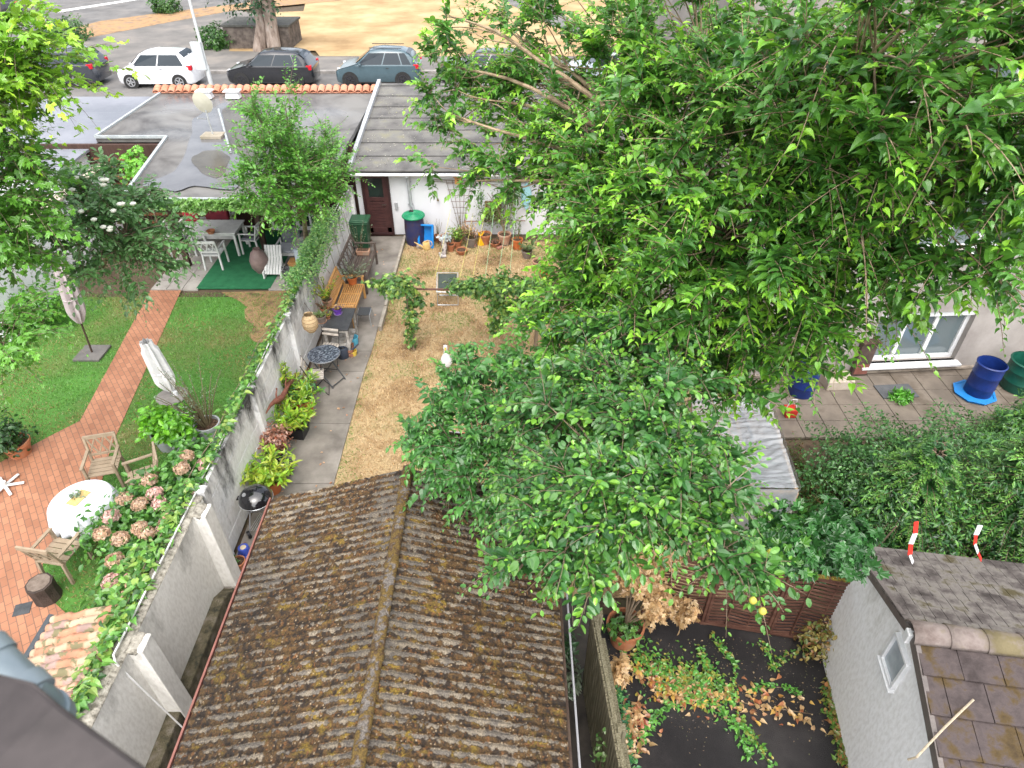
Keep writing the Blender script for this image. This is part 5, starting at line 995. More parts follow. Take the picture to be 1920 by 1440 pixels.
# crate and things under the table
t = T('crate', 'reddish wooden crate of garden clutter under the black topped table', 'crate', (WX+.72, 12.95, .03), .1); mb = MB()
for z in (.05, .15): 
    for c, d_ in (((0, -.16, z), (.42, .015, .07)), ((0, .16, z), (.42, .015, .07)), ((-.2, 0, z), (.015, .32, .07)), ((.2, 0, z), (.015, .32, .07))): mb.box(c, d_)
mb.box((0, 0, .015), (.4, .32, .015)); mb.build('crate', mat('red_crate', (.25, .1, .06), (.36, .17, .1), scale=6), t)
rs = random.Random(2); mb = MB()
for k in range(9): a = Vector((rs.uniform(-.15, .15), rs.uniform(-.1, .1), .05)); mb.bar(a, a+Vector((rs.uniform(-.2, .2), rs.uniform(-.2, .2), rs.uniform(.1, .22))), .02, .012)
mb.build('sticks', slatm, t)
for nm, lb, x, y, m_, sz in (('tin', 'turquoise tin standing beside the crate under the black table', .86, 13.35, mat('turq_tin', (.1, .4, .55)), (.12, .2)), ('small_bucket', 'yellow little bucket at the foot of the black topped table', .93, 12.9, mat('yellow_tin', (.7, .5, .08)), (.09, .12)), ('basin', 'pale basin lying under the black topped table', .5, 13.3, mat('pale_basin', (.4, .42, .42)), (.15, .08))):
    t = T(nm, lb, nm.replace('_', ' '), (WX+x, y, .03)); r_, h_ = sz; MB().lathe([(0, 0), (r_*.85, 0), (r_, h_), (r_*.9, h_), (r_*.75, .02), (0, .02)], 20).build('body', m_, t, smooth=True); MB().lathe([(r_*.98, h_-.01), (r_*1.06, h_), (r_*.98, h_+.01)], 20).build('rim', m_, t, smooth=True)
# rusty lizard ornament on the wall: body, four legs, tail
A_, B_ = PX(499, 775, WX+.1), PX(551, 713, WX+.1); t = T('lizard_ornament', 'rusty red metal lizard climbing the white panel wall', 'wall ornament', tuple((A_+B_)/2)); rust = mat('rusty_red', (.13, .045, .03), (.24, .09, .06), scale=9, rough=.7, bump=.4)
dd = (B_-A_); pts = [A_+dd*f+Vector((0, 0, .05*math.sin(f*9))) - (A_+B_)/2 for f in np.linspace(0, 1, 14)]; rr_ = [.012, .02, .03, .04, .055, .065, .065, .06, .055, .04, .035, .05, .045, .012]
MB().tube(pts, rr_, 10).build('body', rust, t, smooth=True); up_ = Vector((0, 0, 1))
for f, s_ in ((.36, 1), (.36, -1), (.7, 1), (.7, -1)):
    p = dd*(f-.5); MB().tube([p, p+up_*s_*.12+Vector((0, .04, 0)), p+up_*s_*.16+Vector((0, .12, 0)), p+up_*s_*.2+Vector((0, .13, 0))], [.022, .016, .012, .018], 7).build('leg', rust, t, smooth=True)
# ---- planters along the wall
t = T('laurel_planter', 'black square planter overflowing with lime green laurel shoots', 'planter', tuple(P(560, 822)+Vector((-.02, .1, .03))), rad(-6))
mb = MB(); mb.add([(-.17, -.17, 0), (.17, -.17, 0), (.17, .17, 0), (-.17, .17, 0), (-.21, -.21, .3), (.21, -.21, .3), (.21, .21, .3), (-.21, .21, .3), (-.19, -.19, .3), (.19, -.19, .3), (.19, .19, .3), (-.19, .19, .3), (-.18, -.18, .25), (.18, -.18, .25), (.18, .18, .25), (-.18, .18, .25)], [(3, 2, 1, 0), (0, 1, 5, 4), (1, 2, 6, 5), (2, 3, 7, 6), (3, 0, 4, 7), (4, 5, 9, 8), (5, 6, 10, 9), (6, 7, 11, 10), (7, 4, 8, 11), (8, 9, 13, 12), (9, 10, 14, 13), (10, 11, 15, 14), (11, 8, 12, 15)]); mb.build('box', blackp, t)
MB().box((0, 0, .24), (.36, .36, .02)).build('soil', soil, t); sprigs(34, .5, .42, 'long', .17, LIME, 41, 12, droop=0)(t, .25, .3); bush(t, 'fallen_leaves', (0, 0, .26), (.17, .17, .02), 60, .07, 'oval', DEAD+[(.4, .1, .08)], 42)
pot('laurel_pot', 'large orange pot with laurel and bluish leaves behind the black square planter', P(574, 770)+Vector((0, 0, .03)), .22, .32, orange, sprigs(34, .42, .42, 'long', .15, LIME+[(.06, .2, .1)], 43, 12, droop=0), cat='potted plant')
pot('laurel_pot', 'pot with a tall upright laurel stem close to the wall under the lizard', P(548, 770)+Vector((-.05, 0, .03)), .16, .3, terra, sprigs(16, .95, .16, 'long', .14, LIME, 44, 16, droop=0), cat='potted plant')
pot('dried_shrub', 'small pot with a rusty orange withered shrub beside the folding chair', P(572, 740)+Vector((-.1, 0, .03)), .14, .25, terra, sprigs(20, .42, .3, 'oval', .06, [(.3, .2, .06), (.4, .24, .08), (.15, .17, .04)], 45, 8), cat='potted plant')
pot('dried_hydrangea', 'black pot with a bushy brown dried hydrangea against the wall', P(524, 872)+Vector((0, .1, .03)), .17, .28, blackp, lambda t, z, r: bush(t, 'foliage', (0, 0, z+.32), (.3, .3, .28), 900, .06, 'oval', [(.24, .12, .08), (.36, .2, .14), (.42, .26, .2), (.3, .1, .05)], 46), cat='potted plant')
pot('potted_shrub', 'low black tub with sparse green and white blooms in front of the dried hydrangea', P(538, 888)+Vector((0, 0, .03)), .17, .2, blackp, sprigs(14, .25, .25, 'oval', .05, MID+[(.5, .5, .45)], 47, 8), cat='potted plant')
pot('rhododendron_pot', 'orange pot with bright yellow green rhododendron leaves above the kettle grill', P(512, 925)+Vector((0, .05, .03)), .2, .3, orange, sprigs(50, .55, .5, 'long', .16, LIME+[(.4, .5, .06)], 48, 13, droop=.05), cat='potted plant')
# ---- kettle grill
q = P(480, 935, .82); t = T('kettle_grill', 'black kettle grill with a domed lid standing beside the shed gutter', 'grill', (q.x, q.y, .03)); en = mat('black_enamel', (.008, .008, .01), rough=.12, coat=.6, bump=0, spec=.7)
MB().lathe([(0, .58), (.12, .6), (.22, .68), (.27, .78), (.275, .8), (.26, .8)], 32).build('bowl', en, t, smooth=True)
ld = MB().lathe([(.28, .805), (.28, .82), (.26, .88), (.2, .95), (.1, .99), (0, 1.0)], 32).build('lid', en, t, smooth=True); MB().tube([(-.05, -.02, .99), (-.05, -.02, 1.03), (.05, .02, 1.03), (.05, .02, .99)], .012, 8).build('handle', blackm, ld); MB().tube([(-.13, -.08, .965), (-.135, -.085, .978)], .035, 16).build('vent', alum, ld)
MB().lathe([(.279, .8), (.285, .806), (.279, .812)], 32).build('rim', alum, t, smooth=True)
for a in (90, 210, 330): MB().tube([(.14*math.cos(rad(a)), .14*math.sin(rad(a)), .62), (.28*math.cos(rad(a)), .28*math.sin(rad(a)), .05)], .011, 8).build('leg', alum, t, smooth=True)
rk = MB()
for k in range(9): rk.bar((-.2+k*.04, -.2, .2), (-.12+k*.03, .2, .2), .006, .006)
rk.build('rack', alum, t); [MB().tube([(s_*.22, -.16, .07), (s_*.26, -.19, .07)], .07, 16).build('wheel', blackm, t) for s_ in (-1, 1)]; MB().tube([(-.28, 0, .78), (-.33, 0, .76), (-.33, .08, .76), (-.28, .08, .78)], .012, 6).build('side_handle', blackm, t)
# small pots in the gap
t = pot('flower_pot', 'blue glazed pot turned upside down in the gap by the buttress', P(458, 1050)+Vector((0, .1, .04)), .0001, .0001, mat('blue_glaze', (.03, .06, .35), (.06, .1, .45), rough=.3)); 
for ch in list(t.children): bpy.data.objects.remove(ch)
MB().lathe([(0.1, 0), (.12, .0), (.118, .04), (.105, .05), (.085, .17), (.0, .17)], 24).build('pot', MC['blue_glaze'], t, smooth=True); MB().lathe([(0, .173), (.04, .173), (.05, .171)], 14).build('base_disc', mat('cream', (.6, .5, .35)), t)
pot('flower_pot', 'brown clay pot beside the upturned blue pot', P(448, 1075)+Vector((0, .1, .04)), .11, .16, terra, sprigs(5, .1, .1, 'oval', .04, MID, 49, 5))
gz = T('leaf_litter', 'dry fallen leaves and little stones scattered on the path and passage', 'litter'); bpy.data.objects.remove(gz)
rs = np.random.RandomState(9); n = 420; px_ = rs.uniform(WX+.1, -3.4, n); py_ = rs.uniform(5.2, 19, n); keep = (rs.rand(n) < .25) | (np.abs(px_-WX-.1) < .25) ; px_, py_ = px_[keep], py_[keep]; n = len(px_)
o = leaf_mesh('fallen_leaves', np.stack([px_, py_, np.full(n, .045)], -1), rs.randn(n, 3)*np.array((1, 1, .05)), np.array((0, 0, 1.))+rs.randn(n, 3)*.2, .03+.05*rs.rand(n), 'oval', palette(rs, n, DEAD+[(.45, .2, .1)]), leafmat('leaf_matt')); tag(o, 'dry fallen leaves scattered over the concrete path', kind='stuff')
# ---- lawn: arbor, vine, deck chair, white thing, slab table
A0 = P(776, 655); VZ = 1.66; LV = [(.06, .15, .03), (.09, .22, .045), (.14, .3, .07), (.045, .1, .025)]; LVT = LV+[(.3, .42, .08)]
vn_ = T('grape_vine', 'grape vine trained along a rusty bar across the dry lawn', 'vine', tuple(A0)); e_ = P(1003, 640); ex = e_-A0
MB().tube([(-.25, .0, VZ), (ex.x+.3, ex.y*0, VZ-.03)], .024, 8).build('bar', mat('rusty_bar', (.09, .045, .035), (.16, .08, .06)), vn_)
MB().tube([(0, 0, 0), (.02, .02, .6), (-.03, 0, 1.2), (-.02, 0, VZ)], [.05, .04, .035, .03], 8).build('stem', BARK, vn_, smooth=True); MB().tube([(ex.x, 0, 0), (ex.x+.03, .02, .8), (ex.x, 0, VZ)], [.05, .04, .035], 8).build('stem', BARK, vn_, smooth=True)
def vb_(c, r, n, s): bush(vn_, 'foliage', c, r, n, .1, 'lobed', LVT, s, shell=.1, up=.8)
vb_((-.25, 0, VZ+.1), (.55, .3, .28), 620, 51); vb_((-.75, .05, VZ+.1), (.2, .15, .1), 50, 52); vb_((.02, -.03, 1.0), (.17, .17, .62), 170, 53); vb_((.18, .1, 1.3), (.25, .15, .35), 120, 54); vb_((-.05, 0, .35), (.16, .16, .3), 60, 55)
for f, r_, n_ in ((.42, .25, 260), (.55, .3, 340), (.68, .34, 380), (.82, .36, 420), (.95, .36, 420)): vb_((ex.x*f, .0, VZ+.06), (.38, r_, .2), n_, int(f*100))
vb_((ex.x*.72, -.1, 1.25), (.32, .22, .45), 420, 58); vb_((ex.x*.9, -.1, 1.3), (.3, .22, .4), 300, 59); vb_((ex.x*.68, -.1, .8), (.18, .18, .35), 140, 60)
vb_((ex.x*.74, .25, VZ+.25), (.15, .12, .25), 50, 61)
q = P(840, 573); t = T('deck_chair', 'folding camping chair with a dark green mesh seat behind the vine bar', 'chair', (q.x, q.y, 0)); w2 = .27
MB().tube([(-w2, 0, .02), (-w2, .12, .4), (w2, .12, .4), (w2, 0, .02), (-w2, 0, .02)], .013, 8).build('leg_frame', alum, t, smooth=True); MB().tube([(-w2, .5, .02), (-w2, -.02, .42), (w2, -.02, .42), (w2, .5, .02), (-w2, .5, .02)], .013, 8).build('leg_frame', alum, t, smooth=True)
MB().tube([(-w2, .0, .42), (-w2, .42, .74), (w2, .42, .74), (w2, 0, .42)], .013, 8).build('back_frame', alum, t, smooth=True)
MB().slab([(-w2+.03, .04, .445), (w2-.03, .04, .445), (w2-.03, .4, .725), (-w2+.03, .4, .725)], .01).build('mesh_back', mat('green_mesh', (.02, .035, .03), (.04, .06, .05), rough=.6), t)
q = P(838, 690); t = T('lawn_goose', 'white goose figure peeping over the heart leaved bush', 'garden ornament', (q.x, q.y, 0), 0); wp = mat('goose_white', (.68, .68, .7), (.78, .78, .8), rough=.5)
MB().lathe([(0, .05), (.1, .08), (.14, .2), (.1, .33), (.05, .42), (.04, .52), (.055, .58), (.04, .63), (0, .65)], 18, sy=.8).build('body', wp, t, smooth=True); MB().tube([(0, -.04, .59), (0, -.12, .57)], [.022, .008], 8).build('beak', yl, t, smooth=True)
q = P(852, 862, .0); t = T('stone_table', 'grey slate slab table with small clay figures beside the shed gable', 'table', (q.x+.05, q.y, 0)); st_ = mat('slate_slab', (.2, .2, .21), (.28, .28, .29), scale=5, rough=.6)
MB().box((-.12, .22, .3), (.36, .5, .05)).build('slab', st_, t, bevel=.008); MB().box((-.02, -.28, .26), (.55, .42, .05)).build('slab', st_, t, bevel=.008)
for x, y in ((-.2, .3), (.0, .3), (-.2, -.3), (.15, -.3)): MB().box((x, y, .13), (.1, .1, .26)).build('leg', st_, t)
q2 = Vector(t.location)
for k, (x, y, m_, lb) in enumerate(((-.06, -.2, mat('red_clay', (.35, .1, .06)), 'small red and white hen figure on the slate slab'), (.14, -.14, mat('orange_clay', (.6, .2, .08)), 'small orange hen figure on the slate slab'))):
    f = T('hen_figure', lb, 'figurine', (q2.x+x, q2.y+y, .286)); MB().lathe([(0, 0), (.03, 0), (.045, .03), (.035, .07), (.018, .1), (.02, .12), (0, .14)], 12).build('body', m_, f, smooth=True); MB().tube([(-.03, 0, .05), (-.07, 0, .1)], [.025, .01], 8).build('tail', m_, f, smooth=True)
pot('flower_pot', 'red clay pot standing behind the slate slab table', P(862, 845)+Vector((.1, .2, 0)), .12, .2, terra, None)
t = T('tool_bundle', 'upright wooden posts and tool handles poking out between the bushes', 'tools', tuple(PD(1045, 770, 8.3)-Vector((0, 0, 2.3)))); mb = MB(); t.location.z = 0; zz_ = PD(1045, 770, 8.3).z
MB().bar((0, 0, 0), (.02, 0, zz_), .09, .05).build('post', mat('post_wood', (.22, .12, .07), (.32, .2, .13), scale=6), t); MB().tube([(.07, .02, 0), (.1, .02, zz_-.05)], .016, 8).build('blue_handle', mat('blue_paint', (.05, .08, .4)), t); MB().tube([(-.12, .02, 0), (-.14, .02, zz_-.35)], .03, 8).build('stake', slatm, t)
# ================================================================ STREET
tyre = mat('tyre', (.015, .015, .015), (.03, .03, .03), rough=.8); rim_a = mat('alloy', (.5, .5, .52), metal=.7, rough=.3, bump=0); cglass = mat('car_glass', (.025, .035, .045), rough=.08, spec=.35, bump=0)
redl = mat('red_lens', (.5, .01, .02), rough=.15, bump=0); clearl = mat('clear_lens', (.6, .62, .65), rough=.1, bump=0); trimb = mat('car_trim', (.02, .02, .02), rough=.6, bump=0)
def car(label, xc, yc, L_, W_, H_, paint, prof, belt, win, wr, rimm, pillars, rz=0, clad=False):
    """prof: (x 0..1 front to rear, top z) outline; belt: z of the waist; win: (x0 base, x0 top, x1 top, x1 base) of the glasshouse"""
    H_ *= 1.13; wr *= 1.08
    t = T('parked_car', label, 'car', (xc, yc, 0), rz, 'cars parked along the far kerb')
    n = 64; xs = np.linspace(0, 1, n); px_, pz_ = zip(*prof); top = np.interp(xs, px_, pz_)*H_
    top = np.convolve(np.pad(top, 2, 'edge'), [.1, .2, .4, .2, .1], 'valid'); K = 13; V = []; bz = belt*H_
    for x, zt in zip(xs, top):
        e = min(1, (x+.002)/.07, (1.002-x)/.06); wf = W_/2*(.72+.28*math.sqrt(max(0, 1-(1-e)**2))); z0 = .2+.06*(1-e); X = (x-.5)*L_; b = min(bz, zt-.02); cab = max(0, (zt-bz)/(H_-bz))
        wt_ = wf*(1-.24*min(1, cab*1.0)); pts = [(wf*.9, z0), (wf*.98, z0+.1), (wf, lerp(z0, b, .55)), (wf*.985, b-.02), (wf*.95-.0, b), (lerp(wf*.95, wt_, .8), lerp(b, zt, .8)), (wt_*.86, lerp(b, zt, .97)), (wt_*.5, zt), (0, zt+.012)]
        V.append([(X, -y, z) for y, z in pts]+[(X, y, z) for y, z in pts[::-1][1:]])
    V = np.array(V); n_, k_, _ = V.shape; I = np.arange(n_*k_).reshape(n_, k_); F = np.stack([I[:-1, :-1], I[:-1, 1:], I[1:, 1:], I[1:, :-1]], -1).reshape(-1, 4).tolist()
    mb = MB(); mb.v = [tuple(p) for p in V.reshape(-1, 3)]; mb.f = [tuple(f)[::-1] for f in F]+[tuple(I[0]), tuple(I[-1])[::-1]]; body = mb.build('body', paint, t, smooth=True)
    def side(x, z, off=.006):   # a point on the side of the cabin
        i = int(np.clip(x*(n-1), 0, n-1)); zt = top[i]; e = 1; wf = W_/2; cab = max(0, (zt-bz)/(H_-bz)); wt_ = wf*(1-.24*min(1, cab)); f = (z-bz)/max(.05, zt-bz)
        return lerp(wf*.95, wt_, min(f, .8))+off
    xb0, xt0, xt1, xb1 = win; zb, zt_ = bz+.03, bz+(H_-bz)*.78
    cuts = [0]+pillars+[1]
    for s_ in (-1, 1):
        for a, b in zip(cuts, cuts[1:]):
            pa, pb = a+.012*(a > 0), b-.012*(b < 1); q = []
            for f, z in ((pa, zb), (pb, zb), (pb, zt_), (pa, zt_)):
                x = lerp(xb0, xb1, f) if z == zb else lerp(xt0, xt1, f); q.append(((x-.5)*L_, s_*side(x, z), z))
            o = MB().add(q, [(0, 1, 2, 3)] if s_ < 0 else [(3, 2, 1, 0)]).build('side_window', cglass, t)
    # windscreen and rear window
    for xa_, xb2, nm in ((xb0-.035, xt0-.005, 'windscreen'), (xb1+.025, xt1+.015, 'rear_window')):
        ia, ib = [np.interp(v, xs, top) for v in (xa_, xb2)]; mb = MB(); w1, w2_ = W_/2*.8, W_/2*.66
        q = [((xa_-.5)*L_, -w1, ia+.012), ((xa_-.5)*L_, w1, ia+.012), ((xb2-.5)*L_, w2_, ib+.014), ((xb2-.5)*L_, -w2_, ib+.014)]
        m_ = [((xa_+xb2)/2-.5)*L_, np.interp((xa_+xb2)/2, xs, top)+.02]
        v = q[:2]+[(m_[0], (w1+w2_)/2, m_[1]), (m_[0], -(w1+w2_)/2, m_[1])]+q[2:]
        f = [(0, 1, 2, 3), (3, 2, 4, 5)]; f = f if nm == 'windscreen' else [g[::-1] for g in f]; MB().add(v, f).build(nm, cglass, t)
    for x in (.17, .8):
        for s_ in (-1, 1):
            c = ((x-.5)*L_, s_*(W_/2-.1), wr); MB().tube([(c[0], c[1]-.11*1, c[2]), (c[0], c[1]+.11, c[2])], wr+.055, 24).build('wheel_arch', trimb, body)
            wo2 = MB().tube([(c[0], c[1]-s_*.1, c[2]), (c[0], c[1]+s_*.115, c[2])], wr, 26).build('wheel', tyre, t, smooth=True)
            r_ = MB(); y = c[1]+s_*.12; r_.tube([(c[0], y-s_*.01, c[2]), (c[0], y, c[2])], wr*.22, 12)
            for a in range(5):
                an = a*2*math.pi/5; r_.bar((c[0], y, c[2]), (c[0]+wr*.66*math.cos(an), y, c[2]+wr*.66*math.sin(an)), .05, .02, up=(0, 1, 0))
            r_.lathe([(wr*.6, -.01), (wr*.7, -.01), (wr*.7, .01), (wr*.6, .01)], 24)
            nv = 20*2*1
            vs = r_.v; k0 = len(vs)-24*4
            for i in range(k0, len(vs)): x_, y_, z_ = vs[i]; vs[i] = (c[0]+x_, y+z_, c[2]+y_)
            r_.build('rim', rimm, wo2)
    for s_ in (-1, 1):
        MB().box((L_*.465, s_*W_*.43, belt*H_-.06), (.26, .2, .22)).build('tail_light', redl, t, bevel=.02); MB().box((-L_*.455, s_*W_*.4, belt*H_-.2), (.16, .16, .12)).build('headlight', clearl, t, bevel=.02)
        MB().box(((xb0-.5)*L_+.12, s_*(W_/2+.06), bz+.05), (.12, .14, .1)).build('mirror', paint, t, bevel=.02)
        MB().box((((xb0+xb1)/2+.03-.5)*L_, s_*(W_/2+.002), bz-.12), (.14, .02, .025)).build('door_handle', trimb, t)
    MB().box((0, 0, .27), (L_*.5, W_*.96, .12)).build('sill', trimb if clad else paint, t, bevel=.02)
    MB().box((L_*.497, 0, .62), (.02, .5, .11)).build('number_plate', whitem, t)
    if clad:
        for s_ in (-1, 1): MB().bar((-.35, s_*.5, H_+.03), (L_*.3, s_*.5, H_+.02), .04, .03).build('roof_rail', trimb, t)
    return t
def paint(nm, c): return mat(nm, c, tuple(v*1.15 for v in c), rough=.25, coat=1, bump=0, spec=.5)
hatch = [(0, .42), (.03, .5), (.2, .6), (.27, .66), (.42, .96), (.55, 1), (.8, .97), (.92, .85), (.97, .62), (1, .55)]
small = [(0, .4), (.04, .5), (.17, .62), (.22, .66), (.36, .95), (.5, 1), (.85, .97), (.95, .8), (.985, .6), (1, .5)]
sedan = [(0, .42), (.03, .55), (.3, .64), (.33, .66), (.45, .97), (.55, 1), (.68, .98), (.82, .7), (.97, .66), (1, .5)]
suv = [(0, .45), (.03, .55), (.22, .64), (.28, .68), (.4, .96), (.55, 1), (.82, .98), (.94, .82), (.98, .6), (1, .5)]
def cx(px_, Y): return PY(px_, 150, Y).x
YC = 37.1
car('compact white hatchback parked beside the lamp post', cx(309, YC), YC-.1, 3.9, 1.68, 1.5, paint('white_paint', (.72, .73, .76)), small, .6, (.24, .38, .84, .9), .29, mat('hubcap', (.45, .46, .48), metal=.4, rough=.35, bump=0), [.48])
car('black hatchback parked between the white and the teal car', cx(516, YC), YC+.1, 4.4, 1.78, 1.46, paint('black_paint', (.012, .013, .017)), hatch, .6, (.28, .42, .84, .9), .31, mat('dark_alloy', (.06, .06, .07), metal=.6, rough=.3, bump=0), [.42, .85])
car('teal grey crossover with roof rails and dark wheels', cx(714, YC), YC+.1, 4.25, 1.8, 1.55, paint('teal_paint', (.055, .095, .115)), hatch, .6, (.28, .42, .84, .91), .33, MC['dark_alloy'], [.45, .82], clad=True)
car('old black estate car with bright alloy wheels half behind the mulberry twigs', cx(905, YC), YC+.2, 4.3, 1.72, 1.42, paint('gloss_black', (.008, .008, .009)), [(0, .5), (.03, .62), (.3, .66), (.42, .96), (.55, 1), (.9, .98), (.96, .7), (1, .6)], .62, (.3, .43, .88, .92), .3, mat('bright_alloy', (.7, .7, .72), metal=.3, rough=.3, bump=0), [.4, .75])
car('silver blue car glimpsed through the leaves right of the black estate', cx(1140, YC), YC+.1, 4.3, 1.75, 1.45, paint('silver_paint', (.38, .43, .5)), hatch, .6, (.28, .42, .84, .9), .31, rim_a, [.42, .85])
car('dark grey estate half hidden behind the yellow green tree at the left', cx(112, YC), YC+.1, 4.75, 1.85, 1.55, paint('dark_grey_paint', (.03, .035, .045)), suv, .6, (.27, .4, .86, .92), .34, rim_a, [.4, .78])
car('dark van like car cut off by the top left corner', P(5, 30).x, P(5, 42).y+1, 4.8, 1.9, 1.8, paint('anthracite_paint', (.04, .045, .055)), suv, .55, (.25, .36, .9, .94), .34, rim_a, [.4, .75], rz=rad(20))
# lamp post and its sign box
galv = mat('galvanised', (.42, .44, .44), (.52, .54, .54), rough=.5, metal=.3)
q = PY(398, 165, 35.6); t = T('lamp_post', 'tall grey galvanised lamp post at the kerb beside the white car', 'lamp post', (q.x, 35.6, 0)); MB().tube([(0, 0, 0), (0, 0, 1.2), (0, 0, 1.25), (0, 0, 7.5)], [.11, .11, .075, .055], 14).build('pole', galv, t, smooth=True)
MB().tube([(0, 0, 7.45), (0, .5, 7.65), (0, 1.2, 7.7)], .035, 8).build('arm', galv, t, smooth=True); MB().box((0, 1.5, 7.68), (.22, .7, .12)).build('lamp_head', galv, t, bevel=.03)
zq = PY(386, 105, 35.5).z; MB().box((-.2, -.12, zq), (.5, .16, 1.25)).build('sign_box', mat('grey_box', (.42, .45, .46), (.5, .53, .54), rough=.5), t, bevel=.02)
t = T('parking_sign', 'blue road sign with a white disc on a pole at the top left', 'sign', tuple(P(95, 62))); MB().tube([(0, 0, 0), (0, 0, 2.9)], .035, 10).build('pole', galv, t, smooth=True)
sgn = MB().box((-.1, -.04, 2.45), (.75, .03, .75)).build('panel', mat('sign_blue', (.01, .08, .5), rough=.4, bump=0), t, bevel=.01); MB().tube([(-.1, -.056, 2.5), (-.1, -.062, 2.5)], .16, 20).build('white_disc', whitem, sgn)
# shrubs, stone box, big trees across the road
for px_, py_, w_3, lb in ((312, 26, 1.6, 'round dark green bush on the verge beyond the white car'), (410, 92, 1.5, 'dark green bush in front of the stone wall beside the lamp post'), (128, 78, 2.2, 'low dark bush behind the yellow green tree')):
    q = P(px_, py_); t = T('bush', lb, 'bush', tuple(q)); bush(t, 'foliage', (0, 0, .6), (w_3*.62, w_3*.6, .75), 1500, .2, 'diamond', [(.02, .07, .015), (.04, .12, .02), (.07, .17, .03)], int(px_), zmin=.02, shell=.6); MB().tube([(0, 0, 0), (0, 0, .6)], .05, 6).build('stem', BARK, t)
q = P(490, 92); t = T('stone_wall', 'square dry stone wall enclosure with dark coping behind the parked cars', 'wall', tuple(q)); sw = mat('stone_courses', (.05, .042, .036), (.11, .09, .078), (.16, .135, .115), scale=3, bump=.6)
w4 = P(550, 92).x-P(430, 92).x; MB().box((0, 1, .65), (w4, 2.6, 1.3)).build('wall_body', sw, t, bevel=.02); MB().box((0, 1, 1.33), (w4+.2, 2.8, .1)).build('coping', mat('dark_coping', (.05, .05, .045), (.09, .09, .08)), t)
tb_ = P(515, 97); BK2 = mat('pale_bark', (.14, .1, .08), (.28, .22, .18), (.38, .32, .28), scale=5, stretch=(1, 1, .3), bump=.5)
def fartree(name, lab, b, blobs, pal, bark, seed, r=.3, fork=(0, 0, 4)):
    return tree(name, lab, 'tree', b, tuple(Vector(b)+Vector(fork)), blobs, 'diamond', .3, pal, pal, seed, spacing=.12, L=(.6, 1.4), trunk_r=r, bark=bark)
DG = [(.012, .045, .02), (.02, .07, .03), (.035, .1, .04)]
t = fartree('pine_tree', 'big old tree with twin pale trunks standing by the stone wall', tb_, [((tb_+Vector((-1.8, .2, 3.6))), (1.3, 1.2, .8), 70), ((tb_+Vector((.2, .5, 4.6))), (2.2, 1.6, .8), 110), ((tb_+Vector((2.6, .5, 4.9))), (1, 1.2, .7), 60), ((tb_+Vector((-.2, 0, 3.1))), (.8, .7, .7), 40)], DG, BK2, 61, .42, (.2, .3, 4))
MB().tube([(-.9, 0, 0), (-.5, .1, 1.5), (-.8, .2, 4)], [.42, .3, .2], 10).build('trunk', BK2, t, smooth=True)
# ================================================================ LEFT GARDEN
wf_ = mat('white_furniture', (.55, .56, .55), (.68, .69, .68), rough=.5, bump=.05)
def gtable(label, loc, L_, W_, H_, m, rz=0):
    t = T('garden_table', label, 'table', tuple(loc), rz); MB().box((0, 0, H_), (L_, W_, .035)).build('table_top', m, t, bevel=.006); MB().box((0, 0, H_-.06), (L_-.1, W_-.1, .08)).build('apron', m, t)
    for a in (-1, 1):
        for b in (-1, 1): MB().box((a*(L_/2-.07), b*(W_/2-.07), H_/2-.02), (.06, .06, H_-.02)).build('leg', m, t)
    return t
def gchair(label, loc, rz, m, group=None, cush=None, name='garden_chair'):
    t = T(name, label, 'chair', tuple(loc), rz, group); mb = MB()
    for k in range(5): mb.box((0, -.2+k*.1, .44), (.5, .085, .02))
    mb.build('seat', m, t)
    for a in (-1, 1):
        MB().bar((a*.25, -.24, 0), (a*.25, -.22, .66), .045).build('leg', m, t); MB().bar((a*.25, .26, 0), (a*.23, .22, .45), .045).build('leg', m, t); MB().box((a*.26, 0, .66), (.055, .52, .025)).build('armrest', m, t)
    b = MB(); b.bar((-.24, .2, .42), (-.26, .34, .92), .04, .03); b.bar((.24, .2, .42), (.26, .34, .92), .04, .03); b.bar((-.27, .34, .9), (.27, .34, .9), .035, .07); b.bar((-.25, .24, .56), (.25, .24, .56), .03, .04)
    for k in range(3): x = -.16+k*.16; b.bar((x-.07, .25, .58), (x+.07, .33, .87), .025, .018); b.bar((x+.07, .25, .58), (x-.07, .33, .87), .025, .018)
    b.build('backrest', m, t)
    if cush: MB().box((0, 0, .475), (.45, .45, .05), top=.9).build('cushion', cush, t, bevel=.015)
    return t
gg = 'white chairs round the terrace dining table'
gcu = mat('grey_cushion', (.1, .11, .13), (.15, .16, .18), rough=.9)
tq = P(412, 468); gtable('white wooden dining table on the green carpet under the flat roof', (P(418, 470).x, P(418, 470).y, .03), 1.4, .9, .74, wf_)
gchair('white chair in front of the dining table with its criss cross back to the camera', (P(405, 505).x, P(405, 500).y, .03), rad(180), wf_, gg)
gchair('white chair at the left end of the dining table on the stone slabs', (P(345, 475).x, P(345, 475).y, .03), rad(95), wf_, gg, gcu)
gchair('white chair at the right end of the dining table before the brown post', (P(478, 472).x, P(478, 472).y, .03), rad(-95), wf_, gg, gcu)
gchair('white chair at the far side of the dining table in the dark', (P(430, 440).x, P(430, 440).y, .03), rad(0), wf_, gg)
t = T('red_cushion', 'crimson cushions and cloth heaped behind the dining table', 'cushion', (P(405, 440).x, 18.9, .75)); crm = mat('crimson', (.3, .01, .03), (.5, .03, .06), rough=.9)
MB().box((-.35, 0, .12), (.45, .2, .4)).build('cushion', crm, t, bevel=.08); MB().box((.35, .2, .1), (.7, .2, .5)).build('cloth', mat('dark_red', (.1, .01, .02), (.2, .02, .03)), t, bevel=.05); MB().box((0, .1, -.35), (1.6, .5, .5)).build('bench_base', wf_, t)
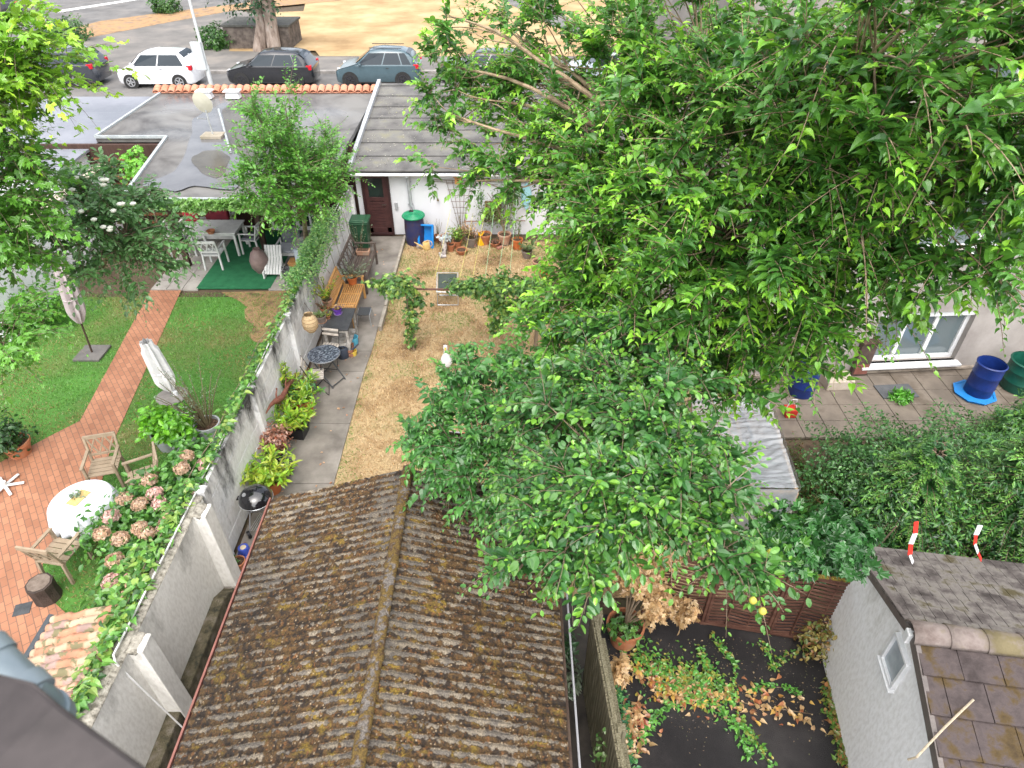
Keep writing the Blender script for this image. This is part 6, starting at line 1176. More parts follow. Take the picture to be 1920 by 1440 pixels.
t = T('table_ornament', 'small terracotta bowl and green bits on the white dining table', 'ornament', (P(398, 435, .8).x, P(398, 437, .8).y, .79)); MB().lathe([(0, 0), (.08, 0), (.12, .1), (.1, .1), (0, .04)], 16).build('bowl', terra, t, smooth=True); MB().lathe([(0, .05), (.06, .06), (.05, .12), (0, .14)], 10, c=(-.2, .05, -.05)).build('figure', wf_, t)
# slatted white adirondack, armchair, basket, box
t = T('slatted_lounger', 'white slatted wooden deck lounger end beside the grey armchair', 'lounger', (P(515, 520).x, P(515, 520).y+.1, .03)); mb = MB()
for k in range(6): mb.bar((-.2+k*.08, -.2, .12), (-.22+k*.08, .2, .4), .065, .02); mb.bar((-.22+k*.08, .2, .4), (-.24+k*.08, .4, .72), .065, .02)
mb.build('slats', wf_, t); mb = MB()
for a in (-.24, .24): mb.box((a, 0, .1), (.04, .5, .2)); mb.bar((a*.8, .2, 0), (a*.8-.02, .25, .42), .05)
mb.build('frame', wf_, t)
t = T('armchair', 'white wire armchair with a charcoal back cushion and pale seat pad', 'armchair', (P(548, 492).x, P(548, 492).y+.1, .03)); MB().box((0, 0, .4), (.62, .6, .07)).build('seat_pad', mat('pale_cushion', (.35, .37, .42), (.45, .47, .52), rough=.9), t, bevel=.025); MB().box((0, .28, .68), (.55, .12, .5)).build('back_cushion', gcu, t, bevel=.04)
fr = MB()
for a in (-.33, .33): fr.box((a, 0, .55), (.04, .6, .04)); fr.box((a, -.28, .28), (.04, .04, .55)); fr.box((a, .28, .28), (.04, .04, .55))
fr.box((0, -.3, .33), (.62, .03, .08)); fr.build('frame', wf_, t)
t = T('basket', 'small dark grey wicker basket under the armchair', 'basket', (P(540, 517).x, P(540, 517).y, .03)); MB().lathe([(0, 0), (.11, 0), (.14, .2), (.125, .2), (.1, .03), (0, .03)], 20).build('basket', mat('grey_wicker', (.08, .08, .085), (.25, .25, .26), scale=50, bump=1), t, smooth=True); MB().lathe([(.135, .19), (.15, .2), (.135, .21)], 20).build('rim', MC['grey_wicker'], t)
t = T('wooden_box', 'honey coloured wooden box under the armchair', 'box', (P(555, 507).x+.05, P(555, 507).y, .03)); MB().box((0, 0, .15), (.36, .3, .3)).build('box', wo_, t, bevel=.006); MB().box((0, -.01, .28), (.38, .33, .03)).build('lid', wo_, t, bevel=.005)
t = T('floor_vase', 'plump mauve brown floor vase beside the slatted lounger', 'vase', (P(487, 520).x, P(487, 512).y, .03)); MB().lathe([(0, 0), (.12, .0), (.24, .2), (.26, .4), (.18, .62), (.09, .7), (.1, .74), (.07, .74), (.06, .6), (0, .5)], 28).build('vase', mat('mauve_glaze', (.16, .11, .1), (.24, .17, .16), rough=.5), t, smooth=True)
t = T('bird_bath', 'pale grey stone bird bath on a pedestal just over the garden wall', 'bird bath', (P(574, 455, 1.0).x, P(574, 455, 1.0).y, 0)); stn = mat('bath_stone', (.3, .3, .29), (.42, .42, .4), scale=8, rough=.6); MB().lathe([(0, 0), (.16, 0), (.15, .06), (.07, .12), (.06, .8), (.12, .88), (0, .88)], 24).build('pedestal', stn, t, smooth=True); MB().lathe([(0, .88), (.15, .89), (.36, .98), (.38, 1.02), (.35, 1.02), (.24, .96), (0, .94)], 36).build('bowl', stn, t, smooth=True); MB().lathe([(0, .975), (.24, .975)], 30).build('water', mat('water', (.25, .28, .32), rough=.05, bump=0), t)
t = T('rain_column', 'pale blue grey cylinder standing by the ivy next to the armchair', 'column', (P(565, 520).x+.1, P(565, 520).y, .0)); MB().lathe([(0, 0), (.15, 0), (.15, .85), (.13, .9), (0, .9)], 22).build('cylinder', mat('pale_blue', (.35, .4, .47), (.42, .47, .53), rough=.5), t, smooth=True)
t.children[0].name = 'cylinder'; MB().lathe([(.15, .83), (.165, .85), (.15, .87)], 22).build('rim', MC['pale_blue'], t)
# parasols
def parasol(label, base, top, m, bm, hgt, lean=(0, 0), plate=True):
    t = T('parasol', label, 'parasol', tuple(base)); b = Vector(base); tp = Vector((lean[0], lean[1], hgt))
    MB().tube([(0, 0, 0), tp*.98], .022, 10).build('pole', bm, t, smooth=True)
    n_, s_ = 16, 18; V = []; 
    for i in range(s_+1):
        f = i/s_; r_ = (.05+.13*math.sin(min(1, (f+.02)/.28)*math.pi/2)*(1-.35*f))*(1 if f < .86 else .75); zf = lerp(.36, 1, f)
        for j in range(32): a = j*2*math.pi/32; rr2 = r_*(1+.22*math.cos(a*8)); p = tp*zf+Vector((math.cos(a)*rr2, math.sin(a)*rr2, 0)); V.append(p)
    mb = MB(); mb.v = [tuple(p) for p in V]; mb.f = [(i*32+j, i*32+(j+1) % 32, (i+1)*32+(j+1) % 32, (i+1)*32+j) for i in range(s_) for j in range(32)]; mb.build('canopy', m, t, smooth=True)
    st2 = MB(); p = tp*.62; st2.lathe([(.17, -.02), (.185, 0), (.17, .02)], 20, c=p); st2.build('strap', m, t); MB().tube([tp*.99, tp*1.04], [.03, .012], 10).build('finial', bm, t)
    if plate: MB().box((0, 0, .03), (.62, .62, .06)).build('base_plate', mat('stone_plate', (.1, .095, .09), (.15, .14, .13)), t, bevel=.01)
    return t
mauve = mat('mauve_canvas', (.4, .34, .35), (.5, .44, .45), rough=.9); cream = mat('white_canvas', (.58, .57, .56), (.7, .69, .68), rough=.9)
q = P(174, 664); tp_ = PY(108, 488, q.y+.2); t = parasol('closed mauve parasol on a square stone plate on the lawn left of the brick path', q, None, mauve, darkwood, tp_.z, (tp_.x-q.x, .2))
q = P(330, 745); t = T('parasol_stand_table', 'round grey disc table at the foot of the white parasol', 'table', (P(322, 742, .5).x, P(322, 742, .5).y, 0)); MB().lathe([(0, .47), (.3, .47), (.31, .5), (0, .5)], 32).build('table_top', mat('grey_disc', (.2, .18, .165), (.28, .26, .24)), t, smooth=True); MB().tube([(0, 0, 0), (0, 0, .47)], .05, 12).build('pedestal', greyp, t); MB().lathe([(0, .5), (.06, .5), (.055, .58), (0, .6)], 16, c=(.06, .04, 0)).build('knob', whitem, t, smooth=True)
q = P(350, 778); q = P(345, 800); q = Vector((t.location.x+.12, t.location.y-.05, 0)); tp_ = PY(272, 640, q.y+.35); parasol('closed white parasol leaning over the lawn right of the brick path', q, None, cream, mat('grey_pole', (.2, .2, .2)), tp_.z, (tp_.x-q.x, .35), plate=False)
# pots with bright shrub and wispy olive
for px_, py_, lb, sd in ((318, 838, 'left one of two grey pots under the bright green shrub', 1), (352, 850, 'right one of two grey pots under the bright green shrub', 2)):
    pot('shrub_pot', lb, P(px_, py_), .24, .42, greyp, (lambda t, z, r, s=sd: bush(t, 'foliage', (0, .08, z+.3), (.36, .36, .3), 380, .13, 'oval', [(.12, .36, .02), (.18, .45, .03), (.08, .24, .02)], 100+s)), cat='potted plant', group='grey pots with a bright green shrub')
pot('olive_pot', 'grey pot with a thin hazy olive tree beside the garden wall', P(398, 822), .24, .42, greyp, sprigs(26, 1.3, .7, 'diamond', .045, SILV, 61, 16), cat='potted tree')
# chairs, round table, star, log, drain
beige = mat('weathered_teak', (.24, .18, .12), (.34, .27, .19), scale=5, rough=.8)
gw = 'weathered wooden chairs round the cloth covered table'
q = P(222, 905); gchair('weathered wooden chair on the grass above the white cloth table', (q.x-.1, q.y, .0), rad(15), beige, gw)
q = P(115, 1075); gchair('weathered wooden chair pulled out below the white cloth table', (q.x+.1, q.y+.1, .0), rad(170), beige, gw)
q = P(275, 940); gchair('weathered wooden chair half buried in the hydrangeas', (q.x, q.y+.2, .0), rad(-60), beige, gw)
q = P(500, 640); gchair('pale slatted chair on the lawn close behind the garden wall', (WX-.55, P(515, 640).y, 0), rad(-20), slatm)
ct = P(150, 938, .74); t = T('round_table', 'round table on the brick patio near the weathered chairs', 'table', (ct.x, ct.y, 0)); MB().lathe([(0, .70), (.46, .70), (.46, .725), (0, .725)], 36).build('table_top', beige, t)
for a in range(4): MB().bar((.25*math.cos(a*1.57+.8), .25*math.sin(a*1.57+.8), 0), (.2*math.cos(a*1.57+.8), .2*math.sin(a*1.57+.8), .7), .05).build('leg', beige, t)
mb = MB(); n_ = 96; cl = mat('white_cloth', (.62, .64, .7), (.74, .76, .8), rough=.9, bump=.1)
mb.v.append((0, 0, .735))
for i, (r_, z) in enumerate(((.2, .735), (.4, .735), (.485, .732), (.51, .70), (.525, .6), (.54, .48), (.555, .38))):
    for j in range(n_): a = j*2*math.pi/n_; k_ = max(0, i-3)*.016*math.sin(a*17+.5*math.sin(a*3)); mb.v.append((math.cos(a)*(r_+k_), math.sin(a)*(r_+k_), z+(.012*math.sin(a*17) if i == 6 else 0)))
mb.f = [(0, 1+j, 1+(j+1) % n_) for j in range(n_)]+[(1+i*n_+j, 1+(i+1)*n_+j, 1+(i+1)*n_+(j+1) % n_, 1+i*n_+(j+1) % n_) for i in range(6) for j in range(n_)]
o = mb.build('tablecloth', cl, smooth=True); o.location = (ct.x, ct.y, 0); s = o.modifiers.new('s', 'SOLIDIFY'); s.thickness = .004; tag(o, 'white scalloped tablecloth hanging over the round table', 'tablecloth')
o = MB().box((0, 0, 0), (.2, .34, .012), rz=-.3).build('place_mat', mat('straw_mat', (.5, .34, .12), (.6, .45, .2), scale=30)); o.location = (ct.x-.05, ct.y+.05, .748); tag(o, 'straw coloured mat lying on the white tablecloth', 'mat')
t = T('table_herbs', 'sprig of grey leaves lying on the straw mat', 'plant', (ct.x-.12, ct.y+.08, .76)); bush(t, 'foliage', (0, 0, .03), (.13, .08, .03), 40, .06, 'oval', SILV, 111)
q = P(12, 915); t = T('star_stand', 'white star shaped parasol foot lying on the brick patio', 'parasol base', (q.x, q.y, .02)); 
for k in range(6): a = k*math.pi/3+.3; MB().bar((0, 0, .05), (.32*math.cos(a), .32*math.sin(a), .03), .055, .03).build('arm', wf_, t, bevel=.01)
MB().tube([(0, 0, 0), (0, 0, .14)], .05, 12).build('socket', wf_, t)
q = P(92, 1120); t = T('tree_stump', 'dark square cut stump standing where patio and grass meet', 'stump', (q.x, q.y, 0)); stu = mat('stump_bark', (.03, .022, .018), (.07, .05, .04), scale=6, bump=.8); MB().lathe([(0, 0), (.2, 0), (.19, .2), (.2, .38), (0, .39)], 9).build('body', stu, t); MB().lathe([(0, .392), (.17, .392)], 9).build('cut_face', mat('cut_wood', (.12, .09, .07), (.2, .16, .13), scale=12), t)
q = P(43, 1143); o = MB().box((0, 0, .015), (.24, .22, .012), rz=.3).build('drain_cover', mat('iron', (.05, .055, .06), (.09, .095, .1), metal=.3)); o.location = q; tag(o, 'dark square drain cover set in the brick patio', 'drain cover')
pot('patio_pot', 'terracotta pot with a dark leafy plant at the left edge of the patio', P(40, 850), .26, .32, terra, lambda t, z, r: bush(t, 'foliage', (-.1, .1, z+.25), (.5, .45, .35), 600, .1, 'oval', [(.02, .06, .015), (.03, .09, .02)], 121), cat='potted plant')
t = T('bucket', 'pale blue enamel bucket at the far left edge above the patio', 'bucket', (P(0, 838).x-.05, P(0, 838).y, 0)); MB().lathe([(0, 0), (.12, 0), (.15, .28), (.14, .28), (0, .02)], 20).build('body', MC['pale_blue'], t, smooth=True); MB().lathe([(.145, .27), (.16, .28), (.145, .29)], 20).build('rim', MC['pale_blue'], t)
# hydrangeas
hq = P(300, 990); t = T('hydrangea', 'long hydrangea hedge with faded pink and tan flower heads along the wall', 'hydrangea', (hq.x, hq.y, 0)); HYG = [(.05, .15, .03), (.08, .22, .04), (.12, .3, .05)]
spots = [(270, 930, .95), (330, 900, .9), (235, 985, .9), (300, 1010, 1.0), (240, 1060, .9), (360, 860, .9), (200, 1000, .7), (280, 1080, .9), (230, 1120, .7), (320, 960, 1.0)]
for k, (x, y, z) in enumerate(spots): c = P(x, y, z*.8)-Vector(t.location); bush(t, 'foliage', tuple(c), (.42, .42, .38), 420, .12, 'oval', HYG, 130+k)
fh = [(208, 968), (233, 935), (262, 945), (290, 925), (225, 1010), (262, 990), (300, 945), (330, 950), (340, 878), (385, 870), (350, 855), (215, 1050), (250, 1075), (232, 1118), (275, 1000), (310, 985), (320, 965), (190, 1000), (360, 915), (280, 900), (240, 1100), (208, 1090)]
pk = [mat('hydrangea_tan', (.38, .24, .14), (.52, .36, .24), scale=30, rough=.9), mat('hydrangea_pink', (.42, .22, .2), (.52, .34, .3), scale=30, rough=.9)]
for k, (x, y) in enumerate(fh):
    c = P(x, y, 1.05)-Vector(t.location); rs = np.random.RandomState(k); n = 260; d = norm(rs.randn(n, 3)); d[:, 2] = np.abs(d[:, 2])*1-.2
    leaf_mesh('flower_head', np.array(c)+d*(.085+.03*rs.rand(n, 1))*np.array((1.15, 1.15, .8)), norm(np.cross(d, rs.randn(n, 3))), d+rs.randn(n, 3)*.5, .045+.03*rs.rand(n), 'diamond', palette(rs, n, [(.5, .36, .24), (.58, .43, .3), (.46, .32, .24)] if k % 3 else [(.55, .36, .32), (.62, .44, .38)], .4), leafmat('leaf_matt'), t)
# vine running along the wall top (left side), ivy at the far end
vt = T('wall_vine', 'bright round leaved vine running along the near wall top', 'vine', (WX-.2, 6, 0)); VL = [(.06, .18, .03), (.1, .26, .045), (.035, .1, .025), (.16, .34, .06), (.22, .32, .06)]
rs = np.random.RandomState(8); ys = []; 
def along(y0, y1, n, spread, drop, size, kind, pal, par, seed, xo=-.15, z0=1.72):
    rs = np.random.RandomState(seed); y = y0+(y1-y0)*rs.rand(n); y = y[vn(y*1.6, y*0+.5, seed+9) > .2+.25*rs.rand(len(y))]; n = len(y); lump = .4+.9*vn(y*1.7, y*0+.5, seed); a = rs.rand(n)
    x = xo-spread*a*lump+.04*rs.randn(n); z = z0+.1*rs.rand(n)*lump-drop*a*rs.rand(n)+.08*lump
    nm = np.stack([-.4*a, rs.randn(n)*.25, np.ones(n)], -1)+rs.randn(n, 3)*.25; ax = np.stack([rs.randn(n), rs.randn(n), rs.randn(n)*.2-.3], -1)
    leaf_mesh('foliage', np.stack([x+WX, y, z], -1)-np.array(par.location), ax, nm, size*(.5+.8*rs.rand(n)), kind, palette(rs, n, pal), leafmat('leaf_matt'), par)
along(3.3, 7.2, 1000, .26, .4, .1, 'heart', VL, vt, 1); along(7, 13.2, 650, .16, .4, .1, 'heart', VL, vt, 2, xo=-.1); along(4.6, 6.0, 350, .5, .6, .11, 'heart', VL, vt, 3)
MB().tube([(-.1+.03*math.sin(k*2), -3.4+k*.55, 1.74+.03*math.sin(k)) for k in range(19)], .008, 5).build('stem', BARK, vt)
for vtx in vt.children: pass
iv = T('ivy', 'dense small leaved variegated ivy draped over the far part of the garden wall', 'ivy', (WX, 14, 0)); IV = [(.07, .2, .06), (.12, .3, .08), (.2, .42, .1), (.32, .46, .16)]
rs = np.random.RandomState(31); n = 9000; y = 12.9+4.2*rs.beta(1.4, 1.7, n); lump = vn(y*1.3, y*0, 4)
side = rs.rand(n); x = np.where(side < .5, rs.rand(n)*.3-.28, np.where(side < .62, .12+.07*rs.rand(n), -.2-.35*rs.rand(n)*lump)); dropmax = np.where(side < .5, .0, np.where(side < .62, .25+.4*lump, .45+.5*lump))
z = 1.84+.14*rs.rand(n)*(1+lump)-np.where(side < .55, 0, rs.rand(n)**1.7*dropmax); nm = np.stack([np.where((side >= .55) & (side < .8), 1., 0.), rs.randn(n)*.2, np.full(n, .8)], -1)+rs.randn(n, 3)*.3
leaf_mesh('foliage', np.stack([x, y-14, z], -1), rs.randn(n, 3)*np.array((1, 1, .4))-np.array((0, 0, .3)), nm, .04+.04*rs.rand(n), 'diamond', palette(rs, n, IV), leafmat('leaf_matt'), iv)
tr2 = MB()
for k in range(7):
    y = 13.2-14+k*.65; tr2.tube([(.12, y, 1.8), (.13, y+.12, 1.4), (.125, y+.3+.1*math.sin(k), .9+.1*(k % 3))], .006, 4)
tr2.build('stem', stemm, iv)
along(15.8, 17.5, 120, .25, .2, .05, 'diamond', [(.04, .13, .02), (.07, .2, .03)], iv, 12, xo=0)
rv = T('eave_creeper', 'light green creeper hanging along the edge of the terrace roof', 'creeper', (-7, 15.7, 2.6)); rs = np.random.RandomState(5); n = 1500; x = rs.uniform(-3.4, 1.2, n); lump = vn(x*1.4, x*0, 7)
leaf_mesh('foliage', np.stack([x, -.15*rs.rand(n)-.05, .15-.45*rs.rand(n)*(.4+lump)], -1), rs.randn(n, 3)-np.array((0, 0, .8)), np.array((0, -.5, 1))+rs.randn(n, 3)*.4, .06+.07*rs.rand(n), 'lobed', palette(rs, n, [(.09, .22, .04), (.15, .32, .06), (.2, .36, .1)]), leafmat('leaf_matt'), rv); MB().tube([(-3.4, -.08, .08), (1.2, -.08, .08)], .01, 5).build('stem', BARK, rv)
t = T('bush', 'bright green leaves growing up through the notch in the roof', 'bush', (P(265, 330, 2.0).x, P(265, 330, 2.0).y, 0)); bush(t, 'foliage', (0, 0, 2.3), (.45, .5, .5), 300, .14, 'lobed', [(.12, .35, .03), (.18, .42, .05)], 141); MB().tube([(0, 0, 0), (0, 0, 2.2)], .03, 6).build('stem', BARK, t)
t = T('bush', 'leafy bush on the lawn behind the mauve parasol', 'bush', tuple(P(85, 610))); bush(t, 'foliage', (0, 0, .5), (.8, .7, .55), 1100, .11, 'oval', [(.05, .18, .02), (.09, .26, .03), (.13, .32, .04)], 142, zmin=.02); MB().tube([(0, 0, 0), (0, 0, .5)], .04, 6).build('stem', BARK, t)
t = T('satellite_dish', 'cream satellite dish on a stand in the middle of the puddled flat roof', 'satellite dish', (P(398, 258, 2.72).x, P(398, 258, 2.72).y, 2.71)); crd = mat('cream_dish', (.55, .53, .42), (.62, .6, .5), rough=.5, bump=0)
R = Matrix.Rotation(rad(18), 3, 'X'); mb = MB(); prf = [(0, .0), (.14, .01), (.25, .04), (.27, .045), (.25, .06), (.14, .025), (0, .015)]; mb.lathe(prf, 30, sx=1.15, sy=1.25)
mb.v = [tuple(Vector((0, -.05, 1.0))+R @ Vector((x*.85, z, y))) for x, y, z in [(a, b, c) for a, b, c in mb.v]]; mb.build('dish', crd, t, smooth=True)
MB().tube([(0, .1, .05), (0, .05, 1.0)], .025, 8).build('mast', galv, t); MB().tube([(0, -.02, .55), (0, -.6, .75)], .012, 6).build('feed_arm', galv, t); MB().box((0, .1, .04), (.62, .45, .09)).build('base_slab', mat('stone_slab', (.25, .22, .16), (.34, .3, .24)), t, bevel=.01)
# two vents on the roof, a mast pole
for x, lb in ((386, 'left of two white roof vents by the orange tiles'), (438, 'right of two white roof vents by the orange tiles')):
    q = P(x, 182, 2.75); t = T('roof_vent', lb, 'roof vent', (q.x, q.y, 2.71), 0, 'white vents by the orange tiles'); MB().box((0, 0, .12), (.5, .3, .22), top=.8).build('vent_body', whitem, t, bevel=.02); MB().box((0, 0, .25), (.56, .36, .04)).build('cap', whitem, t, bevel=.01)
o = MB().tube([(0, 0, 0), (P(432, 285, 2.75).x-P(410, 205, 2.75).x, P(432, 285, 2.75).y-P(410, 205, 2.75).y, 0)], .035, 8).build('roof_pipe', MC['pale_trim'], smooth=True); o.location = P(410, 205, 2.75); tag(o, 'pale pipe lying across the puddle on the flat roof', 'pipe')
# ================================================================ RIGHT YARD
def barrel(label, loc, m, r, h, name='barrel', blue=None):
    t = T(name, label, 'barrel', tuple(loc)); MB().lathe([(0, 0), (r*.93, 0), (r*.97, .05), (r*.97, h*.3), (r, h*.32), (r, h*.34), (r*.98, h*.36), (r*.98, h*.65), (r*1.01, h*.67), (r*1.01, h*.69), (r*.99, h*.71), (r*1.0, h*.95), (r*1.04, h), (r*.95, h), (r*.93, h*.5), (0, h*.3)], 36).build('barrel', m, t, smooth=True)
    MB().lathe([(r*.98, h-.02), (r*1.06, h), (r*.98, h+.02)], 36).build('rim', m, t, smooth=True); return t
q = P(1830, 738, .06); barrel('open blue barrel standing on a light blue base below the house window', q, mat('royal_blue', (.006, .022, .12), (.01, .032, .18), rough=.4), .28, .82)
o = T('plastic_tray', 'light blue plastic base sticking out under the open blue barrel', 'stand', (q.x-.05, q.y, .05)); MB().lathe([(0, 0), (.4, 0), (.42, .05), (.3, .07), (0, .07)], 8).build('tray', mat('light_blue', (.02, .2, .55), rough=.4), o); MB().lathe([(.38, .03), (.44, .06), (.38, .07)], 8).build('rim', MC['light_blue'], o)
q = P(1905, 725, .06); barrel('wide dark green barrel at the right edge beside the blue barrel', q, mat('deep_green', (.005, .06, .04), (.01, .09, .06), rough=.4), .36, .7)
q = P(1500, 735, .06); barrel('blue barrel mostly hidden behind the mulberry leaves', q, MC['royal_blue'], .28, .75)
t = T('wall_box', 'brown wooden box or hutch standing left of the ground floor window', 'hutch', (P(1598, 695).x, P(1598, 700).y, .05), ang); MB().box((0, 0, .45), (.35, .35, .9)).build('box', mat('hutch_brown', (.05, .035, .03), (.1, .07, .055), scale=5), t, bevel=.01); MB().box((0, -.02, .92), (.42, .42, .04)).build('lid', darkwood, t); MB().box((0, -.18, .2), (.3, .03, .25)).build('front_board', brownp, t)
t = T('stone_step', 'pale stone block step left of the ground floor window', 'step', (P(1565, 725).x, P(1565, 725).y, .05), ang); MB().box((0, 0, .12), (.6, .4, .24)).build('block', mat('pale_stone', (.4, .34, .27), (.5, .44, .37)), t, bevel=.02)
t = T('door_mat', 'dark grey mat on the terrace slabs under the window', 'mat', (P(1678, 738).x, P(1678, 738).y, .06), ang); MB().box((0, 0, .01), (.8, .45, .02)).build('mat', mat('mat_grey', (.07, .075, .085), (.11, .115, .12)), t)
t = T('grass_tuft', 'bright green tuft growing between the slabs beside the grey mat', 'grass', (P(1685, 752).x, P(1685, 752).y, .05)); bush(t, 'blades', (0, 0, .06), (.22, .16, .12), 260, .16, 'long', [(.08, .3, .03), (.12, .36, .04)], 151)
t = T('hand_brush', 'red dustpan with a white wire handle on the terrace edge', 'dustpan', (P(1478, 782).x, P(1478, 782).y, .06)); MB().box((0, 0, .1), (.22, .2, .2), top=1.1).build('pan', mat('red_plastic', (.45, .03, .02), rough=.4), t, bevel=.01); MB().tube([(-.1, 0, .2), (-.05, 0, .42), (.06, 0, .42), (.1, 0, .2)], .01, 8).build('handle', whitem, t, smooth=True)
# plastic covered frame
film = bpy.data.materials.new('plastic_film'); film.use_nodes = True; nn_ = film.node_tree.nodes; LL = film.node_tree.links; bb = nn_['Principled BSDF']; bb.inputs['Base Color'].default_value = (.4, .43, .46, 1); bb.inputs['Roughness'].default_value = .22; bb.inputs['Specular IOR Level'].default_value = .8
trp = nn_.new('ShaderNodeBsdfTransparent'); mxs = nn_.new('ShaderNodeMixShader'); no = nn_.new('ShaderNodeTexNoise'); no.inputs['Scale'].default_value = 4.5; no.inputs['Detail'].default_value = 8; no.inputs['Distortion'].default_value = 1.2
mp_ = nn_.new('ShaderNodeMapping'); mp_.inputs['Scale'].default_value = (1, 1.9, 1); tcc = nn_.new('ShaderNodeTexCoord'); LL.new(tcc.outputs['Object'], mp_.inputs[0]); LL.new(mp_.outputs[0], no.inputs[0])
mr = nn_.new('ShaderNodeMapRange'); mr.inputs[1].default_value = .35; mr.inputs[2].default_value = .7; mr.inputs[3].default_value = .5; mr.inputs[4].default_value = .66; LL.new(no.outputs[0], mr.inputs[0]); LL.new(mr.outputs[0], mxs.inputs[0]); LL.new(trp.outputs[0], mxs.inputs[1]); LL.new(bb.outputs[0], mxs.inputs[2]); LL.new(mxs.outputs[0], nn_['Material Output'].inputs[0])
bp_ = nn_.new('ShaderNodeBump'); bp_.inputs['Strength'].default_value = .6; bp_.inputs['Distance'].default_value = .04; LL.new(no.outputs[0], bp_.inputs['Height']); LL.new(bp_.outputs[0], bb.inputs['Normal'])
ch_ = 1.35; cA, cB, cC, cD = P(1395, 915, ch_), P(1497, 915, ch_), P(1440, 742, ch_), P(1350, 745, ch_); org2 = Vector((cA.x, cA.y, 0)); t = T('cold_frame', 'timber frame wrapped in wrinkled clear plastic sheeting beside the quince tree', 'cold frame', tuple(org2))
cs = [c-org2 for c in (cA, cB, cC, cD)]
cs[0].x -= .75; cs[3].x -= .55; grd = []
nu, nv = 40, 240
def bil(u, v): return cs[0]*(1-u)*(1-v)+cs[1]*u*(1-v)+cs[2]*u*v+cs[3]*(1-u)*v
V = []; 
for i in range(nu):
    for j in range(nv):
        u, v = i/(nu-1), j/(nv-1); p = bil(u, v); w_5 = .05*(fbm(np.array([u*3.]), np.array([v*14.]), 3)[0]-.5)*2+.012*math.sin(v*95+5*fbm(np.array([u*4.]), np.array([v*3.]), 8)[0]*3)*(.3+vn(np.array([u*5.]), np.array([v*6.]), 9)[0]); V.append((p.x, p.y, ch_+w_5*.8-.06*math.sin(u*math.pi)*math.sin(v*math.pi*3)**2))
I = np.arange(nu*nv).reshape(nu, nv); F = np.stack([I[:-1, :-1], I[1:, :-1], I[1:, 1:], I[:-1, 1:]], -1).reshape(-1, 4); mesh_np('plastic_sheet', V, F, film, t, smooth=True)
for a, b in ((0, 1), (1, 2), (3, 0)):
    V = []; pa, pb = cs[a], cs[b]; dn = Vector(((pb-pa).y, -(pb-pa).x, 0)).normalized()
    for i in range(40):
        for j in range(16):
            u, v = i/39, j/15; p = pa.lerp(pb, u)+dn*(.04+.1*v*v+.05*math.sin(u*25+v*3)*v); V.append((p.x, p.y, ch_*(1-v)+.02))
    I = np.arange(40*16).reshape(40, 16); F = np.stack([I[:-1, :-1], I[:-1, 1:], I[1:, 1:], I[1:, :-1]], -1).reshape(-1, 4); mesh_np('plastic_skirt', V, F, film, t, smooth=True)
mb = MB(); tw = mat('frame_timber', (.35, .24, .14), (.45, .33, .2), scale=5)
for a, b in ((0, 1), (1, 2), (2, 3), (3, 0)): mb.bar(cs[a]-Vector((0, 0, .1)), cs[b]-Vector((0, 0, .1)), .05, .05)
mid1, mid2 = cs[0].lerp(cs[1], .55), cs[3].lerp(cs[2], .55); mb.bar(mid1-Vector((0, 0, .1)), mid2-Vector((0, 0, .1)), .06, .04)
for c in cs: mb.bar((c.x, c.y, 0), (c.x, c.y, ch_-.1), .05)
mb.build('timber_frame', tw, t); bush(t, 'plants_inside', ((cs[0].x+cs[1].x)/2, (cs[0].y+cs[3].y)/2, .5), (.7, 1.2, .4), 600, .1, 'oval', MID, 161)
# dead maple pot
q = P(1172, 1218); q = P(1178, 1225, 0); t = pot('potted_maple', 'huge terracotta pot with a dried up tan maple in the corner of the dark yard', (q.x-.05, q.y+.22, 0), .27, .42, terra, None, cat='potted tree'); rs_ = T('x', 'x', 'x'); bpy.data.objects.remove(rs_)
t.rotation_euler = (0, 0, 0); TAN = [(.48, .33, .16), (.58, .42, .23), (.4, .25, .11)]
mb = MB(); 
tips_ = [(.05, .1, 1.75), (.3, .15, 1.6), (.5, .2, 1.85), (.15, .0, 1.35), (.45, .0, 1.0), (.85, .0, .75), (.35, -.05, .8), (-.1, .1, 1.4), (.3, 0, 1.25)]
for c in tips_: mb.tube([Vector(p) for p in bez(np.array((0, 0, .4)), np.array((c[0]*.3, c[1], c[2]*.9)), np.array(c), 6)], list(np.linspace(.02, .005, 6)), 6)
mb.build('stem', BARK, t, smooth=True)
for k, c in enumerate(tips_+[(.7, .1, .68)]): bush(t, 'withered_foliage', c, (.2, .17, .2), 110, .11, 'lobed', TAN, 170+k, leafmat('leaf_matt'), shell=.1, droop=.8)
bush(t, 'ivy_trail', (-.05, -.1, .45), (.25, .2, .1), 90, .09, 'lobed', MID, 190)
o = T('dead_cutting', 'clump of dried tan leaves hanging on the fence below the big pot', 'dead leaves', tuple(P(1160, 1260, .9))); bush(o, 'foliage', (0, 0, 0), (.09, .16, .3), 170, .1, 'lobed', TAN, 191, leafmat('leaf_matt'), shell=.1)
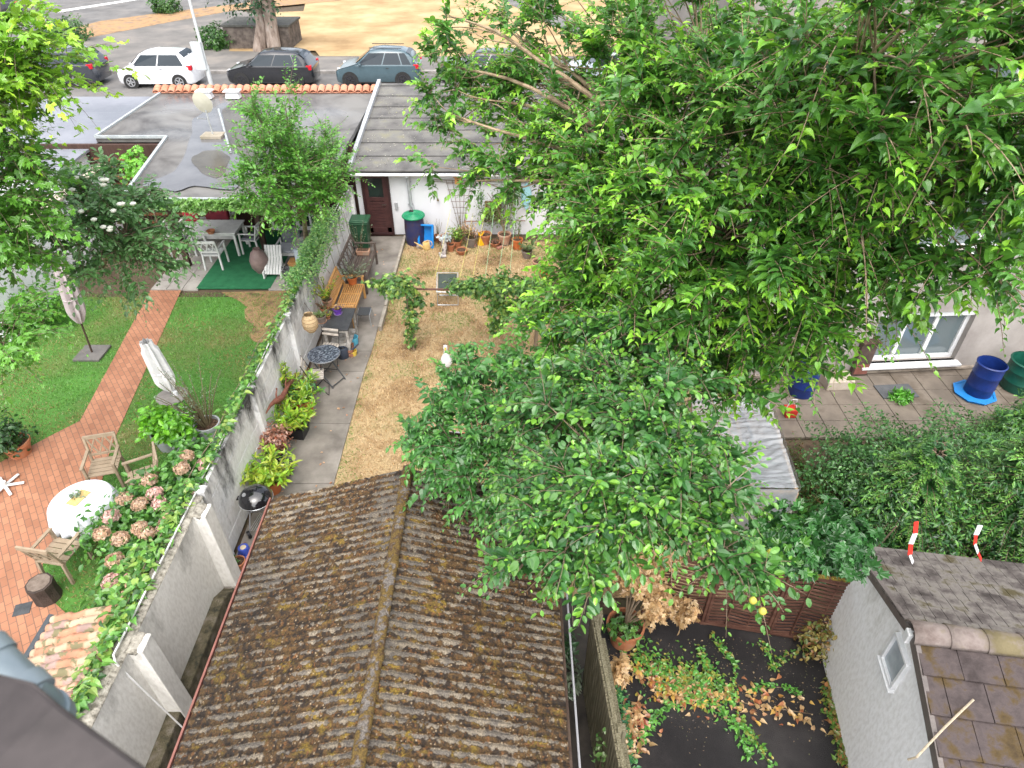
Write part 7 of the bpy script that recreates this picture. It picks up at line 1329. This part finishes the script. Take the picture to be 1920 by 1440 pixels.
# creeping runners over the yard
def runner(name, label, path, width, n, size, pal, seed, kind='heart', cat='creeper', z=.02):
    n = int(n*1.35)
    pts = [P(x, y) for x, y in path]; o0 = pts[0]; t = T(name, label, cat, tuple(o0)); rs = np.random.RandomState(seed); seg_ = [Vector(p)-o0 for p in pts]; L_ = np.array([tuple(p) for p in seg_]); tt = rs.rand(n)*(len(pts)-1); i = tt.astype(int); i = np.minimum(i, len(pts)-2); f = (tt-i)[:, None]
    size *= .66
    p = L_[i]*(1-f)+L_[i+1]*f; p[:, :2] += rs.randn(n, 2)*width*.5; p[:, 2] = z+.05*rs.rand(n)
    leaf_mesh('foliage', p, rs.randn(n, 3)*np.array((1, 1, .15)), np.array((0, 0, 1.))+rs.randn(n, 3)*.4, size*(.6+.8*rs.rand(n)), kind, palette(rs, n, pal), leafmat('leaf_matt'), t); MB().tube([p_+Vector((0, 0, .02)) for p_ in seg_], .006, 4).build('stem', BARK, t); return t
GR = [(.1, .3, .05), (.15, .38, .06), (.07, .22, .04)]; MX = GR+[(.3, .26, .05)]
runner('creeping_vine', 'pale green runner curving from the big pot round the black asphalt to the bottom edge', [(1310, 1215), (1320, 1240), (1330, 1270), (1370, 1300), (1385, 1340), (1400, 1370), (1420, 1400), (1450, 1440)], .07, 170, .075, MX, 201)
runner('creeping_vine', 'runner climbing from the middle of the yard towards the woven fence', [(1335, 1190), (1350, 1215), (1375, 1240), (1380, 1275), (1360, 1310)], .06, 90, .07, MX, 202)
runner('creeping_vine', 'runner arching over the round bare patch of asphalt', [(1190, 1420), (1215, 1365), (1245, 1330), (1290, 1315), (1335, 1325), (1365, 1345), (1385, 1380), (1410, 1425)], .08, 190, .075, GR, 203)
runner('creeping_vine', 'tangled leafy mat spreading from the foot of the big pot', [(1190, 1225), (1230, 1245), (1260, 1275), (1300, 1285), (1340, 1300), (1290, 1260), (1230, 1290)], .28, 620, .075, MX, 204)
runner('creeping_vine', 'short runner reaching right towards the white outbuilding', [(1400, 1297), (1430, 1290), (1470, 1290), (1500, 1305)], .05, 60, .07, GR, 205)
runner('creeping_vine', 'thin row of leaves below the right part of the woven fence', [(1420, 1205), (1440, 1225), (1450, 1255), (1465, 1235), (1510, 1215)], .08, 90, .06, MX, 206)
runner('edge_ivy', 'dark ivy leaves along the fence foot in the left of the yard', [(1150, 1270), (1165, 1320), (1175, 1380), (1180, 1440)], .1, 260, .07, [(.03, .14, .06), (.06, .22, .07), (.1, .28, .07)], 207)
runner('edge_weeds', 'green and brown weeds along the foot of the white outbuilding', [(1560, 1210), (1565, 1270), (1560, 1330), (1580, 1380), (1590, 1440)], .12, 500, .09, [(.05, .14, .02), (.1, .2, .03), (.3, .14, .05)], 208, cat='weeds')
t = T('withered_bush', 'withered yellow and brown bush in the corner of fence and outbuilding', 'bush', tuple(P(1525, 1235))); bush(t, 'foliage', (0, .1, .35), (.3, .25, .4), 420, .07, 'oval', [(.2, .16, .04), (.25, .12, .05), (.12, .2, .05), (.35, .28, .08)], 211, zmin=.02); MB().tube([(0, 0, 0), (0, .1, .6)], .01, 5).build('stem', BARK, t)
o = runner('fallen_leaves', '', [(1180, 1260), (1230, 1280), (1280, 1300), (1400, 1320), (1520, 1340)], .25, 260, .1, TAN+[(.35, .12, .05), (.55, .35, .06)], 209); 
for k_, v_ in (('label', 'tan fallen leaves strewn in a band across the dark yard'), ('category', 'fallen leaves')): o[k_] = v_
o = runner('fallen_leaves', '', [(1185, 1330), (1180, 1370), (1190, 1410)], .2, 130, .1, TAN+[(.4, .12, .06)], 210)
for k_, v_ in (('label', 'orange and tan leaf pile against the fence at the bottom of the yard'), ('category', 'fallen leaves')): o[k_] = v_
t = T('fence_weed', 'small pale leaved weed growing up the board fence near the bottom edge', 'weed', tuple(P(1130, 1410, .9))); bush(t, 'foliage', (0, 0, .1), (.12, .16, .3), 90, .07, 'oval', [(.15, .3, .08), (.25, .35, .15), (.08, .2, .05)], 212); MB().tube([(0, 0, -.9), (0, 0, .3)], .006, 5).build('stem', BARK, t)
for k, (x, y, lb) in enumerate(((1068, 1290, 'silvery weed in the dark gap between shed and board fence'), (1062, 1235, 'dark green weed further back in the gap beside the shed'))):
    t = T('gap_weed', lb, 'weed', tuple(P(x, y, 0))); bush(t, 'foliage', (0, 0, .2), (.14, .2, .25), 160, .12, 'long', SILV if k == 0 else [(.03, .09, .03)], 220+k); MB().tube([(0, 0, 0), (0, 0, .3)], .005, 5).build('stem', stemm, t)
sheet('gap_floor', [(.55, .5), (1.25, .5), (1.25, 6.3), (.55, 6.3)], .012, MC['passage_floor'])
rs = np.random.RandomState(77); n = 2600; x = rs.uniform(1.35, 4.7, n); y = rs.uniform(1.5, 5.6, n); k = (fbm(x*1.6, y*1.6, 88)+.25*rs.rand(n)+.2*(y > 4.6)) > .66; x, y = x[k], y[k]; n = len(x)
o = leaf_mesh('yard_debris', np.stack([x, y, np.full(n, .008)], -1), rs.randn(n, 3)*np.array((1, 1, .05)), np.array((0, 0, 1.))+rs.randn(n, 3)*.3, .012+.03*rs.rand(n)**2, 'diamond', palette(rs, n, [(.2, .13, .07), (.32, .24, .14), (.08, .06, .05), (.12, .14, .05)], .4), leafmat('leaf_matt')); tag(o, 'crumbs of soil and leaf scattered over the dark yard', kind='stuff')
# red and white tape on the firs
tw_, tr_ = mat('tape_white', (.65, .65, .66), rough=.4), mat('tape_red', (.6, .03, .02), rough=.4)
for k, (pp_, lb) in enumerate((([(1718, 978), (1716, 1000), (1708, 1020), (1706, 1040), (1712, 1055)], 'red and white barrier tape ribbon on the left, beside the slate roof edge'), ([(1838, 985), (1830, 1003), (1828, 1020), (1834, 1036), (1840, 1050)], 'red and white barrier tape ribbon on the right fir branch'))):
    t = T('tape_ribbon', lb, 'tape', tuple(PD(pp_[0][0], pp_[0][1], 6.9)), 0, 'barrier tape ribbons on the firs')
    for s_ in range(4):
        a, b = PD(*pp_[s_], 6.9+.05*s_)-Vector(t.location), PD(*pp_[s_+1], 6.9+.05*s_+.05)-Vector(t.location); MB().bar(a, b, .045, .004).build('red_stripe' if (s_+k) % 2 == 0 else 'white_stripe', tr_ if (s_+k) % 2 == 0 else tw_, t)
# ================================================================ GRASS AND LITTER
BPOLY = np.array([tuple(P(x, y))[:2] for x, y in ((282, 545), (340, 545), (210, 835), (192, 900), (120, 1000), (82, 1050), (75, 1105), (140, 1165), (150, 1250), (60, 1560), (-600, 1560), (-700, 1000), (0, 868), (100, 815), (150, 790))])
def BP(x, y):
    c = np.zeros(len(x), bool); n = len(BPOLY)
    for i in range(n):
        (x1, y1), (x2, y2) = BPOLY[i], BPOLY[i-1]; c ^= ((y1 > y) != (y2 > y)) & (x < (x2-x1)*(y-y1)/(y2-y1+1e-12)+x1)
    return c
def blades(name, label, n, box, seed, pal, size, z=.0, dens=None, kind='diamond'):
    rs = np.random.RandomState(seed); x = rs.uniform(box[0], box[1], n); y = box[2]+(box[3]-box[2])*rs.rand(n); 
    if dens is not None: k = dens(x, y) > rs.rand(n); x, y = x[k], y[k]
    n = len(x); ax = np.stack([rs.randn(n)*.8, rs.randn(n)*.8, .5+rs.rand(n)], -1); c = palette(rs, n, pal, .4) if not callable(pal) else pal(rs, x, y)
    V = np.stack([x, y, np.full(n, z)], -1); a = norm(ax)*(size*(.4+.8*rs.rand(n)))[:, None]; sdv = norm(np.cross(ax, rs.randn(n, 3)))*(size*.13)
    W_ = np.stack([V-sdv, V+sdv, V+a], 1); o = mesh_np(name, W_, np.arange(n*3).reshape(-1, 3), leafmat('leaf_matt'), None, col=np.repeat(c, 3, axis=0)); return tag(o, label, kind='stuff')
def drypal(rs, x, y):
    n = len(x); g = np.clip((fbm(x*1.3, y*1.3, 61)-.56)*6, 0, 1)+np.clip((y-16.5)/3, 0, 1)*np.clip((fbm(x*2.3, y*2.3, 63)-.42)*4, 0, 1)+np.exp(-((x+3.35)/.16)**2)*.45; g = (rs.rand(n) < np.clip(g, 0, .9))[:, None]
    return np.where(g, palette(rs, n, [(.08, .19, .03), (.14, .26, .05), (.2, .26, .06)], .3), palette(rs, n, [(.5, .38, .22), (.38, .26, .13), (.62, .5, .32), (.24, .15, .07), (.45, .28, .12)], .3))
blades('dry_grass', 'parched straw coloured grass of the middle lawn', 90000, (-3.38, 2.2, 6.3, 19.1), 5, drypal, .055)
def gpal(rs, x, y):
    n = len(x); g = (rs.rand(n) < np.clip((fbm(x*.7, y*.7, 71)-.5)*5, 0, .85))[:, None]
    return np.where(g, palette(rs, n, [(.3, .22, .09), (.2, .2, .06)], .3), palette(rs, n, [(.08, .25, .03), (.11, .31, .035), (.06, .19, .025), (.17, .28, .06)], .3))
blades('lawn_grass', 'green grass of the left neighbour lawn', 90000, (-13.5, WX-.1, 2.5, 15.8), 6, gpal, .06, dens=lambda x, y: np.where(BP(x, y), 0., 1.))
